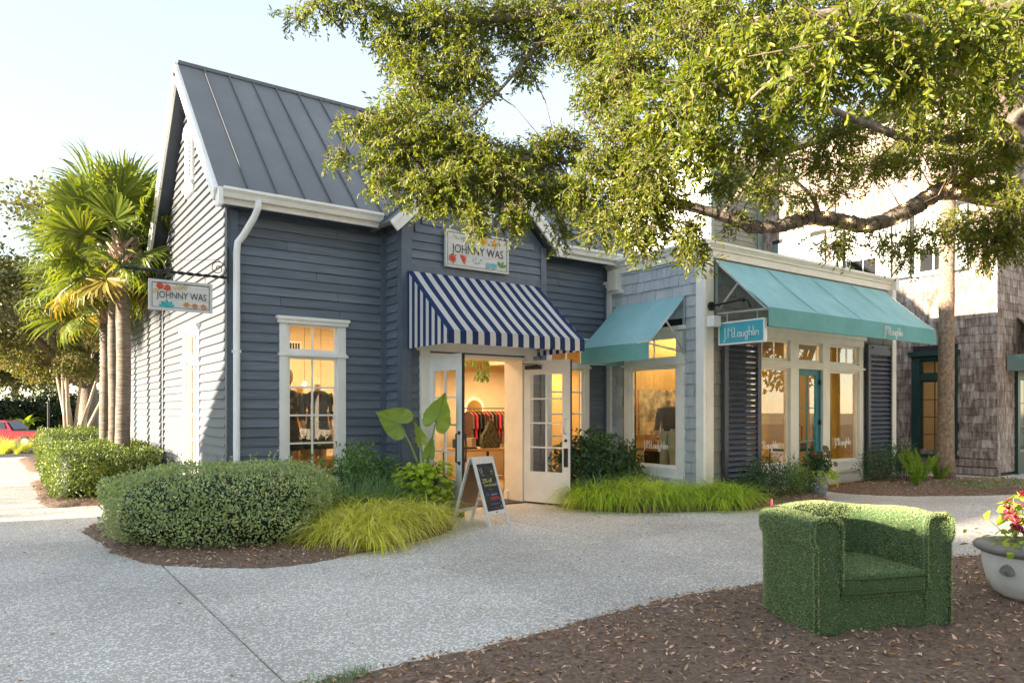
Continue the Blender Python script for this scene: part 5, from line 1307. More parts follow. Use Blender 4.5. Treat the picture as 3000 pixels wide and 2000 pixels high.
def ear_leaf(base, attach, tipdir, side, L, W, cup=.10):
    """heart-shaped, veined, wavy leaf"""
    t = Vector(tipdir).normalized(); s = Vector(side); s = (s - t*s.dot(t)).normalized(); nn = t.cross(s); mb = MB(); rings = 7; seg = 44
    att = Vector(attach)
    mb.v.append(tuple(att))
    for r_ in range(1, rings+1):
        f_ = r_/rings
        for k in range(seg):
            a = 2*math.pi*k/seg; x = math.cos(a); y = math.sin(a)
            ol = EAR[k]; px = ol[0]*L*f_; py = ol[1]*W*f_
            wav = .026*math.sin(a*9)*f_**2.5*L + .016*math.cos(a*20)*f_*L
            pz = -cup*L*(f_**2)*(.5+.9*max(0,x)) + cup*.9*L*abs(math.sin(a))*f_ + wav
            mb.v.append(tuple(att + t*px + s*py + nn*pz))
    for k in range(seg): mb.f.append((0, 1+k, 1+(k+1)%seg))
    for r_ in range(rings-1):
        for k in range(seg):
            a = 1+r_*seg+k; b = 1+r_*seg+(k+1)%seg; mb.f.append((a, a+seg, b+seg, b))
    lo = mb.build('leaf', M['earleaf'], ear, True)
    st = MB(); b = Vector(base); mid = (b+att)/2 + Vector((0,0,.05)); st.tube([b, b.lerp(mid,.5)+(mid-b).cross(nn)*.0, mid, att], [.022,.018,.014,.010], 8); st.build('stalk', M['stem'], lo, True)
    ve = MB(); ve.tube([att, att+t*L*.30+nn*(-cup*L*.06)+nn*.003, att+t*L*.58+nn*(-cup*L*.42)+nn*.003], [.007,.005,.002], 5)
    for q in range(1, 6):
        for sg_ in (-1, 1):
            a0 = att+t*L*(.09*q-.06)+nn*(-cup*L*(.03*q*q*.12)+.004); ve.tube([a0, a0+t*L*.09+s*sg_*W*.20+nn*cup*L*.10, a0+t*L*.13+s*sg_*W*(.36-.035*q)+nn*cup*L*.10], [.004,.003,.001], 4)
    ve.build('midrib', M['stem'], lo)
eb = Vector((5.12,9.42,.66)); up = Vector((0,0,1))
def cw(r, z, f=0): return CAM_R*r + up*z + CAM_F*f
ear_leaf(eb+cw(-.02,0), eb+cw(-.36,.74), cw(-.88,.42,-.15), cw(.42,.88,.20), .50, .50)
ear_leaf(eb+cw(.03,0), eb+cw(.19,.80), cw(.38,.90,-.12), cw(.88,-.38,-.25), .56, .46)
ear_leaf(eb+cw(0,.0,.03), eb+cw(-.06,.50,.10), cw(-.22,.97,.1), cw(.75,.2,-.6), .36, .24)
ear_leaf(eb+cw(.03,.0,-.03), eb+cw(.09,.30,-.06), cw(.1,.95,.1), cw(.8,-.1,.5), .34, .20)
vn = thing('sweet_potato_vine', 'bright chartreuse vine cascading down the front of the blue pot', 'plant', (5.1,9.2,.6))
n = 420; t = RNG.random(n); a = RNG.normal(-1.9, .75, n); rr = .24+.10*np.sin(t*3.0)+RNG.normal(size=n)*.03
c = np.column_stack([5.10+np.cos(a)*rr*1.3, 9.42+np.sin(a)*rr*1.1, .82-.80*t**1.2+RNG.normal(size=n)*.03]); c[:,2] = np.maximum(c[:,2], .06)
D = unit(np.column_stack([np.cos(a)+RNG.normal(size=n)*.5, np.sin(a)+RNG.normal(size=n)*.5, -RNG.random(n)*.8])); N = unit(np.column_stack([np.cos(a)*.7, np.sin(a)*.7, np.ones(n)*.8])+RNG.normal(size=(n,3))*.25)
np_mesh('foliage', *leaves(c, D, N, RNG.uniform(.07,.125,n), RNG.uniform(.06,.10,n), .12), M['limeleaf'], vn, 'stuff')
A_ = c - D*.06 - np.array([[0,0,.0]]); np_mesh('stem', *sticks(np.column_stack([5.12+np.cos(a)*.2, 9.42+np.sin(a)*.2, np.minimum(c[:,2]+.06,.7)]), c, .003, .002), M['stem'], vn, 'stuff')
pn = thing('red_flowers', 'small red flowers among dark leaves at the blue pot rim', 'flowers', (5.12,9.35,.7))
n = 260; a = RNG.uniform(0, 6.28, n); rr = RNG.uniform(.05,.27,n); c = np.column_stack([5.12+np.cos(a)*rr, 9.42+np.sin(a)*rr, .68+RNG.random(n)*.14])
np_mesh('foliage', *simple_leaves(c, unit(RNG.normal(size=(n,3))+[0,0,.5]), rand_dirs(n), .045, .018), M['shrubleaf'], pn, 'stuff')
V_ = []
for k in range(12):
    a = RNG.uniform(3.2, 6.4); c = np.array([5.12+math.cos(a)*.24, 9.42+math.sin(a)*.24, .74+RNG.random()*.10]); m_ = 14
    V_.append(simple_leaves(np.repeat([c], m_, 0), unit(RNG.normal(size=(m_,3))), rand_dirs(m_), .024, .016))
np_mesh('flower_heads', *merge(*V_), M['redflower'], pn, 'stuff')
sg = thing('spider_grass', 'cream striped arching grass in the blue pot', 'grass', (5.12,9.42,.68))
n = 46; a = RNG.uniform(0, 6.28, n); D = np.column_stack([np.cos(a)*.7, np.sin(a)*.7, RNG.uniform(.5,1.2,n)])
np_mesh('blades', *blades(np.column_stack([5.12+np.cos(a)*.12, 9.42+np.sin(a)*.12, np.full(n,.67)]), D, RNG.uniform(.3,.55,n), .011, RNG.uniform(.9,2.2,n)), M['paleblade'], sg, 'stuff')

gp = thing('plant_pot', 'mottled grey glazed pot at the foot of the teal door', 'pot', (12.38,7.58,0))
MB().lathe([(.13,0),(.145,.01),(.175,.12),(.185,.25),(.17,.34),(.18,.38),(.165,.385),(.15,.36)], 28, (12.38,7.58,0)).build('pot_body', M['greypot'], gp, True)
MB().lathe([(.01,.36),(.155,.36)], 10, (12.38,7.58,0)).build('soil', M['mulch'], gp)
gpl = thing('potted_plants', 'dark bushy foliage with red blooms and lime trailers in the grey pot', 'plant', (12.38,7.58,.38))
n = 420; c = np.array([12.38,7.58,.60])+unit(RNG.normal(size=(n,3)))*(RNG.random((n,1))**.4)*[.24,.24,.20]
np_mesh('dark_foliage', *leaves(c, unit(c-[12.38,7.58,.45]+RNG.normal(size=(n,3))*.1), unit(RNG.normal(size=(n,3))*.5+[0,0,1]), .075, .035), M['darkshrub'], gpl, 'stuff')
n = 520; a = RNG.uniform(0,6.28,n); t = RNG.random(n); rr = .22+.14*t; c = np.column_stack([12.38+np.cos(a)*rr, 7.58+np.sin(a)*rr, .46-.28*t*RNG.random(n)+RNG.normal(size=n)*.04])
np_mesh('lime_trailers', *leaves(c, unit(np.column_stack([np.cos(a), np.sin(a), -RNG.random(n)])), unit(np.column_stack([np.cos(a)*.6, np.sin(a)*.6, np.ones(n)])+RNG.normal(size=(n,3))*.3), .045, .035), M['limeleaf'], gpl, 'stuff')
V_ = []
for k in range(6):
    a = RNG.uniform(0, 6.28); c = np.array([12.38+math.cos(a)*.2, 7.58+math.sin(a)*.2-.05, .72+RNG.random()*.08]); V_.append(simple_leaves(np.repeat([c], 10, 0), unit(RNG.normal(size=(10,3))), rand_dirs(10), .035, .028))
np_mesh('flower_heads', *merge(*V_), M['redflower'], gpl, 'stuff')
V_ = []; mb = MB()
for dr_, hz, sz in ((.10,.52,.17),(.16,.44,.13),(.30,.22,.12),(.22,.36,.10)):
    tp = Vector((12.38,7.58,.42))+CAM_R*dr_+up*hz; mb.tube([(12.38,7.58,.40), tp], [.006,.004], 5)
    V_.append(leaves(np.array([tuple(tp)]), np.array([tuple(CAM_R*.5-up*.6)]), np.array([tuple(-CAM_F+up*.2)]), sz, sz*.8, .05))
mb.build('stem', M['stem'], gpl); np_mesh('caladium_leaves', *merge(*V_), leafy('caladium_leaf', [(.12,.17,.07),(.20,.10,.06),(.15,.20,.08)], .5, .3), gpl, 'stuff')

# ------------------------------------------------------------------ goods inside the shops
up = Vector((0,0,1))
ORD = 'first second third fourth fifth sixth seventh eighth ninth tenth eleventh twelfth thirteenth fourteenth fifteenth last'.split()
def hung(name, rack_p0, rack_p1, n, labelf, mats, grp, L0=.62, L1=.85, wid=.42):
    """garments hanging along a rail, each its own thing"""
    a, b = Vector(rack_p0), Vector(rack_p1); ax_ = (b-a).normalized(); sd = Vector((-ax_.y, ax_.x, 0)); protos = []
    for k in range(n):
        p = a.lerp(b, (k+.5)/n); mname = mats[k % len(mats)]; L_ = random.uniform(L0, L1)
        g = thing('garment', labelf(mname).replace('garment', 'garment %s from left' % ORD[k]), 'garment', p, group=grp)
        mb = MB(); w = wid/2; th = .022
        pts = [(-.05,-.05),(-w*.95,-.13),(-w*1.05,-.42),(-w*.80,-.40),(-w*.72,-.24),(-w*.85,-L_),(w*.85,-L_),(w*.72,-.24),(w*.80,-.40),(w*1.05,-.42),(w*.95,-.13),(.05,-.05)]
        mb.prism([p + sd*x + up*z - ax_*th for x, z in pts], ax_*th*2); mb.build('cloth', M[mname], g)
        h = MB(); h.tube([p + up*.0, p - up*.05], .004, 5); h.bar(p - up*.05, p - up*.11 + sd*w*.85, .012, .02); h.bar(p - up*.05, p - up*.11 - sd*w*.85, .012, .02); h.build('hanger', M['wood'], g)
def rack(name, label, a, b, h):
    a, b = Vector(a), Vector(b); t = thing(name, label, 'clothes rack', (a+b)/2)
    MB().tube([a+up*h, b+up*h], .012, 8).build('rail', M['blackmetal'], t)
    for p in (a, b): MB().tube([p, p+up*(h+.02)], .012, 8).build('post', M['blackmetal'], t)
    for p in (a, b): MB().box(p.x-.05,p.y-.2,.012,p.x+.05,p.y+.2,.03).build('foot', M['blackmetal'], t)
rack('clothes_rack', 'black metal clothes rack full of dark and red garments beyond the open doors', (8.15,13.25,.012), (9.9,13.25,.012), 1.62)
hung('garment', (8.25,13.25,1.615), (9.85,13.25,1.615), 16, lambda m: {'cloth_black':'black garment on the rack inside the open doors','cloth_red':'red garment on the rack inside the open doors','cloth_mix':'patterned brown garment on the rack inside the open doors'}[m], ['cloth_mix','cloth_red','cloth_black','cloth_black','cloth_red','cloth_mix','cloth_black','cloth_red'], 'garments on the rack')
mr = thing('wall_mirror', 'round mirror in deep pale frame on the warm back wall', 'mirror', (8.78,13.86,1.62))
MB().tube([(8.78,13.895,1.62),(8.78,13.76,1.62)], .27, 32).build('frame', M['cream'], mr); MB().tube([(8.78,13.765,1.62),(8.78,13.752,1.62)], .20, 32).build('glass', M['mirror'], mr)
tb = thing('display_table', 'honey wood display table with dark legs inside the doorway', 'table', (7.7,11.9,0))
MB().box(7.05,11.55,.80,8.15,12.25,.85).build('tabletop', M['wood'], tb)
MB().box(7.08,11.58,.28,8.12,12.22,.31).build('shelf', M['wood'], tb)
for x in (7.09, 8.11):
    for y in (11.59, 12.21): MB().box(x-.02,y-.02,.012,x+.02,y+.02,.80).build('leg', M['blackmetal'], tb)
bg = thing('shoulder_bag', 'leaf patterned shoulder bag standing on the wooden table', 'bag', (7.86,11.75,.85))
mb = MB(); prof = [(-.19,0),(.19,0),(.215,.10),(.19,.25),(.10,.37),(.03,.55),(.0,.58),(-.03,.55),(-.10,.37),(-.19,.25),(-.215,.10)]
mb.prism([(7.86+x, 11.70, .85+z) for x, z in prof], (0,.10,0)); mb.build('bag_body', M['bagcloth'], bg)
MB().tube([(7.80,11.75,1.18),(7.83,11.75,1.48),(7.89,11.75,1.48),(7.92,11.75,1.18)], .012, 6).build('strap', M['cloth_black'], bg)
for k, (x, y, w, h, m_, l) in enumerate(((7.35,11.75,.30,.03,'cloth_black','folded black cloth on the left of the wooden table'),(7.55,11.95,.10,.20,'skin','tan candle box standing behind the shoulder bag'),(7.30,12.05,.12,.18,'darkglass','dark glass jar at the rear left of the table'))):
    o = MB().box(x-w/2,y-.1,.85,x+w/2,y+.1,.85+h).build(['folded_cloth','candle_box','glass_jar'][k], M[m_]); props(o, l, ['cloth','box','jar'][k])
# wall paintings of leaves
wp = thing('wall_art', 'painted green leaf spray high on the warm back wall', 'wall art', (8.6,12.19,2.6))
WA = front(13.895)
class PF(Face): pass
mb = MB(); fA = front(13.19)
for a in range(9): petal(mb, fA, 7.9, 2.93, -1.57+(a-4)*.22, .55, .06, .01+.001*a)
mb.build('painted_leaf', PAINT['green'], wp)
mb = MB()
for a in range(8): petal(mb, fA, 8.65, 3.05, -1.57+(a-4)*.25, .36, .06, .01+.001*a)
mb.build('painted_flower', PAINT['rust'], wp)
# mannequins
def mannequin(name, label, loc, rz, top, bottom, skirt=False, head=True):
    t = thing(name, label, 'mannequin', loc, rz); b = MB()
    def ell(cx, cy, z, rx, ry, n=16): return [(cx+rx*math.cos(2*math.pi*k/n), cy+ry*math.sin(2*math.pi*k/n), z) for k in range(n)]
    def loft(rings, mb=None):
        mb = mb or MB(); base = len(mb.v); n = len(rings[0])
        for r_ in rings: mb.v += r_
        for i in range(len(rings)-1):
            for k in range(n): k2 = (k+1)%n; mb.f.append((base+i*n+k, base+i*n+k2, base+(i+1)*n+k2, base+(i+1)*n+k))
        mb.f.append(tuple(base+k for k in reversed(range(n)))); mb.f.append(tuple(base+(len(rings)-1)*n+k for k in range(n))); return mb
    # body: legs, torso, neck and head in one piece
    body = loft([ell(0,0,.86,.155,.105),ell(0,0,1.0,.125,.09),ell(0,0,1.12,.13,.095),ell(0,.0,1.28,.17,.11),ell(0,0,1.40,.175,.095),ell(0,0,1.45,.10,.07),ell(0,0,1.48,.052,.052),ell(0,-.01,1.56,.048,.05)])
    if head: loft([ell(0,-.01,1.54,.045,.05),ell(0,-.02,1.59,.065,.08),ell(0,-.02,1.66,.078,.098),ell(0,-.012,1.73,.074,.092),ell(0,-.005,1.78,.05,.062),ell(0,0,1.80,.012,.015)], body)
    for s in (-1, 1):
        loft([ell(s*.085,0,.90,.085,.10),ell(s*.085,0,.70,.075,.085),ell(s*.085,0,.48,.055,.062),ell(s*.085,.01,.30,.052,.06),ell(s*.085,.01,.10,.035,.04),ell(s*.085,-.03,.03,.04,.09),ell(s*.085,-.03,.0,.04,.09)], body)
        body.tube([(s*.18,0,1.40),(s*.225,.02,1.22),(s*.235,.01,1.12),(s*.23,-.06,.95),(s*.23,-.09,.86)], [.05,.042,.036,.030,.024], 10)
        for q in range(4): body.tube([(s*(.222+.008*q),-.075-.012*q,.87),(s*(.222+.007*q),-.10-.012*q,.80),(s*.222,-.09-.012*q,.755+.01*abs(q-1.5))], [.010,.009,.006], 6)
        body.tube([(s*.215,-.075,.86),(s*.20,-.11,.83),(s*.198,-.12,.80)], [.011,.009,.007], 6)
    if head:
        body.tube([(0,-.11,1.69),(0,-.128,1.645),(0,-.112,1.63)], [.008,.014,.010], 6)
    body.build('body', M['skin'], t, True, local=True)
    loft([ell(0,0,.98,.165,.125),ell(0,0,1.12,.150,.115),ell(0,0,1.28,.185,.128),ell(0,0,1.40,.19,.115),ell(0,0,1.455,.11,.085)]).build('top', M[top], t, True, local=True)
    for s in (-1,1): MB().tube([(s*.17,0,1.405),(s*.23,.02,1.22),(s*.24,.0,1.08),(s*.235,-.05,.98)], [.066,.06,.054,.05], 10).build('sleeve', M[top], t, True, local=True)
    if skirt: loft([ell(0,0,.52,.27,.20),ell(0,0,.75,.22,.165),ell(0,0,1.0,.155,.12)]).build('skirt', M[bottom], t, True, local=True)
    else:
        for s in (-1, 1): loft([ell(s*.10,0,.10,.085,.085),ell(s*.098,0,.40,.088,.085),ell(s*.09,0,.72,.10,.105),ell(s*.07,0,.95,.10,.118),ell(s*.065,0,1.02,.09,.112)]).build('trouser_leg', M[bottom], t, True, local=True)
    return t
mannequin('mannequin', 'tan mannequin in dark dress in the tall window, nearer the corner downpipe', (3.66,11.15,.45), .2, 'denim', 'denim', True)
mannequin('mannequin', 'tan mannequin in black jacket in the tall window, nearer the entry', (4.22,11.35,.45), -.4, 'cloth_black', 'denim', True, False)
mannequin('mannequin', 'headless mannequin in grey knit top and pale green trousers behind the side window', (10.50,9.50,.22), R(-70), 'cloth_grey', 'cloth_sage', False, False)
o = MB().box(3.2,10.72,.012,4.9,11.6,.45).build('display_platform', M['wood']); props(o, 'low honey wood platform under the mannequins in the tall window', 'platform')
pk = thing('display_chair', 'honey wood plank chair behind the tall front window', 'chair', (3.9,10.95,.45))
for k in range(5): MB().box(3.50+k*.16,11.45+.01*k,.46,3.63+k*.16,11.48+.01*k,1.12+.05*math.sin(k*.8)).build('back_slat', M['wood'], pk)
for z in (.62,.78): MB().box(3.45,10.82,z,4.3,10.93,z+.045).build('seat_slat', M['wood'], pk)
for x in (3.50,4.20): MB().box(x,10.84,.45,x+.10,10.9,.78).build('leg', M['wood'], pk)
# vent grille and pendant lamps
vg = thing('vent_grille', 'cream air vent grille high on the wall behind the tall window', 'vent', (4.55,13.88,2.78))
mb = MB(); VF = front(13.895); VF.box(mb, 4.30,4.84,0,.02,2.66,2.94); mb.build('frame', M['cream'], vg)
for k in range(9): mb = MB(); VF.box(mb, 4.34+k*.053,4.375+k*.053,.021,.026,2.70,2.90); mb.build('slot', M['blackmetal'], vg)
for k, (x, y, z, lab) in enumerate(((3.6,12.2,2.2,'glowing pendant bulb on the left behind the tall front window'),(4.45,12.6,2.06,'glowing pendant bulb in the middle of the tall front window'),(4.9,13.0,1.92,'lowest glowing pendant bulb behind the tall front window'),(4.95,12.1,2.2,'glowing pendant bulb on the right behind the tall front window'))):
    p = thing('pendant_lamp', lab, 'lamp', (x,y,z), group='pendant lamps'); MB().sphere((x,y,z), .035, 10, 6).build('bulb', M['bulb'], p, True); MB().tube([(x,y,z+.03),(x,y,3.29)], .004, 5).build('cord', M['blackmetal'], p)
def room_light(name, loc, size, power, col):
    l = bpy.data.lights.new(name, 'AREA'); l.shape = 'RECTANGLE'; l.size, l.size_y = size; l.energy = power; l.color = col
    o = bpy.data.objects.new(name, l); scene.collection.objects.link(o); o.location = loc
room_light('shop_ceiling_lamp', (6.6,12.2,3.26), (3.2,1.2), 10, (1,.71,.39)); room_light('shop_ceiling_lamp', (3.9,12.4,3.26), (1.4,1.4), 4.5, (1,.71,.39)); room_light('shop_ceiling_lamp', (9.2,12.4,2.5), (1.2,.6), 6, (1,.71,.39))
room_light('dress_shop_lamp', (11.3,10.3,3.26), (1.6,1.2), 3.2, (1,.78,.52)); room_light('dress_shop_lamp', (14.2,10.6,3.26), (1.8,1.2), 2.6, (1,.78,.52)); room_light('cedar_shop_lamp', (21,9,3.16), (1.2,1.2), 1.6, (1,.75,.45))
for k in range(4):
    p = thing('ceiling_lamp', '%s lit ceiling strip counted from the side window of the shingled shop' % ORD[k], 'lamp', (10.9+.7*k,9.3+.5*k,3.27), group='ceiling strips'); MB().box(10.75+.7*k,9.26+.5*k,3.265,11.05+.7*k,9.34+.5*k,3.295).build('diffuser', M['bulb'], p)
# dress shop goods
pt = thing('framed_painting', 'large abstract painting in wood frame behind the side window', 'painting', (11.6,10.58,1.5))
MB().box(10.75,10.63,1.02,12.35,10.66,2.08).build('frame', M['wood'], pt); MB().box(10.82,10.615,1.08,12.29,10.63,2.02).build('canvas', M['paint_art'], pt)
pw = MB().box(10.03,10.66,.02,12.6,10.72,3.3).build('partition_wall', M['int_ochre'], dress)
ct = thing('console_table', 'dark console table under the abstract painting', 'table', (11.4,10.3,0)); MB().box(10.8,10.1,.76,12.2,10.55,.82).build('tabletop', M['wood'], ct); MB().box(10.85,10.15,.02,12.15,10.5,.76).build('cabinet', M['cloth_black'], ct)
for k, x in enumerate((11.0,11.35,11.8)):
    o = MB().box(x-.1,10.2,.82,x+.1,10.4,.96+.03*k).build('display_box', M[['kraft','cloth_mix','kraft'][k]]); props(o, ['kraft box at the left end of the dark console','patterned box in the middle of the dark console','taller kraft box at the right end of the dark console'][k], 'box')
yc = thing('curtain', 'ochre curtain panel inside the left shopfront window', 'curtain', (12.2,8.6,.1)); MB().box(12.08,8.55,.45,12.30,8.59,2.5).build('panel', M['yellowcard'], yc)
yc = thing('curtain', 'ochre curtain panel inside the right shopfront window', 'curtain', (14.7,8.6,.1)); MB().box(14.50,8.55,.45,14.78,8.59,2.9).build('panel', M['yellowcard'], yc)
kb = thing('paper_bag', 'kraft paper bag standing inside the left shopfront window', 'bag', (11.50,8.65,.54)); MB().box(11.38,8.58,.54,11.66,8.74,.94).build('bag_body', M['kraft'], kb); MB().tube([(11.46,8.66,.94),(11.48,8.66,1.06),(11.56,8.66,1.06),(11.58,8.66,.94)], .006, 5).build('handle', M['kraft'], kb)
o = MB().box(11.1,8.5,.05,12.3,9.0,.53).build('display_plinth', M['wood']); props(o, 'low wood plinth inside the left shopfront window', 'plinth')
rack('clothes_rack', 'black clothes rack standing inside the turquoise awning shop', (13.2,11.6,.02), (15.2,11.6,.02), 1.6)
hung('garment', (13.3,11.6,1.595), (15.1,11.6,1.595), 10, lambda m: {'cloth_black':'black garment on the rack inside the turquoise awning shop','cloth_sage':'pale green garment on the rack inside the turquoise awning shop','cloth_grey':'grey garment on the rack inside the turquoise awning shop'}[m], ['cloth_black','cloth_sage','cloth_grey'], 'garments in the dress shop')

def shelf_unit(x0, x1, y, zs, where, cols):
    t = thing('shelf_unit', 'honey wood wall shelves with folded knits %s' % where, 'shelf', ((x0+x1)/2,y,.012))
    for z in zs: MB().box(x0,y-.32,z-.03,x1,y,z).build('shelf_board', M['wood'], t)
    for x in (x0, x1-.03): MB().box(x,y-.32,.012,x+.03,y,zs[-1]+.45).build('side_panel', M['wood'], t)
    n = len(cols)//len(zs)
    for k, c in enumerate(cols):
        r_, q = divmod(k, n)
        if r_ >= len(zs): break
        x = x0+.08+(x1-x0-.16)*(q+.5)/n; w = (x1-x0-.16)/n*.42; mb = MB(); h = 0
        for j in range(3): mb.box(x-w,y-.29,zs[r_]+h+.001,x+w,y-.03,zs[r_]+h+.055); h += .058
        lab = '%s folded knits on the %s shelf %s' % (c, ('lowest','middle','top')[r_], where)
        kt = thing('folded_knit', lab, 'clothes', (x,y-.16,zs[r_]), group='folded knits')
        for j in range(3): MB().box(x-w,y-.29,zs[r_]+.001+.058*j,x+w,y-.03,zs[r_]+.055+.058*j).build('garment', M['sw_'+c], kt)
shelf_unit(4.75, 6.15, 13.88, (.7,1.15,1.6), 'behind the tall front window', ['navy','cream','red','teal','ochre','grey','pink','green','cream','grey','navy','red'])
shelf_unit(12.9, 14.3, 13.38, (.7,1.15,1.6), 'deep inside the turquoise awning shop', ['cream','navy','pink','green','grey','teal','navy','red','ochre','cream','green','pink'])
tt = thing('display_table', 'low dark display table behind the right shopfront window', 'table', (14.2,9.4,.02))
MB().box(13.75,9.05,.70,14.7,9.65,.75).build('tabletop', M['cloth_black'], tt)
for x in (13.8,14.65):
    for y in (9.1,9.6): MB().box(x-.025,y-.025,.02,x+.025,y+.025,.70).build('leg', M['blackmetal'], tt)
for k, (x, c) in enumerate(((13.95,'cream'),(14.22,'navy'),(14.5,'pink'))):
    kt = thing('folded_knit', '%s folded knits on the low dark table behind the right shopfront window' % c, 'clothes', (x,9.35,.75), group='folded knits')
    for j in range(2): MB().box(x-.11,9.2,.751+.058*j,x+.11,9.5,.805+.058*j).build('garment', M['sw_'+c], kt)
mannequin('mannequin', 'headless mannequin in dark dress behind the right shopfront window', (14.35,8.75,.05), .3, 'denim', 'denim', True, False)
fp = thing('hanging_plant', 'trailing green plant hanging from the ceiling inside the open doors', 'plant', (7.55,11.6,2.9))
n = 90; a = RNG.uniform(0,6.28,n); t = RNG.random(n); np_mesh('foliage', *leaves(np.column_stack([7.55+np.cos(a)*.16*(1-t*.4), 11.6+np.sin(a)*.16*(1-t*.4), 2.95-.75*t]), unit(np.column_stack([np.cos(a)*.5, np.sin(a)*.5, -np.ones(n)])), rand_dirs(n), .13, .04), M['shrubleaf'], fp, 'stuff')
MB().tube([(7.55,11.6,2.85),(7.55,11.6,3.29)], .005, 5).build('cord', M['blackmetal'], fp)
# ------------------------------------------------------------------ hedges and shrubs
def leaf_shell(P, Nrm, mat, parent, L, W, name='foliage', spread=.6, tilt=.5, simple=False):
    n = len(P); D = unit(Nrm*tilt + RNG.normal(size=(n,3))*spread + np.array([[0,0,.25]])); N = unit(Nrm + RNG.normal(size=(n,3))*.5)
    f = simple_leaves if simple else leaves
    V, F = f(P, D, N, RNG.uniform(*L, n), RNG.uniform(*W, n)); return np_mesh(name, V, F, mat, parent, 'stuff')
def super_pts(n, c, h, e, inner=.18, zmin=.03, wob=.05, seed=0):
    """points just under the skin of a rounded block and their outward directions"""
    d = rand_dirs(n*2); d = d[d[:,2] > -.75][:n]; n = len(d)
    k = (np.abs(d)**(2/e)).sum(1)**(-e/2); p = d*k[:,None]
    nr = unit(np.sign(p)*np.abs(p)**(2/e-1)/np.array(h))
    bumps = 1 + wob*(np.sin(d@np.array([7,3,5.])+seed)+np.sin(d@np.array([-4,9,6.])+1.3*seed)+.7*np.sin(d@np.array([13,-11,8.])))
    p = p*np.array(h)*bumps[:,None]*(1-inner*RNG.random(n)**2)[:,None]
    return p, nr
def rotz(p, a): c, s = math.cos(a), math.sin(a); return np.column_stack([p[:,0]*c-p[:,1]*s, p[:,0]*s+p[:,1]*c, p[:,2]])
def hedge(name, label, cx, cy, half, rz, e, n, mat, L, W, z0=0.0, wob=.03, core=.86, inner=.18):
    t = thing(name, label, 'hedge', (cx,cy,0)); p, nr = super_pts(n, None, half, e, inner, wob=wob)
    p, nr = rotz(p, rz), rotz(nr, rz); p = p + np.array([[cx,cy,half[2]+z0]]); k = p[:,2] > .03; p, nr = p[k], nr[k]
    leaf_shell(p, nr, mat, t, L, W)
    m = 170; q, qn = super_pts(m, None, half, e, .02, wob=wob); q = rotz(q, rz)+np.array([[cx,cy,half[2]+z0]]); qn = rotz(qn, rz); kk = q[:,2] > .25; q, qn = q[kk], qn[kk]; m = len(q)   # stray shoots
    sd_ = unit(qn*.6+RNG.normal(size=(m,3))*.35+[0,0,.6]); sl = RNG.uniform(.05,.15,m); tip = q+sd_*sl[:,None]; tt = np.tile(np.linspace(.2,1,7), m); si = np.repeat(np.arange(m), 7)
    V, F = leaves(q[si]+(tip-q)[si]*tt[:,None], unit(sd_[si]+RNG.normal(size=(m*7,3))*.8), unit(RNG.normal(size=(m*7,3))+[0,0,.8]), RNG.uniform(*L, m*7), RNG.uniform(*W, m*7)); np_mesh('shoots', V, F, mat, t, 'stuff'); np_mesh('shoot_stems', *sticks(q-sd_*.05, tip, .003, .0015), M['twig'], t, 'stuff')
    m = 420; q, _ = super_pts(m, None, tuple(h*.9 for h in half), e, .3, wob=wob); q = rotz(q, rz)+np.array([[cx,cy,half[2]+z0]]); q = q[q[:,2] > .05]
    base = np.column_stack([cx+(q[:,0]-cx)*.6, cy+(q[:,1]-cy)*.6, np.full(len(q), .02)]); mid = (q+base)/2+RNG.normal(size=q.shape)*.04
    np_mesh('stems', *merge(sticks(base, mid, .008, .005), sticks(mid, q, .005, .002)), M['twig'], t, 'stuff')
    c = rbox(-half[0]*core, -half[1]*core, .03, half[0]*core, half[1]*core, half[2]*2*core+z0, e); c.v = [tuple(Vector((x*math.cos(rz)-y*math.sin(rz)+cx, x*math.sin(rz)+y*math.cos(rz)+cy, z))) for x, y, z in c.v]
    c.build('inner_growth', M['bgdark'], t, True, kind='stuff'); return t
hedge('hedge', 'rounded waist high hedge with small grey green leaves at the house corner', 2.30, 9.33, (1.24,1.08,.46), R(-35.5), .55, 27000, M['hedgeleaf'], (.020,.042), (.012,.024))
hedge('hedge', 'clipped boxy hedge with sunlit flat top at the foot of the palms', 1.62, 16.6, (.88,2.35,.46), 0, .20, 26000, M['hedgeleaf2'], (.028,.05), (.018,.03))
hedge('hedge', 'farthest clipped dark hedge beside the path below the red stop sign', 1.78, 24.8, (.84,2.9,.5), 0, .2, 9000, M['hedgeleaf2'], (.04,.07), (.025,.04))
def bush(name, label, c, h, n, mat, L, W, cat='shrub', stems=40, e=1.0, wob=.12, inner=.75, group=None):
    t = thing(name, label, cat, (c[0],c[1],0), group=group); p, nr = super_pts(n, None, h, e, inner, wob=wob, seed=c[0]*3)
    p = p + np.array([[c[0],c[1],c[2]]]); k = p[:,2] > .03; p, nr = p[k], nr[k]; leaf_shell(p, nr, mat, t, L, W, spread=.7)
    q = p[RNG.choice(len(p), min(stems, len(p)), False)]; b = np.repeat([[c[0],c[1],.02]], len(q), 0)+RNG.normal(size=(len(q),3))*[.06,.06,0]; mid = (b+q)/2+RNG.normal(size=q.shape)*.03+[0,0,.04]
    np_mesh('stems', *merge(sticks(b, mid, .006, .004), sticks(mid, q, .004, .0015)), M['twig'], t, 'stuff'); return t
bush('shrub', 'leafy green shrub rising between the tall window and the blue pot', (4.22,9.75,.62), (.36,.30,.50), 1500, M['shrubleaf'], (.04,.075), (.022,.04))
bush('shrub', 'low green shrub just left of the blue pot', (4.72,9.82,.45), (.28,.25,.45), 1000, M['shrubleaf'], (.04,.075), (.022,.04))
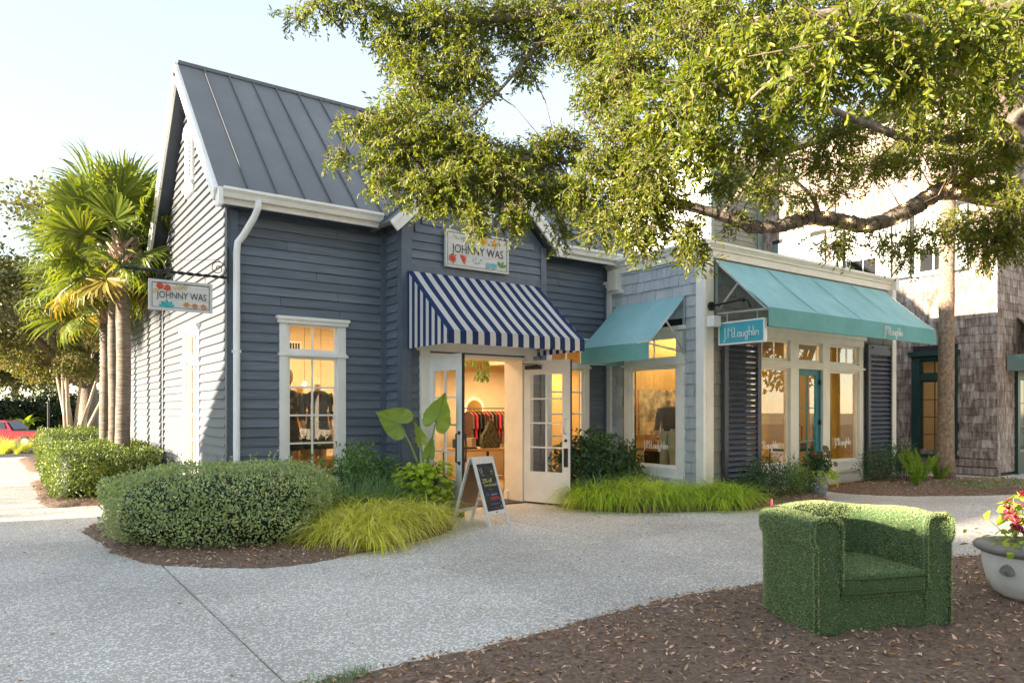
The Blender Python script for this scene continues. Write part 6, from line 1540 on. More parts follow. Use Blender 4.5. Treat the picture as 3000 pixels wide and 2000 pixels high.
bush('shrub', 'glossy shrub against the left side of the clapboard below the tall window', (3.55,9.72,.50), (.40,.28,.42), 1200, M['shrubleaf'], (.035,.06), (.02,.035))
bush('shrub', 'dense dark shrub right of the open white door leaf', (8.55,9.55,.55), (.75,.52,.62), 3600, M['darkshrub'], (.05,.095), (.03,.055), inner=.5)
bush('shrub', 'small dark shrub against the shingled wall by the side window', (9.35,9.55,.50), (.35,.30,.50), 1200, M['darkshrub'], (.05,.09), (.03,.05))
bush('shrub', 'spreading dark shrub below the left louvred shutter', (10.75,7.55,.36), (.62,.36,.40), 3000, M['darkshrub'], (.025,.05), (.014,.028))
bush('shrub', 'narrow upright shrub at the left shopfront window', (11.55,7.52,.36), (.24,.22,.40), 1100, M['shrubleaf'], (.025,.045), (.014,.026))
bush('shrub', 'thin sparse shrub immediately left of the grey pot', (12.0,7.62,.34), (.20,.18,.36), 520, M['darkshrub'], (.03,.05), (.016,.028))
bush('shrub', 'dark shrub at the foot of the right shopfront window', (14.35,7.45,.48), (.48,.34,.42), 2200, M['darkshrub'], (.025,.05), (.012,.022))
bush('shrub', 'dark shrub below the right louvred shutter', (15.35,7.50,.52), (.55,.30,.42), 2200, M['darkshrub'], (.025,.05), (.012,.022))
# grasses
def sedge(name, label, outline_f, n, mat, L, W, droop, cat='grass', up=(1.0,2.8)):
    x, y = outline_f(n); n = len(x); a = RNG.uniform(0, 6.283, n); cx, cy = x.mean(), y.mean()
    # tufts: blades of one tuft share a foot and lean the same way
    kt = max(6, n//95); ti = RNG.integers(0, kt, n); fx, fy = x[:kt], y[:kt]
    px = fx[ti]+RNG.normal(size=n)*.055; py = fy[ti]+RNG.normal(size=n)*.055; lean = unit(np.column_stack([fx-cx, fy-cy])+1e-6)
    D = np.column_stack([np.cos(a)*.75+lean[ti,0]*.35, np.sin(a)*.75+lean[ti,1]*.35, RNG.uniform(*up, n)])
    o = thing(name, label, cat, (cx,cy,0))
    V, F = blades(np.column_stack([px, py, np.full(n, .02 if cy < 30 else -.74)]), D, RNG.uniform(*L, n), RNG.uniform(*W, n), RNG.uniform(*droop, n)); np_mesh('blades', V, F, mat, o, 'stuff'); return o
def ellipse_pts(cx, cy, a, b, rz):
    def f(n): r_ = np.sqrt(RNG.random(n)); t = RNG.uniform(0, 6.283, n); p = rotz(np.column_stack([r_*np.cos(t)*a, r_*np.sin(t)*b, np.zeros(n)]), rz); return p[:,0]+cx, p[:,1]+cy
    return f
g0 = R(-35.5)
sedge('sedge_grass', 'mound of golden yellow sedge grass spilling onto the path before the blue pot', ellipse_pts(3.98,8.45,.78,.46,R(20)), 4600, M['sedge'], (.45,1.05), (.010,.018), (1.7,3.0))
sedge('sedge_grass', 'golden sedge tuft at the right end of the rounded hedge', ellipse_pts(3.30,7.95,.38,.26,g0), 1200, M['sedge'], (.38,.9), (.010,.018), (1.7,3.0))
sedge('lime_grass', 'bank of lime green sedge grass below the dark shrub right of the doors', ellipse_pts(8.45,8.58,.80,.50,R(-30)), 4400, M['limegrass'], (.45,1.05), (.010,.018), (1.7,3.0))
sedge('lime_grass', 'lime green sedge grass around the shingled corner post', ellipse_pts(9.55,7.72,.55,.35,R(-25)), 2500, M['limegrass'], (.42,1.0), (.010,.018), (1.7,3.0))
sedge('strap_grass', 'upright dark green strap leaved grass left of the blue pot', ellipse_pts(4.35,9.2,.60,.28,R(10)), 1700, M['liriope'], (.5,.95), (.009,.015), (.3,1.3), up=(1.2,2.6))
sedge('strap_grass', 'dark strap leaved grass under the side window', ellipse_pts(9.25,9.05,.35,.6,0), 900, M['liriope'], (.40,.80), (.009,.015), (.3,1.3), up=(1.2,2.6))
sedge('strap_grass', 'dark strap leaved grass at the edge of the white door leaf', ellipse_pts(8.0,9.15,.25,.35,0), 600, M['liriope'], (.40,.75), (.009,.015), (.4,1.4), up=(1.0,2.4))
sedge('weed_grass', 'low patch of short green grass at the mulch edge in the near foreground', ellipse_pts(1.66,4.02,.22,.05,0), 500, M['liriope'], (.03,.07), (.003,.005), (.5,1.8))
# foxtail ferns
for k, (x, y, s, lab) in enumerate(((14.85,6.95,1.0,'bright foxtail fern with tall plumes in the palm bed'),(15.25,7.05,1.15,'tallest foxtail fern plumes beside the right shutter'),(15.75,6.95,.75,'low foxtail fern nearest the single palm trunk'),(14.4,6.75,.6,'small foxtail fern at the left end of the palm bed'))):
    o = thing('foxtail_fern', lab, 'fern', (x,y,.15), group='foxtail ferns'); Vs = []
    for q in range(9):
        a = RNG.uniform(0, 6.28); tilt = RNG.uniform(.1,.75); L_ = s*RNG.uniform(.45,.8); n = 380; t = RNG.random(n); ax_ = np.array([math.cos(a)*tilt, math.sin(a)*tilt, 1.0]); ax_ /= np.linalg.norm(ax_)
        P0 = np.array([x,y,.12]) + ax_*(t*L_)[:,None]; D = unit(rand_dirs(n)+ax_*.6); Vs.append(simple_leaves(P0, D, rand_dirs(n), .075*s*np.sin(np.clip(t*.85+.12,0,1)*3.14)+.015, .009))
    np_mesh('plumes', *merge(*Vs), M['fern'], o, 'stuff')
n = 420; q = np.column_stack([RNG.uniform(14.6,17.3,n), RNG.uniform(5.5,6.6,n), np.full(n,.17)]); o = thing('ground_cover', 'sparse low weeds growing on the mound around the single palm', 'weeds', (16,6,.1))
np_mesh('leaf_tufts', *leaves(q+RNG.normal(size=(n,3))*[.02,.02,.01], unit(RNG.normal(size=(n,3))*[1,1,.4]+[0,0,.4]), unit(RNG.normal(size=(n,3))*.5+[0,0,1]), .05, .03), M['shrubleaf'], o, 'stuff')

# ------------------------------------------------------------------ palms
def frond_mesh(name, seed, L=1.0, n=34, droop=1.0):
    """fan leaf in its own space: stalk along +X from the origin, fan opening outwards"""
    r = np.random.default_rng(seed); base = np.array([L*.52,0,0.]); a = np.linspace(-1.95, 1.95, n); Vs = []
    ln = L*.60*(1-.30*(np.abs(a)/1.95)**2)*r.uniform(.9,1.08,n)
    seg = 6; V = []; F = []
    for k in range(n):
        pos = base + np.array([-.03*abs(a[k]),0,0]); dx, dy = math.cos(a[k]*.93), math.sin(a[k]*.93); el = .25-.18*abs(a[k]) + r.normal()*.05; w0 = L*.040; b = len(V)
        sd = np.array([-dy,dx,0]); tw = r.normal()*.35; sd = sd*math.cos(tw)+np.array([0,0,1])*math.sin(tw)
        bend = droop*r.uniform(.6,1.5)*(1.0 if r.random() > .3 else 1.8)
        for s in range(seg+1):
            t = s/seg; w = w0*(.35+1.3*t if t < .45 else (1-t)/.55*.94+.02); V += [pos+sd*w/2, pos-sd*w/2]
            e2 = el - bend*max(0, t-.38)**1.6*3.2; pos = pos + np.array([dx*math.cos(e2), dy*math.cos(e2), math.sin(e2)])*ln[k]/seg
        for s in range(seg): F.append((b+2*s, b+2*s+1, b+2*s+3, b+2*s+2))
    mb = MB(); mb.v = [tuple(v) for v in V]; mb.f = F
    mb.tube([(0,0,0),(L*.26,0,L*.035),(L*.53,0,.0)], [L*.016,L*.012,L*.009], 6)
    me = bpy.data.meshes.new(name); me.from_pydata(mb.v, [], mb.f); return me
FR = {}
for k in range(5):
    me = frond_mesh('frond', 20+k, 1.0, 44, (.5,.8,1.1,.8,1.4)[k]); me.materials.append(M['palmleaf']); FR[k] = me
me = frond_mesh('frond', 31, 1.0, 30, 1.9); me.materials.append(M['palmleaf_old']); FR['old'] = me
def palm(label, x, y, h, r0, fronds, size, boot_h, seed, z0=0.0, fr_spec=None, boots=True, group='palms beside the left wall', lean=(0,0)):
    t = thing('palm_tree', label, 'palm', (x,y,z0), group=group); rr = random.Random(seed)
    mb = MB(); pts, rads = [], []; n = 26
    for k in range(n+1):
        q = k/n; z = q*(h-boot_h*.4); fl = .30*math.exp(-q*14); pts.append((x+lean[0]*q**1.5+.01*math.sin(q*9+seed), y+lean[1]*q**1.5, z0+z)); rads.append(r0*(1+fl-.10*q+.02*math.sin(k*2.4)))
    mb.tube(pts, rads, 18); mb.build('trunk', M['palmbark'] if boots else M['palmbark_rough'], t, True)
    tx, ty = x+lean[0], y+lean[1]; top = Vector((tx,ty,z0+h))
    if boots:
        MB().tube([(tx,ty,z0+h-boot_h),(tx,ty,z0+h-boot_h*.6),(tx,ty,z0+h)], [r0*.95,r0*1.15,r0*.7], 12).build('fibre', M['palmbark_rough'], t, True)
        for k in range(64):
            z = z0+h-boot_h + boot_h*.92*(k/64); a = k*2.39996+rr.uniform(-.2,.2); o = Vector((math.cos(a), math.sin(a), 0)); s = Vector((-o.y, o.x, 0)); q = rr.choice((-1,1))*rr.uniform(.10,.32)
            p0 = Vector((tx,ty,z)) + o*r0*.85; p1 = p0 + o*(.10+.07*rr.random()) + s*q*.55 + Vector((0,0,.15+.10*rr.random()))
            MB().bar(p0, p1, .050, .018, o).build('leaf_base', M['palmboot'], t)
    for k in range(fronds):
        f = k/max(1, fronds-1); az = k*2.39996+rr.uniform(-.3,.3); el = R(80) - R(125)*f**.85 + rr.uniform(-.12,.12)
        old = f > .95
        d = Vector((math.cos(az)*math.cos(el), math.sin(az)*math.cos(el), math.sin(el)))
        side = Vector((-math.sin(az), math.cos(az), 0)); side.rotate(Quaternion(d, rr.uniform(-.8,.8))); nz = d.cross(side)
        rot = Matrix((d, side, nz)).transposed().to_quaternion(); s = size*rr.uniform(.85,1.12)
        me = FR['old'] if old else FR[(k*7+seed) % 5 if f < .55 else (2,4,1,4)[k % 4]]
        place(me, 'frond', t, top + Vector((0,0,-.25*f)) + d*.05, rot, (s,s,s))
    return t
palm('palmetto palm with the thickest trunk, nearest the house corner', 1.97, 15.75, 4.90, .135, 34, 1.62, .95, 3)
palm('palmetto palm with the thin middle trunk of the row', 1.98, 17.2, 5.0, .115, 32, 1.6, .9, 5)
palm('palmetto palm farthest along the left wall, lowest crown of the row', 2.02, 19.0, 4.55, .13, 36, 1.75, .95, 8)
rp = palm('single rough barked palm trunk on the mulch mound by the shingled building', 16.05, 6.95, 9.5, .155, 22, 2.0, .9, 12, .1, boots=False, group='palm by the shingled building', lean=(.12,-.06))

# ------------------------------------------------------------------ live oak overhead
oak = thing('live_oak_tree', 'spreading live oak whose leafy limbs hang over the path and shop roofs', 'tree', (11.6,1.6,0))
def limb(pts, rads, name='limb', n=12):
    mb = MB(); P_ = [Vector(p) for p in pts]; Q, Rr = [], []
    for i in range(len(P_)-1):
        p0, p1, p2, p3 = P_[max(i-1,0)], P_[i], P_[i+1], P_[min(i+2,len(P_)-1)]
        for k in range(5):
            t = k/5; Q.append(.5*((2*p1)+(p2-p0)*t+(2*p0-5*p1+4*p2-p3)*t*t+(3*p1-p0-3*p2+p3)*t**3) + Vector((random.gauss(0,1),random.gauss(0,1),random.gauss(0,1)))*rads[i]*.06); Rr.append((rads[i]*(1-t)+rads[i+1]*t)*random.uniform(.93,1.08))
    Q.append(P_[-1]); Rr.append(rads[-1]); mb.tube(Q, Rr, n); return mb.build(name, M['bark'], oak, True), Q, Rr
trunk_top = Vector((11.2,2.1,3.3))
limb([(11.6,1.6,-.1),(11.55,1.65,.8),(11.4,1.85,2.2),trunk_top], [.50,.40,.36,.34], 'trunk', 18)
LP = [(3000,590,8.9),(2797,561,8.8),(2752,561,8.75),(2670,612,8.7),(2542,660,8.65),(2459,647,8.6),(2363,638,8.5),(2306,657,8.4),(2210,666,8.3),(2115,631,8.2),(2000,600,8.1),(1880,560,8.0),(1760,505,7.9),(1640,470,7.8)]
main_pts = [point(*p) for p in LP]
_, LQ, LR = limb([trunk_top, point(3150,600,8.9)]+main_pts, [.24,.145,.115,.108,.104,.10,.092,.087,.08,.076,.07,.06,.052,.044,.036,.026])
limb([trunk_top, point(3080,440,7.6), point(2900,408,7.5), point(2670,408,7.4), point(2593,383,7.3), point(2459,332,7.2), point(2300,270,7.2), point(2100,220,7.2)], [.20,.06,.046,.042,.038,.032,.024,.015])
limb([trunk_top, point(3060,380,6.8), point(2960,300,6.6), point(2900,180,6.3), point(2760,90,6.0), point(2500,40,5.6), point(2200,60,5.6)], [.24,.15,.11,.08,.06,.04,.02])
limb([point(2800,561,8.8), point(2830,520,8.8), point(2900,490,8.9), point(2990,465,9.2), point(3100,430,9.5)], [.08,.07,.065,.06,.05])
limb([trunk_top, point(3100,100,7.8), point(2600,-60,7.9), point(2100,-60,8.0), point(1700,20,8.0), point(1400,60,8.1), point(1150,40,8.0)], [.22,.15,.11,.08,.06,.04,.015])
for st in ([(2000,600,8.1),(1900,520,7.8),(1800,420,7.4),(1700,330,7.2)],[(1640,470,7.8),(1500,470,7.6),(1350,480,7.5),(1200,470,7.4)],[(1700,20,8.0),(1560,150,8.1),(1450,280,8.0),(1300,400,7.8)],[(2100,220,7.2),(1950,260,6.9),(1850,330,6.8),(1800,420,6.8)],[(2500,40,5.6),(2350,160,5.0),(2200,290,5.2)],[(2760,90,6.0),(2600,170,5.0),(2450,260,4.7)],[(1880,560,8.0),(1920,640,7.6),(1980,700,7.2)],[(2115,631,8.2),(2170,560,8.0),(2260,480,7.9)],[(2400,640,8.5),(2380,580,8.4),(2300,500,8.3),(2250,440,8.2)]):
    limb([point(*p) for p in st], [.035,.024,.016,.008][:len(st)] if len(st) > 3 else [.03,.02,.008], 'branch', 7)
CL_ = [ # photo-plane centre, half extents, depth, density
 (870,55,65,28,8.0,.45),(945,30,70,34,7.9,.7),(1050,30,100,50,7.9,.9),(1170,110,85,110,8.1,1),(1300,70,140,85,8.0,1),(1230,250,105,100,8.0,1),(1370,220,90,130,8.1,1),(1140,350,90,65,7.6,.8),
 (1060,380,75,40,7.4,.6),(1000,470,55,32,7.3,.5),(1000,360,45,18,7.4,.4),(1180,450,120,75,7.5,1),(1300,400,120,100,7.6,1),(1110,540,55,40,7.3,.7),(1230,560,95,55,7.3,1),(1330,560,105,75,7.3,1),(1400,640,45,60,7.2,1),(1395,480,110,80,7.5,1),
 (1500,640,45,55,7.2,1),(1480,540,100,75,7.4,1),(1560,450,95,55,7.7,.9),(1610,570,80,65,7.6,.9),(1640,680,40,45,7.5,.6),(1650,430,80,60,7.8,.8),(1700,570,85,75,7.4,1),(1770,660,70,65,7.2,1),(1880,710,62,55,7.0,1),(1900,610,110,85,7.0,1),(2020,690,58,75,6.9,1),(2055,760,32,36,6.9,.8),(1830,560,90,60,7.2,1),
 (1470,60,110,70,8.2,.9),(1600,70,120,100,8.2,1),(1545,190,60,75,8.2,.55),(1730,110,120,110,7.8,1),(1770,270,90,100,7.4,.9),(1860,190,110,120,7.0,1),(1840,400,100,90,6.8,1),(1910,490,110,95,6.6,1),(1970,320,120,110,6.2,1),(1760,480,80,60,7.0,.8),
 (2060,100,150,110,6.5,1),(2110,250,140,105,5.6,1),(2210,420,120,75,6.2,1),(2060,430,110,85,6.0,1),(2120,540,70,50,7.4,.8),(2250,130,150,105,5.0,1),(2400,230,150,85,4.6,1),(2500,110,165,100,4.4,1),(2660,210,150,85,4.5,1),(2800,110,150,105,4.6,1),(2760,290,120,55,5.2,.8),(2910,240,100,105,5.5,1),(2960,80,80,95,5.2,1),
 (2300,330,125,85,7.5,1),(2460,390,110,60,8.0,.9),(2400,480,100,50,8.4,.8),(2560,490,120,50,8.8,.8),(2700,450,120,55,8.8,.8),(2850,490,110,60,8.6,.9),(2250,550,80,42,8.0,.8),(2360,590,80,28,8.3,.6),(2480,700,130,30,8.6,.45),(2650,720,110,42,8.6,.5),(2450,740,60,35,8.7,.35),(2640,780,40,30,8.7,.35),(2800,670,110,60,8.2,.7),(2910,720,95,70,7.8,.9),(2970,620,60,85,7.6,1),(2950,420,75,75,8.0,.9),(2165,650,50,30,8.2,.5),(2610,300,120,60,8.6,.8),
 (2350,60,180,80,7.5,1),(2650,60,180,80,7.2,1),(2100,10,180,70,7.5,1),(1900,40,120,70,7.8,1),(2900,360,90,40,7.8,.8),(2200,220,130,80,7.0,1),(2450,560,70,28,8.6,.5),(2930,560,70,50,8.2,.8),(2850,380,110,45,7.3,.8),(2680,370,90,45,7.2,.7),(2960,330,60,60,6.9,.8)]
Vl, Vt = [], []
for (u, v, a, b, d, den) in CL_:
    px = d/FPX; ha, hb = a*px, b*px; hd = min(.75, .9*max(ha, hb)); c = np.array(point(u, v, d)); area = math.pi*ha*hb
    lw = .052 if d > 6.3 else .066; nl = int(den*(4.9 if d > 6.9 else 4.6)*area/(lw*lw*.4*.62)); nt_ = max(6, nl//13)
    g = rand_dirs(nt_)*(RNG.random((nt_,1))**(1/2.4)); off = g[:,:1]*ha*np.array(CAM_R) + g[:,1:2]*hb*np.array([0,0,1.]) + g[:,2:3]*hd*np.array(CAM_F)
    B = c+off; out = unit(off + np.array([[0,0,-.12]]) + rand_dirs(nt_)*np.linalg.norm(off,axis=1,keepdims=True)*.9 + 1e-5)
    D = unit(out + np.array([[0,0,-.35]])*RNG.random((nt_,1)) ); L_ = RNG.uniform(.16,.36,nt_); S0 = B - D*(L_*.55)[:,None]; E = B + D*(L_*.45)[:,None]
    Vt.append(sticks(S0, E, .0032, .0012))
    m = 13; t = np.tile(np.linspace(.12,1.0,m), nt_) + RNG.normal(size=nt_*m)*.03; ti = np.repeat(np.arange(nt_), m)
    P0 = S0[ti] + (E-S0)[ti]*t[:,None]; spin = RNG.uniform(0, 6.283, nt_*m); Dt = D[ti]; ref = unit(np.cross(Dt, np.array([[.2,.4,.9]]))); r2 = np.cross(Dt, ref)
    rad = ref*np.cos(spin)[:,None] + r2*np.sin(spin)[:,None]; Dl = unit(Dt*.75 + rad*.8 + np.array([[0,0,-.10]])); N = unit(Dt*.7 - rad*.5 + np.array([[0,0,.7]]) + RNG.normal(size=(nt_*m,3))*.35)
    Vl.append(leaves(P0, Dl, N, RNG.uniform(.65,1.27,nt_*m)*lw, RNG.uniform(.25,.44,nt_*m)*lw, .22))
V, F = merge(*Vl); np_mesh('crown', V, F, M['oakleaf'], oak, 'stuff'); N_LEAF = len(V)//6
V, F = merge(*Vt); np_mesh('twigs', V, F, M['twig'], oak, 'stuff')
# bare small branches joining clumps to the limbs
A_, B_ = [], []
nodes = [np.array(q) for q in LQ]
for (u, v, a, b, d, den) in CL_:
    c = np.array(point(u, v, d)); src = min(nodes, key=lambda q: np.linalg.norm(q-c)); 
    if np.linalg.norm(src-c) < 1.6:
        mid = (src+c)/2+RNG.normal(size=3)*.08; A_ += [src, mid]; B_ += [mid, c]
    for q in range(5):
        e = c + RNG.normal(size=3)*np.array([a,a,b])*d/FPX*.6; A_.append(c); B_.append(e)
np_mesh('small_branches', *sticks(np.array(A_), np.array(B_), .010, .004), M['twig'], oak, 'stuff')
# fairy lights wound round the main limb
fl = thing('fairy_lights', 'string of small warm lights wound on dark wire around the oak limb', 'string lights', LQ[12]); mb = MB(); wire = []; turns = 0; bpos = []
LQs = LQ[8:62]; LRs = LR[8:62]
for i in range(len(LQs)-1):
    for k in range(6):
        t = k/6; p = LQs[i].lerp(LQs[i+1], t); r_ = LRs[i]*(1-t)+LRs[i+1]*t + .006; ax_ = (LQs[i+1]-LQs[i]).normalized(); a_ = ax_.cross(Vector((0,0,1))).normalized(); b_ = ax_.cross(a_); an = (i*6+k)*.62
        q = p + (a_*math.cos(an)+b_*math.sin(an))*r_; wire.append(q)
        if (i*6+k) % 7 == 3 and i < 34: bpos.append(q + (a_*math.cos(an)+b_*math.sin(an))*.012)
mb.tube(wire, .0045, 5); mb.build('wire', M['blackmetal'], fl)
sm = MB().sphere((0,0,0), .009, 6, 4); sme = bpy.data.meshes.new('bulb'); sme.from_pydata(sm.v, [], sm.f); sme.materials.append(M['bulb'])
for q in bpos: place(sme, 'bulb', fl, q)

# ------------------------------------------------------------------ beyond the shops: trees, street, truck
def bgtree(name, label, x, y, h, trunk_r, crown, n, mat, L, group=None, bark='bark', limbs=6, fork=.35, cat='tree'):
    """crown = list of (dx, dy, z, rx, ry, rz)"""
    t = thing(name, label, cat, (x,y,0), group=group); rr = random.Random(int(x*10+y)); fz = h*fork
    MB().tube([(x,y,-.85),(x+.1,y,fz*.5),(x,y+.1,fz)], [trunk_r*1.3,trunk_r,trunk_r*.85], 10).build('trunk', M[bark], t, True)
    mb = MB()
    for k, cr in enumerate(crown[:limbs+4]):
        e = Vector((x+cr[0], y+cr[1], cr[2])); s = Vector((x,y,fz*.9)); mid = s.lerp(e,.5)+Vector((rr.uniform(-.3,.3),rr.uniform(-.3,.3),rr.uniform(0,.5))); mb.tube([s, mid, e], [trunk_r*.5,trunk_r*.3,trunk_r*.08], 7)
    mb.build('limbs', M[bark], t, True); tot = sum(c[3]*c[4]*c[5] for c in crown); Vs = []
    for cr in crown:
        m = max(60, int(n*cr[3]*cr[4]*cr[5]/tot)); d = rand_dirs(m); r_ = RNG.random((m,1))**.45; clump = 1+.25*np.sin(d@np.array([5,3,4.])+cr[0])+.2*np.sin(d@np.array([-7,6,9.]))
        P0 = d*r_*clump[:,None]*np.array(cr[3:6]) + np.array([x+cr[0], y+cr[1], cr[2]]); Vs.append(simple_leaves(P0, unit(d*.5+RNG.normal(size=(m,3))*.6-[0,0,.15]), unit(RNG.normal(size=(m,3))+[0,0,.6]), RNG.uniform(L*.7,L*1.3,m), RNG.uniform(L*.45,L*.7,m)))
    np_mesh('crown', *merge(*Vs), mat, t, 'stuff'); return t
def crown(rr, n, r, z0, z1, s): return [(rr.uniform(-r,r), rr.uniform(-r,r), rr.uniform(z0,z1), s*rr.uniform(.7,1.3), s*rr.uniform(.7,1.3), s*rr.uniform(.5,.8)) for _ in range(n)]
rr = random.Random(4)
bx, by, _ = ground(275, 1275)
o = point(255,1240,32)
bgtree('live_oak_tree', 'old live oak with dark arching limbs behind the palms', o.x, o.y, 9, .42, [(c[0]-1.2, c[1]-.6, c[2], *c[3:]) for c in crown(rr, 16, 4.6, 5.0, 9.5, 1.7)], 34000, M['bgleaf'], .18, limbs=14, fork=.32)
o = point(205,1255,30)
t = thing('crape_myrtle', 'multi stemmed crape myrtle with pale bare stems and yellowing crown', 'tree', (o.x,o.y,0)); mb_rr = random.Random(2); ends = []
for k in range(9):
    a = k*.7; e = Vector((o.x+CAM_R.x*mb_rr.uniform(-1.5,1.5), o.y+CAM_R.y*mb_rr.uniform(-1.5,1.5)+mb_rr.uniform(-.8,.8), mb_rr.uniform(2.2,3.0))); s = Vector((o.x+mb_rr.uniform(-.25,.25), o.y+mb_rr.uniform(-.25,.25), -.8)); mid = s.lerp(e,.5)+Vector((0,0,.25))
    MB().tube([s, mid, e, e+(e-s)*.3], [.085,.07,.05,.02], 8).build('stem', M['barkpale'], t, True); ends.append(e)
Vs = []
for k in range(26):
    c = Vector((o.x,o.y,3.6)) + CAM_R*mb_rr.uniform(-2.6,2.2) + CAM_F*mb_rr.uniform(-1.2,1.2) + Vector((0,0,mb_rr.uniform(-.7,1.3))); m = 420; d = rand_dirs(m); P0 = np.array(c)+d*(RNG.random((m,1))**.5)*np.array([.75,.75,.42]); Vs.append(simple_leaves(P0, unit(RNG.normal(size=(m,3))-[0,0,.3]), unit(RNG.normal(size=(m,3))+[0,0,.6]), RNG.uniform(.08,.15,m), RNG.uniform(.05,.09,m)))
np_mesh('crown', *merge(*Vs), M['bgleaf2'], t, 'stuff')
for k, (u, v, d, h, s, lab, mm) in enumerate(((40,1270,60,11,2.4,'tall tree behind the red truck at the left edge','bgleaf'),(-120,1270,55,10,2.2,'broad tree just past the left edge of the road','bgleaf'),(180,1270,70,10,2.2,'hazy tree far beyond the crape myrtle','bgleaf'),(330,1270,62,9,2.0,'far tree glimpsed between the palm trunks','bgleaf'),(-40,1270,78,12,2.6,'far tall tree at the end of the road','bgleaf'))):
    o = point(u, v, d); o.z = 0; bgtree('background_tree', lab, o.x, o.y, h, .3, crown(rr, 12, 4.0, 4.5, h, s), 11000, M[mm], .30, 'trees across the road')
for k, (u, d, w, h, lab) in enumerate(((30,52,4.5,1.6,'dark thicket across the road behind the truck cab'),(160,54,4.5,1.9,'dark thicket across the road behind the crape myrtle'),(290,56,5,2.0,'dark thicket across the road behind the palm trunks'),(-110,50,5,1.8,'dark thicket at the far left of the road'))):
    o = point(u, 1200, d); bush('thicket', lab, (o.x,o.y,h*.75-.4), (w*.5,w*.4,h), 5200, M['bgdark'], (.16,.3), (.10,.18), 'bushes', 30, inner=.6, group='thickets across the road')
o = point(75,1225,50); bn = thing('banana_plant', 'bright broad leaved banana plant behind the red truck', 'plant', (o.x,o.y,0)); n = 16; a = RNG.uniform(0,6.28,n)
np_mesh('leaves', *blades(np.repeat([[o.x,o.y,.5]], n, 0)+RNG.normal(size=(n,3))*.08, np.column_stack([np.cos(a)*.8, np.sin(a)*.8, RNG.uniform(.6,1.6,n)]), RNG.uniform(1.0,1.7,n), .34, RNG.uniform(.8,1.8,n)), M['limeleaf'], bn, 'stuff')
MB().tube([(o.x,o.y,-.75),(o.x,o.y,.6)], .12, 8).build('stalk', M['stem'], bn)
sedge('pampas_grass', 'sunlit yellow green ornamental grass along the kerb before the truck', (lambda n: (lambda p: (p[:,0], p[:,1]))(np.array([tuple(point(uu, 1300, dd))[:2] for uu, dd in zip(RNG.uniform(-260,140,n), RNG.uniform(38,40.5,n))]))), 3600, M['sedge'], (.9,1.5), (.016,.03), (.8,2.0), up=(1.0,2.2))
# red pick-up truck
o = point(18,1290,45); tr = thing('pickup_truck', 'red crew cab pick-up truck parked across the path beyond the grass', 'truck', (o.x,o.y,-.75), math.atan2(CAM_R.y, CAM_R.x)+R(4))
prof = [(-2.75,.45),(2.6,.45),(2.68,.62),(2.66,1.02),(.98,1.05),(.80,1.08),(.50,1.62),(.30,1.70),(-.95,1.72),(-1.25,1.62),(-1.75,1.14),(-2.7,1.02),(-2.8,.8)]
MB().prism([(x,-.92,z) for x, z in prof[:4]]+[(.98,-.92,1.05)]+[(-1.75,-.92,1.14)]+[(x,-.92,z) for x, z in prof[11:]], (0,1.84,0)).build('body', M['truckred'], tr, local=True)
MB().hexa([(-1.75,-.88,1.13),(.86,-.88,1.07),(.86,.88,1.07),(-1.75,.88,1.13),(-1.22,-.74,1.68),(.40,-.74,1.70),(.40,.74,1.70),(-1.22,.74,1.68)]).build('cab', M['truckred'], tr, local=True)
for s in (-1, 1):
    for a, b in ((-1.20,-.48),(-.38,.36)): MB().hexa([(a-.12 if a < -1 else a,s*.90,1.18),(b+.14 if b > 0 else b,s*.90,1.18),(b+.14 if b > 0 else b,s*.895,1.19),(a-.12 if a < -1 else a,s*.895,1.19),(a+.16 if a < -1 else a,s*.79,1.60),(b,s*.79,1.60),(b,s*.78,1.605),(a+.16 if a < -1 else a,s*.78,1.605)]).build('side_window', M['darkglass'], tr, local=True)
    MB().box(.95,s*.905,1.02,2.6,s*.93,1.10).build('bed_rail', M['rubber'], tr, local=True)
    MB().box(-.30,s*.925,.93,-.12,s*.945,.97).build('door_handle', M['blackmetal'], tr, local=True)
    for x in (-1.75, 1.65):
        w = MB(); w.tube([(x,s*.70,.38),(x,s*.94,.38)], .38, 20); wo = w.build('wheel', M['rubber'], tr, local=True); MB().tube([(x,s*.935,.38),(x,s*.95,.38)], .22, 16).build('rim', M['steel'], wo, local=True)
MB().box(2.66,-.85,.55,2.74,.85,.70).build('bumper', M['steel'], tr, local=True); MB().hexa([(.87,-.74,1.15),(.93,-.74,1.15),(.93,.74,1.15),(.87,.74,1.15),(.50,-.66,1.62),(.52,-.66,1.62),(.52,.66,1.62),(.50,.66,1.62)]).build('rear_window', M['darkglass'], tr, local=True)
for s in (-1, 1): MB().box(2.64,s*.80,.72,2.70,s*.91,.98).build('tail_light', M['signred'], tr, local=True)
# signs by the road
o = point(255,1217,46); gs = thing('road_sign', 'green road sign with small white text under the oak', 'sign', (o.x,o.y,0)); f_ = Face((o.x,o.y,0), tuple(CAM_R), tuple(-CAM_F))
mb = MB(); f_.box(mb, -.72,.66,0,.03,.93,1.53); mb.build('panel', M['signgreen'], gs); mb = MB()
for a in (-.45,.40): f_.box(mb, a, a+.05, -.06, 0, -.75, 1.5)
mb.build('post', M['steel'], gs); mb = MB()
for z, a, b in ((1.42,.0,.42),(1.28,-.45,-.15),(1.16,-.45,-.10),(1.10,.08,.4),(1.22,.2,.28)): f_.box(mb, a, b, .031, .034, z, z+.05)
mb.build('lettering', M['lettering_white'], gs)
o = point(237,1242,48); ss = thing('stop_sign', 'small red stop sign showing just above the clipped hedge', 'sign', (o.x,o.y,0)); f_ = Face((o.x,o.y,0), tuple(CAM_R), tuple(-CAM_F)); zc = o.z-.02
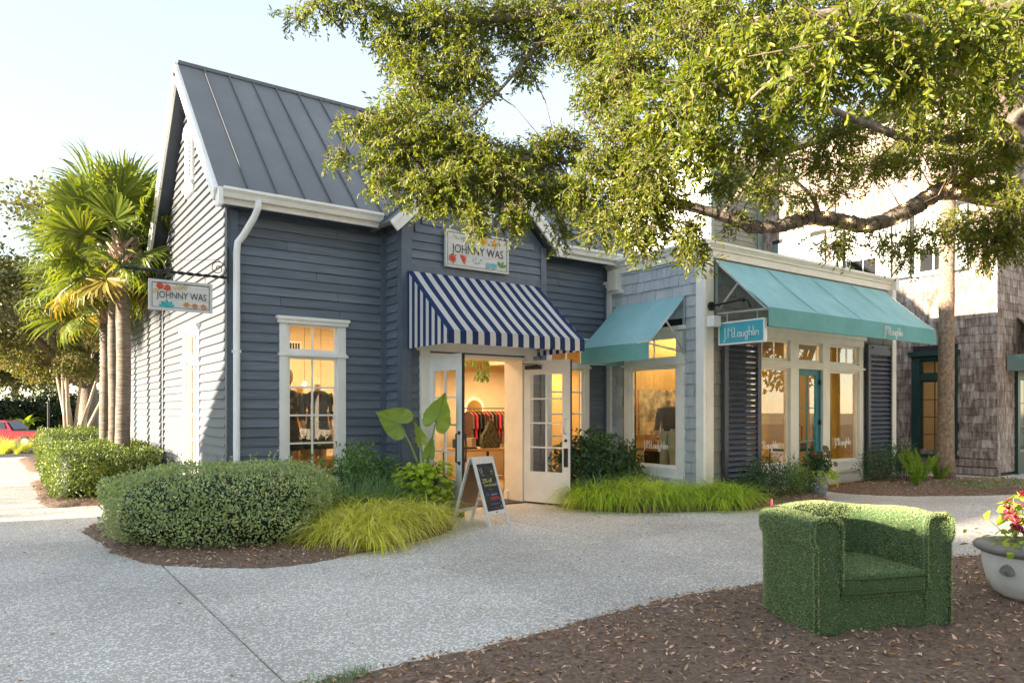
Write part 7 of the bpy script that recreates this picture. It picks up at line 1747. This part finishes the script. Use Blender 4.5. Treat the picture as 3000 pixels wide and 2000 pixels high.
def octa(r_): return [f_.p(r_*math.cos(R(22.5+45*k)), 0, zc+r_*math.sin(R(22.5+45*k))) for k in range(8)]
MB().prism(octa(.25), -CAM_F*.01).build('border', M['lettering_white'], ss); MB().prism([p-CAM_F*.011 for p in octa(.225)], -CAM_F*.006).build('panel', M['signred'], ss)
text_mb('STOP', f_, 0, zc, .13, .020, .34).build('lettering', M['lettering_white'], ss); MB().tube([(o.x,o.y,-.75),(o.x,o.y,zc-.1)], .03, 8).build('post', M['steel'], ss)
o = point(142,1210,34); MBp = MB().tube([(o.x,o.y,-.75),(o.x,o.y,2.0)], .05, 8); props(MBp.build('signpost', M['blackmetal']), 'thin dark post standing between the truck and the crape myrtle', 'post')

# ------------------------------------------------------------------ neighbours outside the frame: they shade the forecourt and show in the window glass
nb = thing('gabled_shop', 'gabled clapboard shop across the path, left of the picture', 'shop', (-16,12.3,0))
MB().box(-20,9.3,0,-12.1,15.3,3.5).build('wall', M['nb_white'], nb)
MB().prism([(-20,9.1,3.501),(-20,15.5,3.501),(-20,12.3,6.1)], (8,0,0)).build('roof', M['greygreen'], nb)
MB().box(-14,11.3,3.5,-12.05,13.95,8.6).build('added_sun_block', M['nb_white'], nb)  # added, unseen: keeps the sun off the shingled shop's side wall
nb2 = thing('low_shade_block', 'low flat roofed shop across the path, left of the picture', 'shop', (-16,7.5,0)); MB().box(-20,5.9,0,-12,9.0,3.76).build('wall', M['nb_white'], nb2)  # added, unseen; height set so its shadow stops short of the far path
nb3 = thing('tall_shade_block', 'tall block added to shade the foreground, left of the picture', 'shop', (-16,0,0)); MB().box(-20,-7,0,-12,5.85,5.4).build('wall', M['nb_white'], nb3)  # added, unseen: shades the near foreground
cs = thing('stucco_arcade', 'pale stucco shopfront row behind the camera on the right, enlarged to bounce sunlight', 'building', (15,-8,0))
MB().box(13.5,-34,0,20,.5,9.0).build('wall', M['cream_stucco'], cs)  # made long and tall to bounce more sunlight onto the shopfronts
for k in range(10):
    y = -30.3+3.1*k; w = MB().box(13.44,y,.6,13.498,y+1.7,2.6).build('window', M['darkglass'], cs); MB().box(13.40,y-.15,2.6,13.497,y+1.85,2.75).build('lintel', M['white'], w)
    w = MB().box(13.44,y+.2,4.2,13.498,y+1.5,5.9).build('window', M['darkglass'], cs); MB().box(13.40,y,5.9,13.497,y+1.7,6.05).build('lintel', M['white'], w)
bush('hedge', 'clipped hedge added to shade the path, left of the picture', (-6.8,17.2,.7), (.8,2.6,.75), 3000, M['hedgeleaf2'], (.05,.09), (.03,.05), 'hedge', 30, e=.3, wob=.02, inner=.3)  # added, unseen: shades the path beside the left wall
for k, (x, y, h, lab) in enumerate(((10,-9,6,'street tree behind the camera on the right'),(11.5,-2.5,6.5,'street tree by the stucco row, nearest the armchair'),(9.5,-15,8,'street tree by the stucco row, farther along'),(-2,-24,10,'street tree straight behind the camera'),(24,-12,9,'street tree far behind on the right'),(32,-4,10,'street tree beyond the right edge'),(-8,-16,9,'street tree behind the camera on the left'))):
    bgtree('street_tree', lab, x, y, h, .3, crown(rr, 9, 3.2, 3.5, h, 1.7), 4200, M['bgleaf'], .32, 'trees along the street behind')
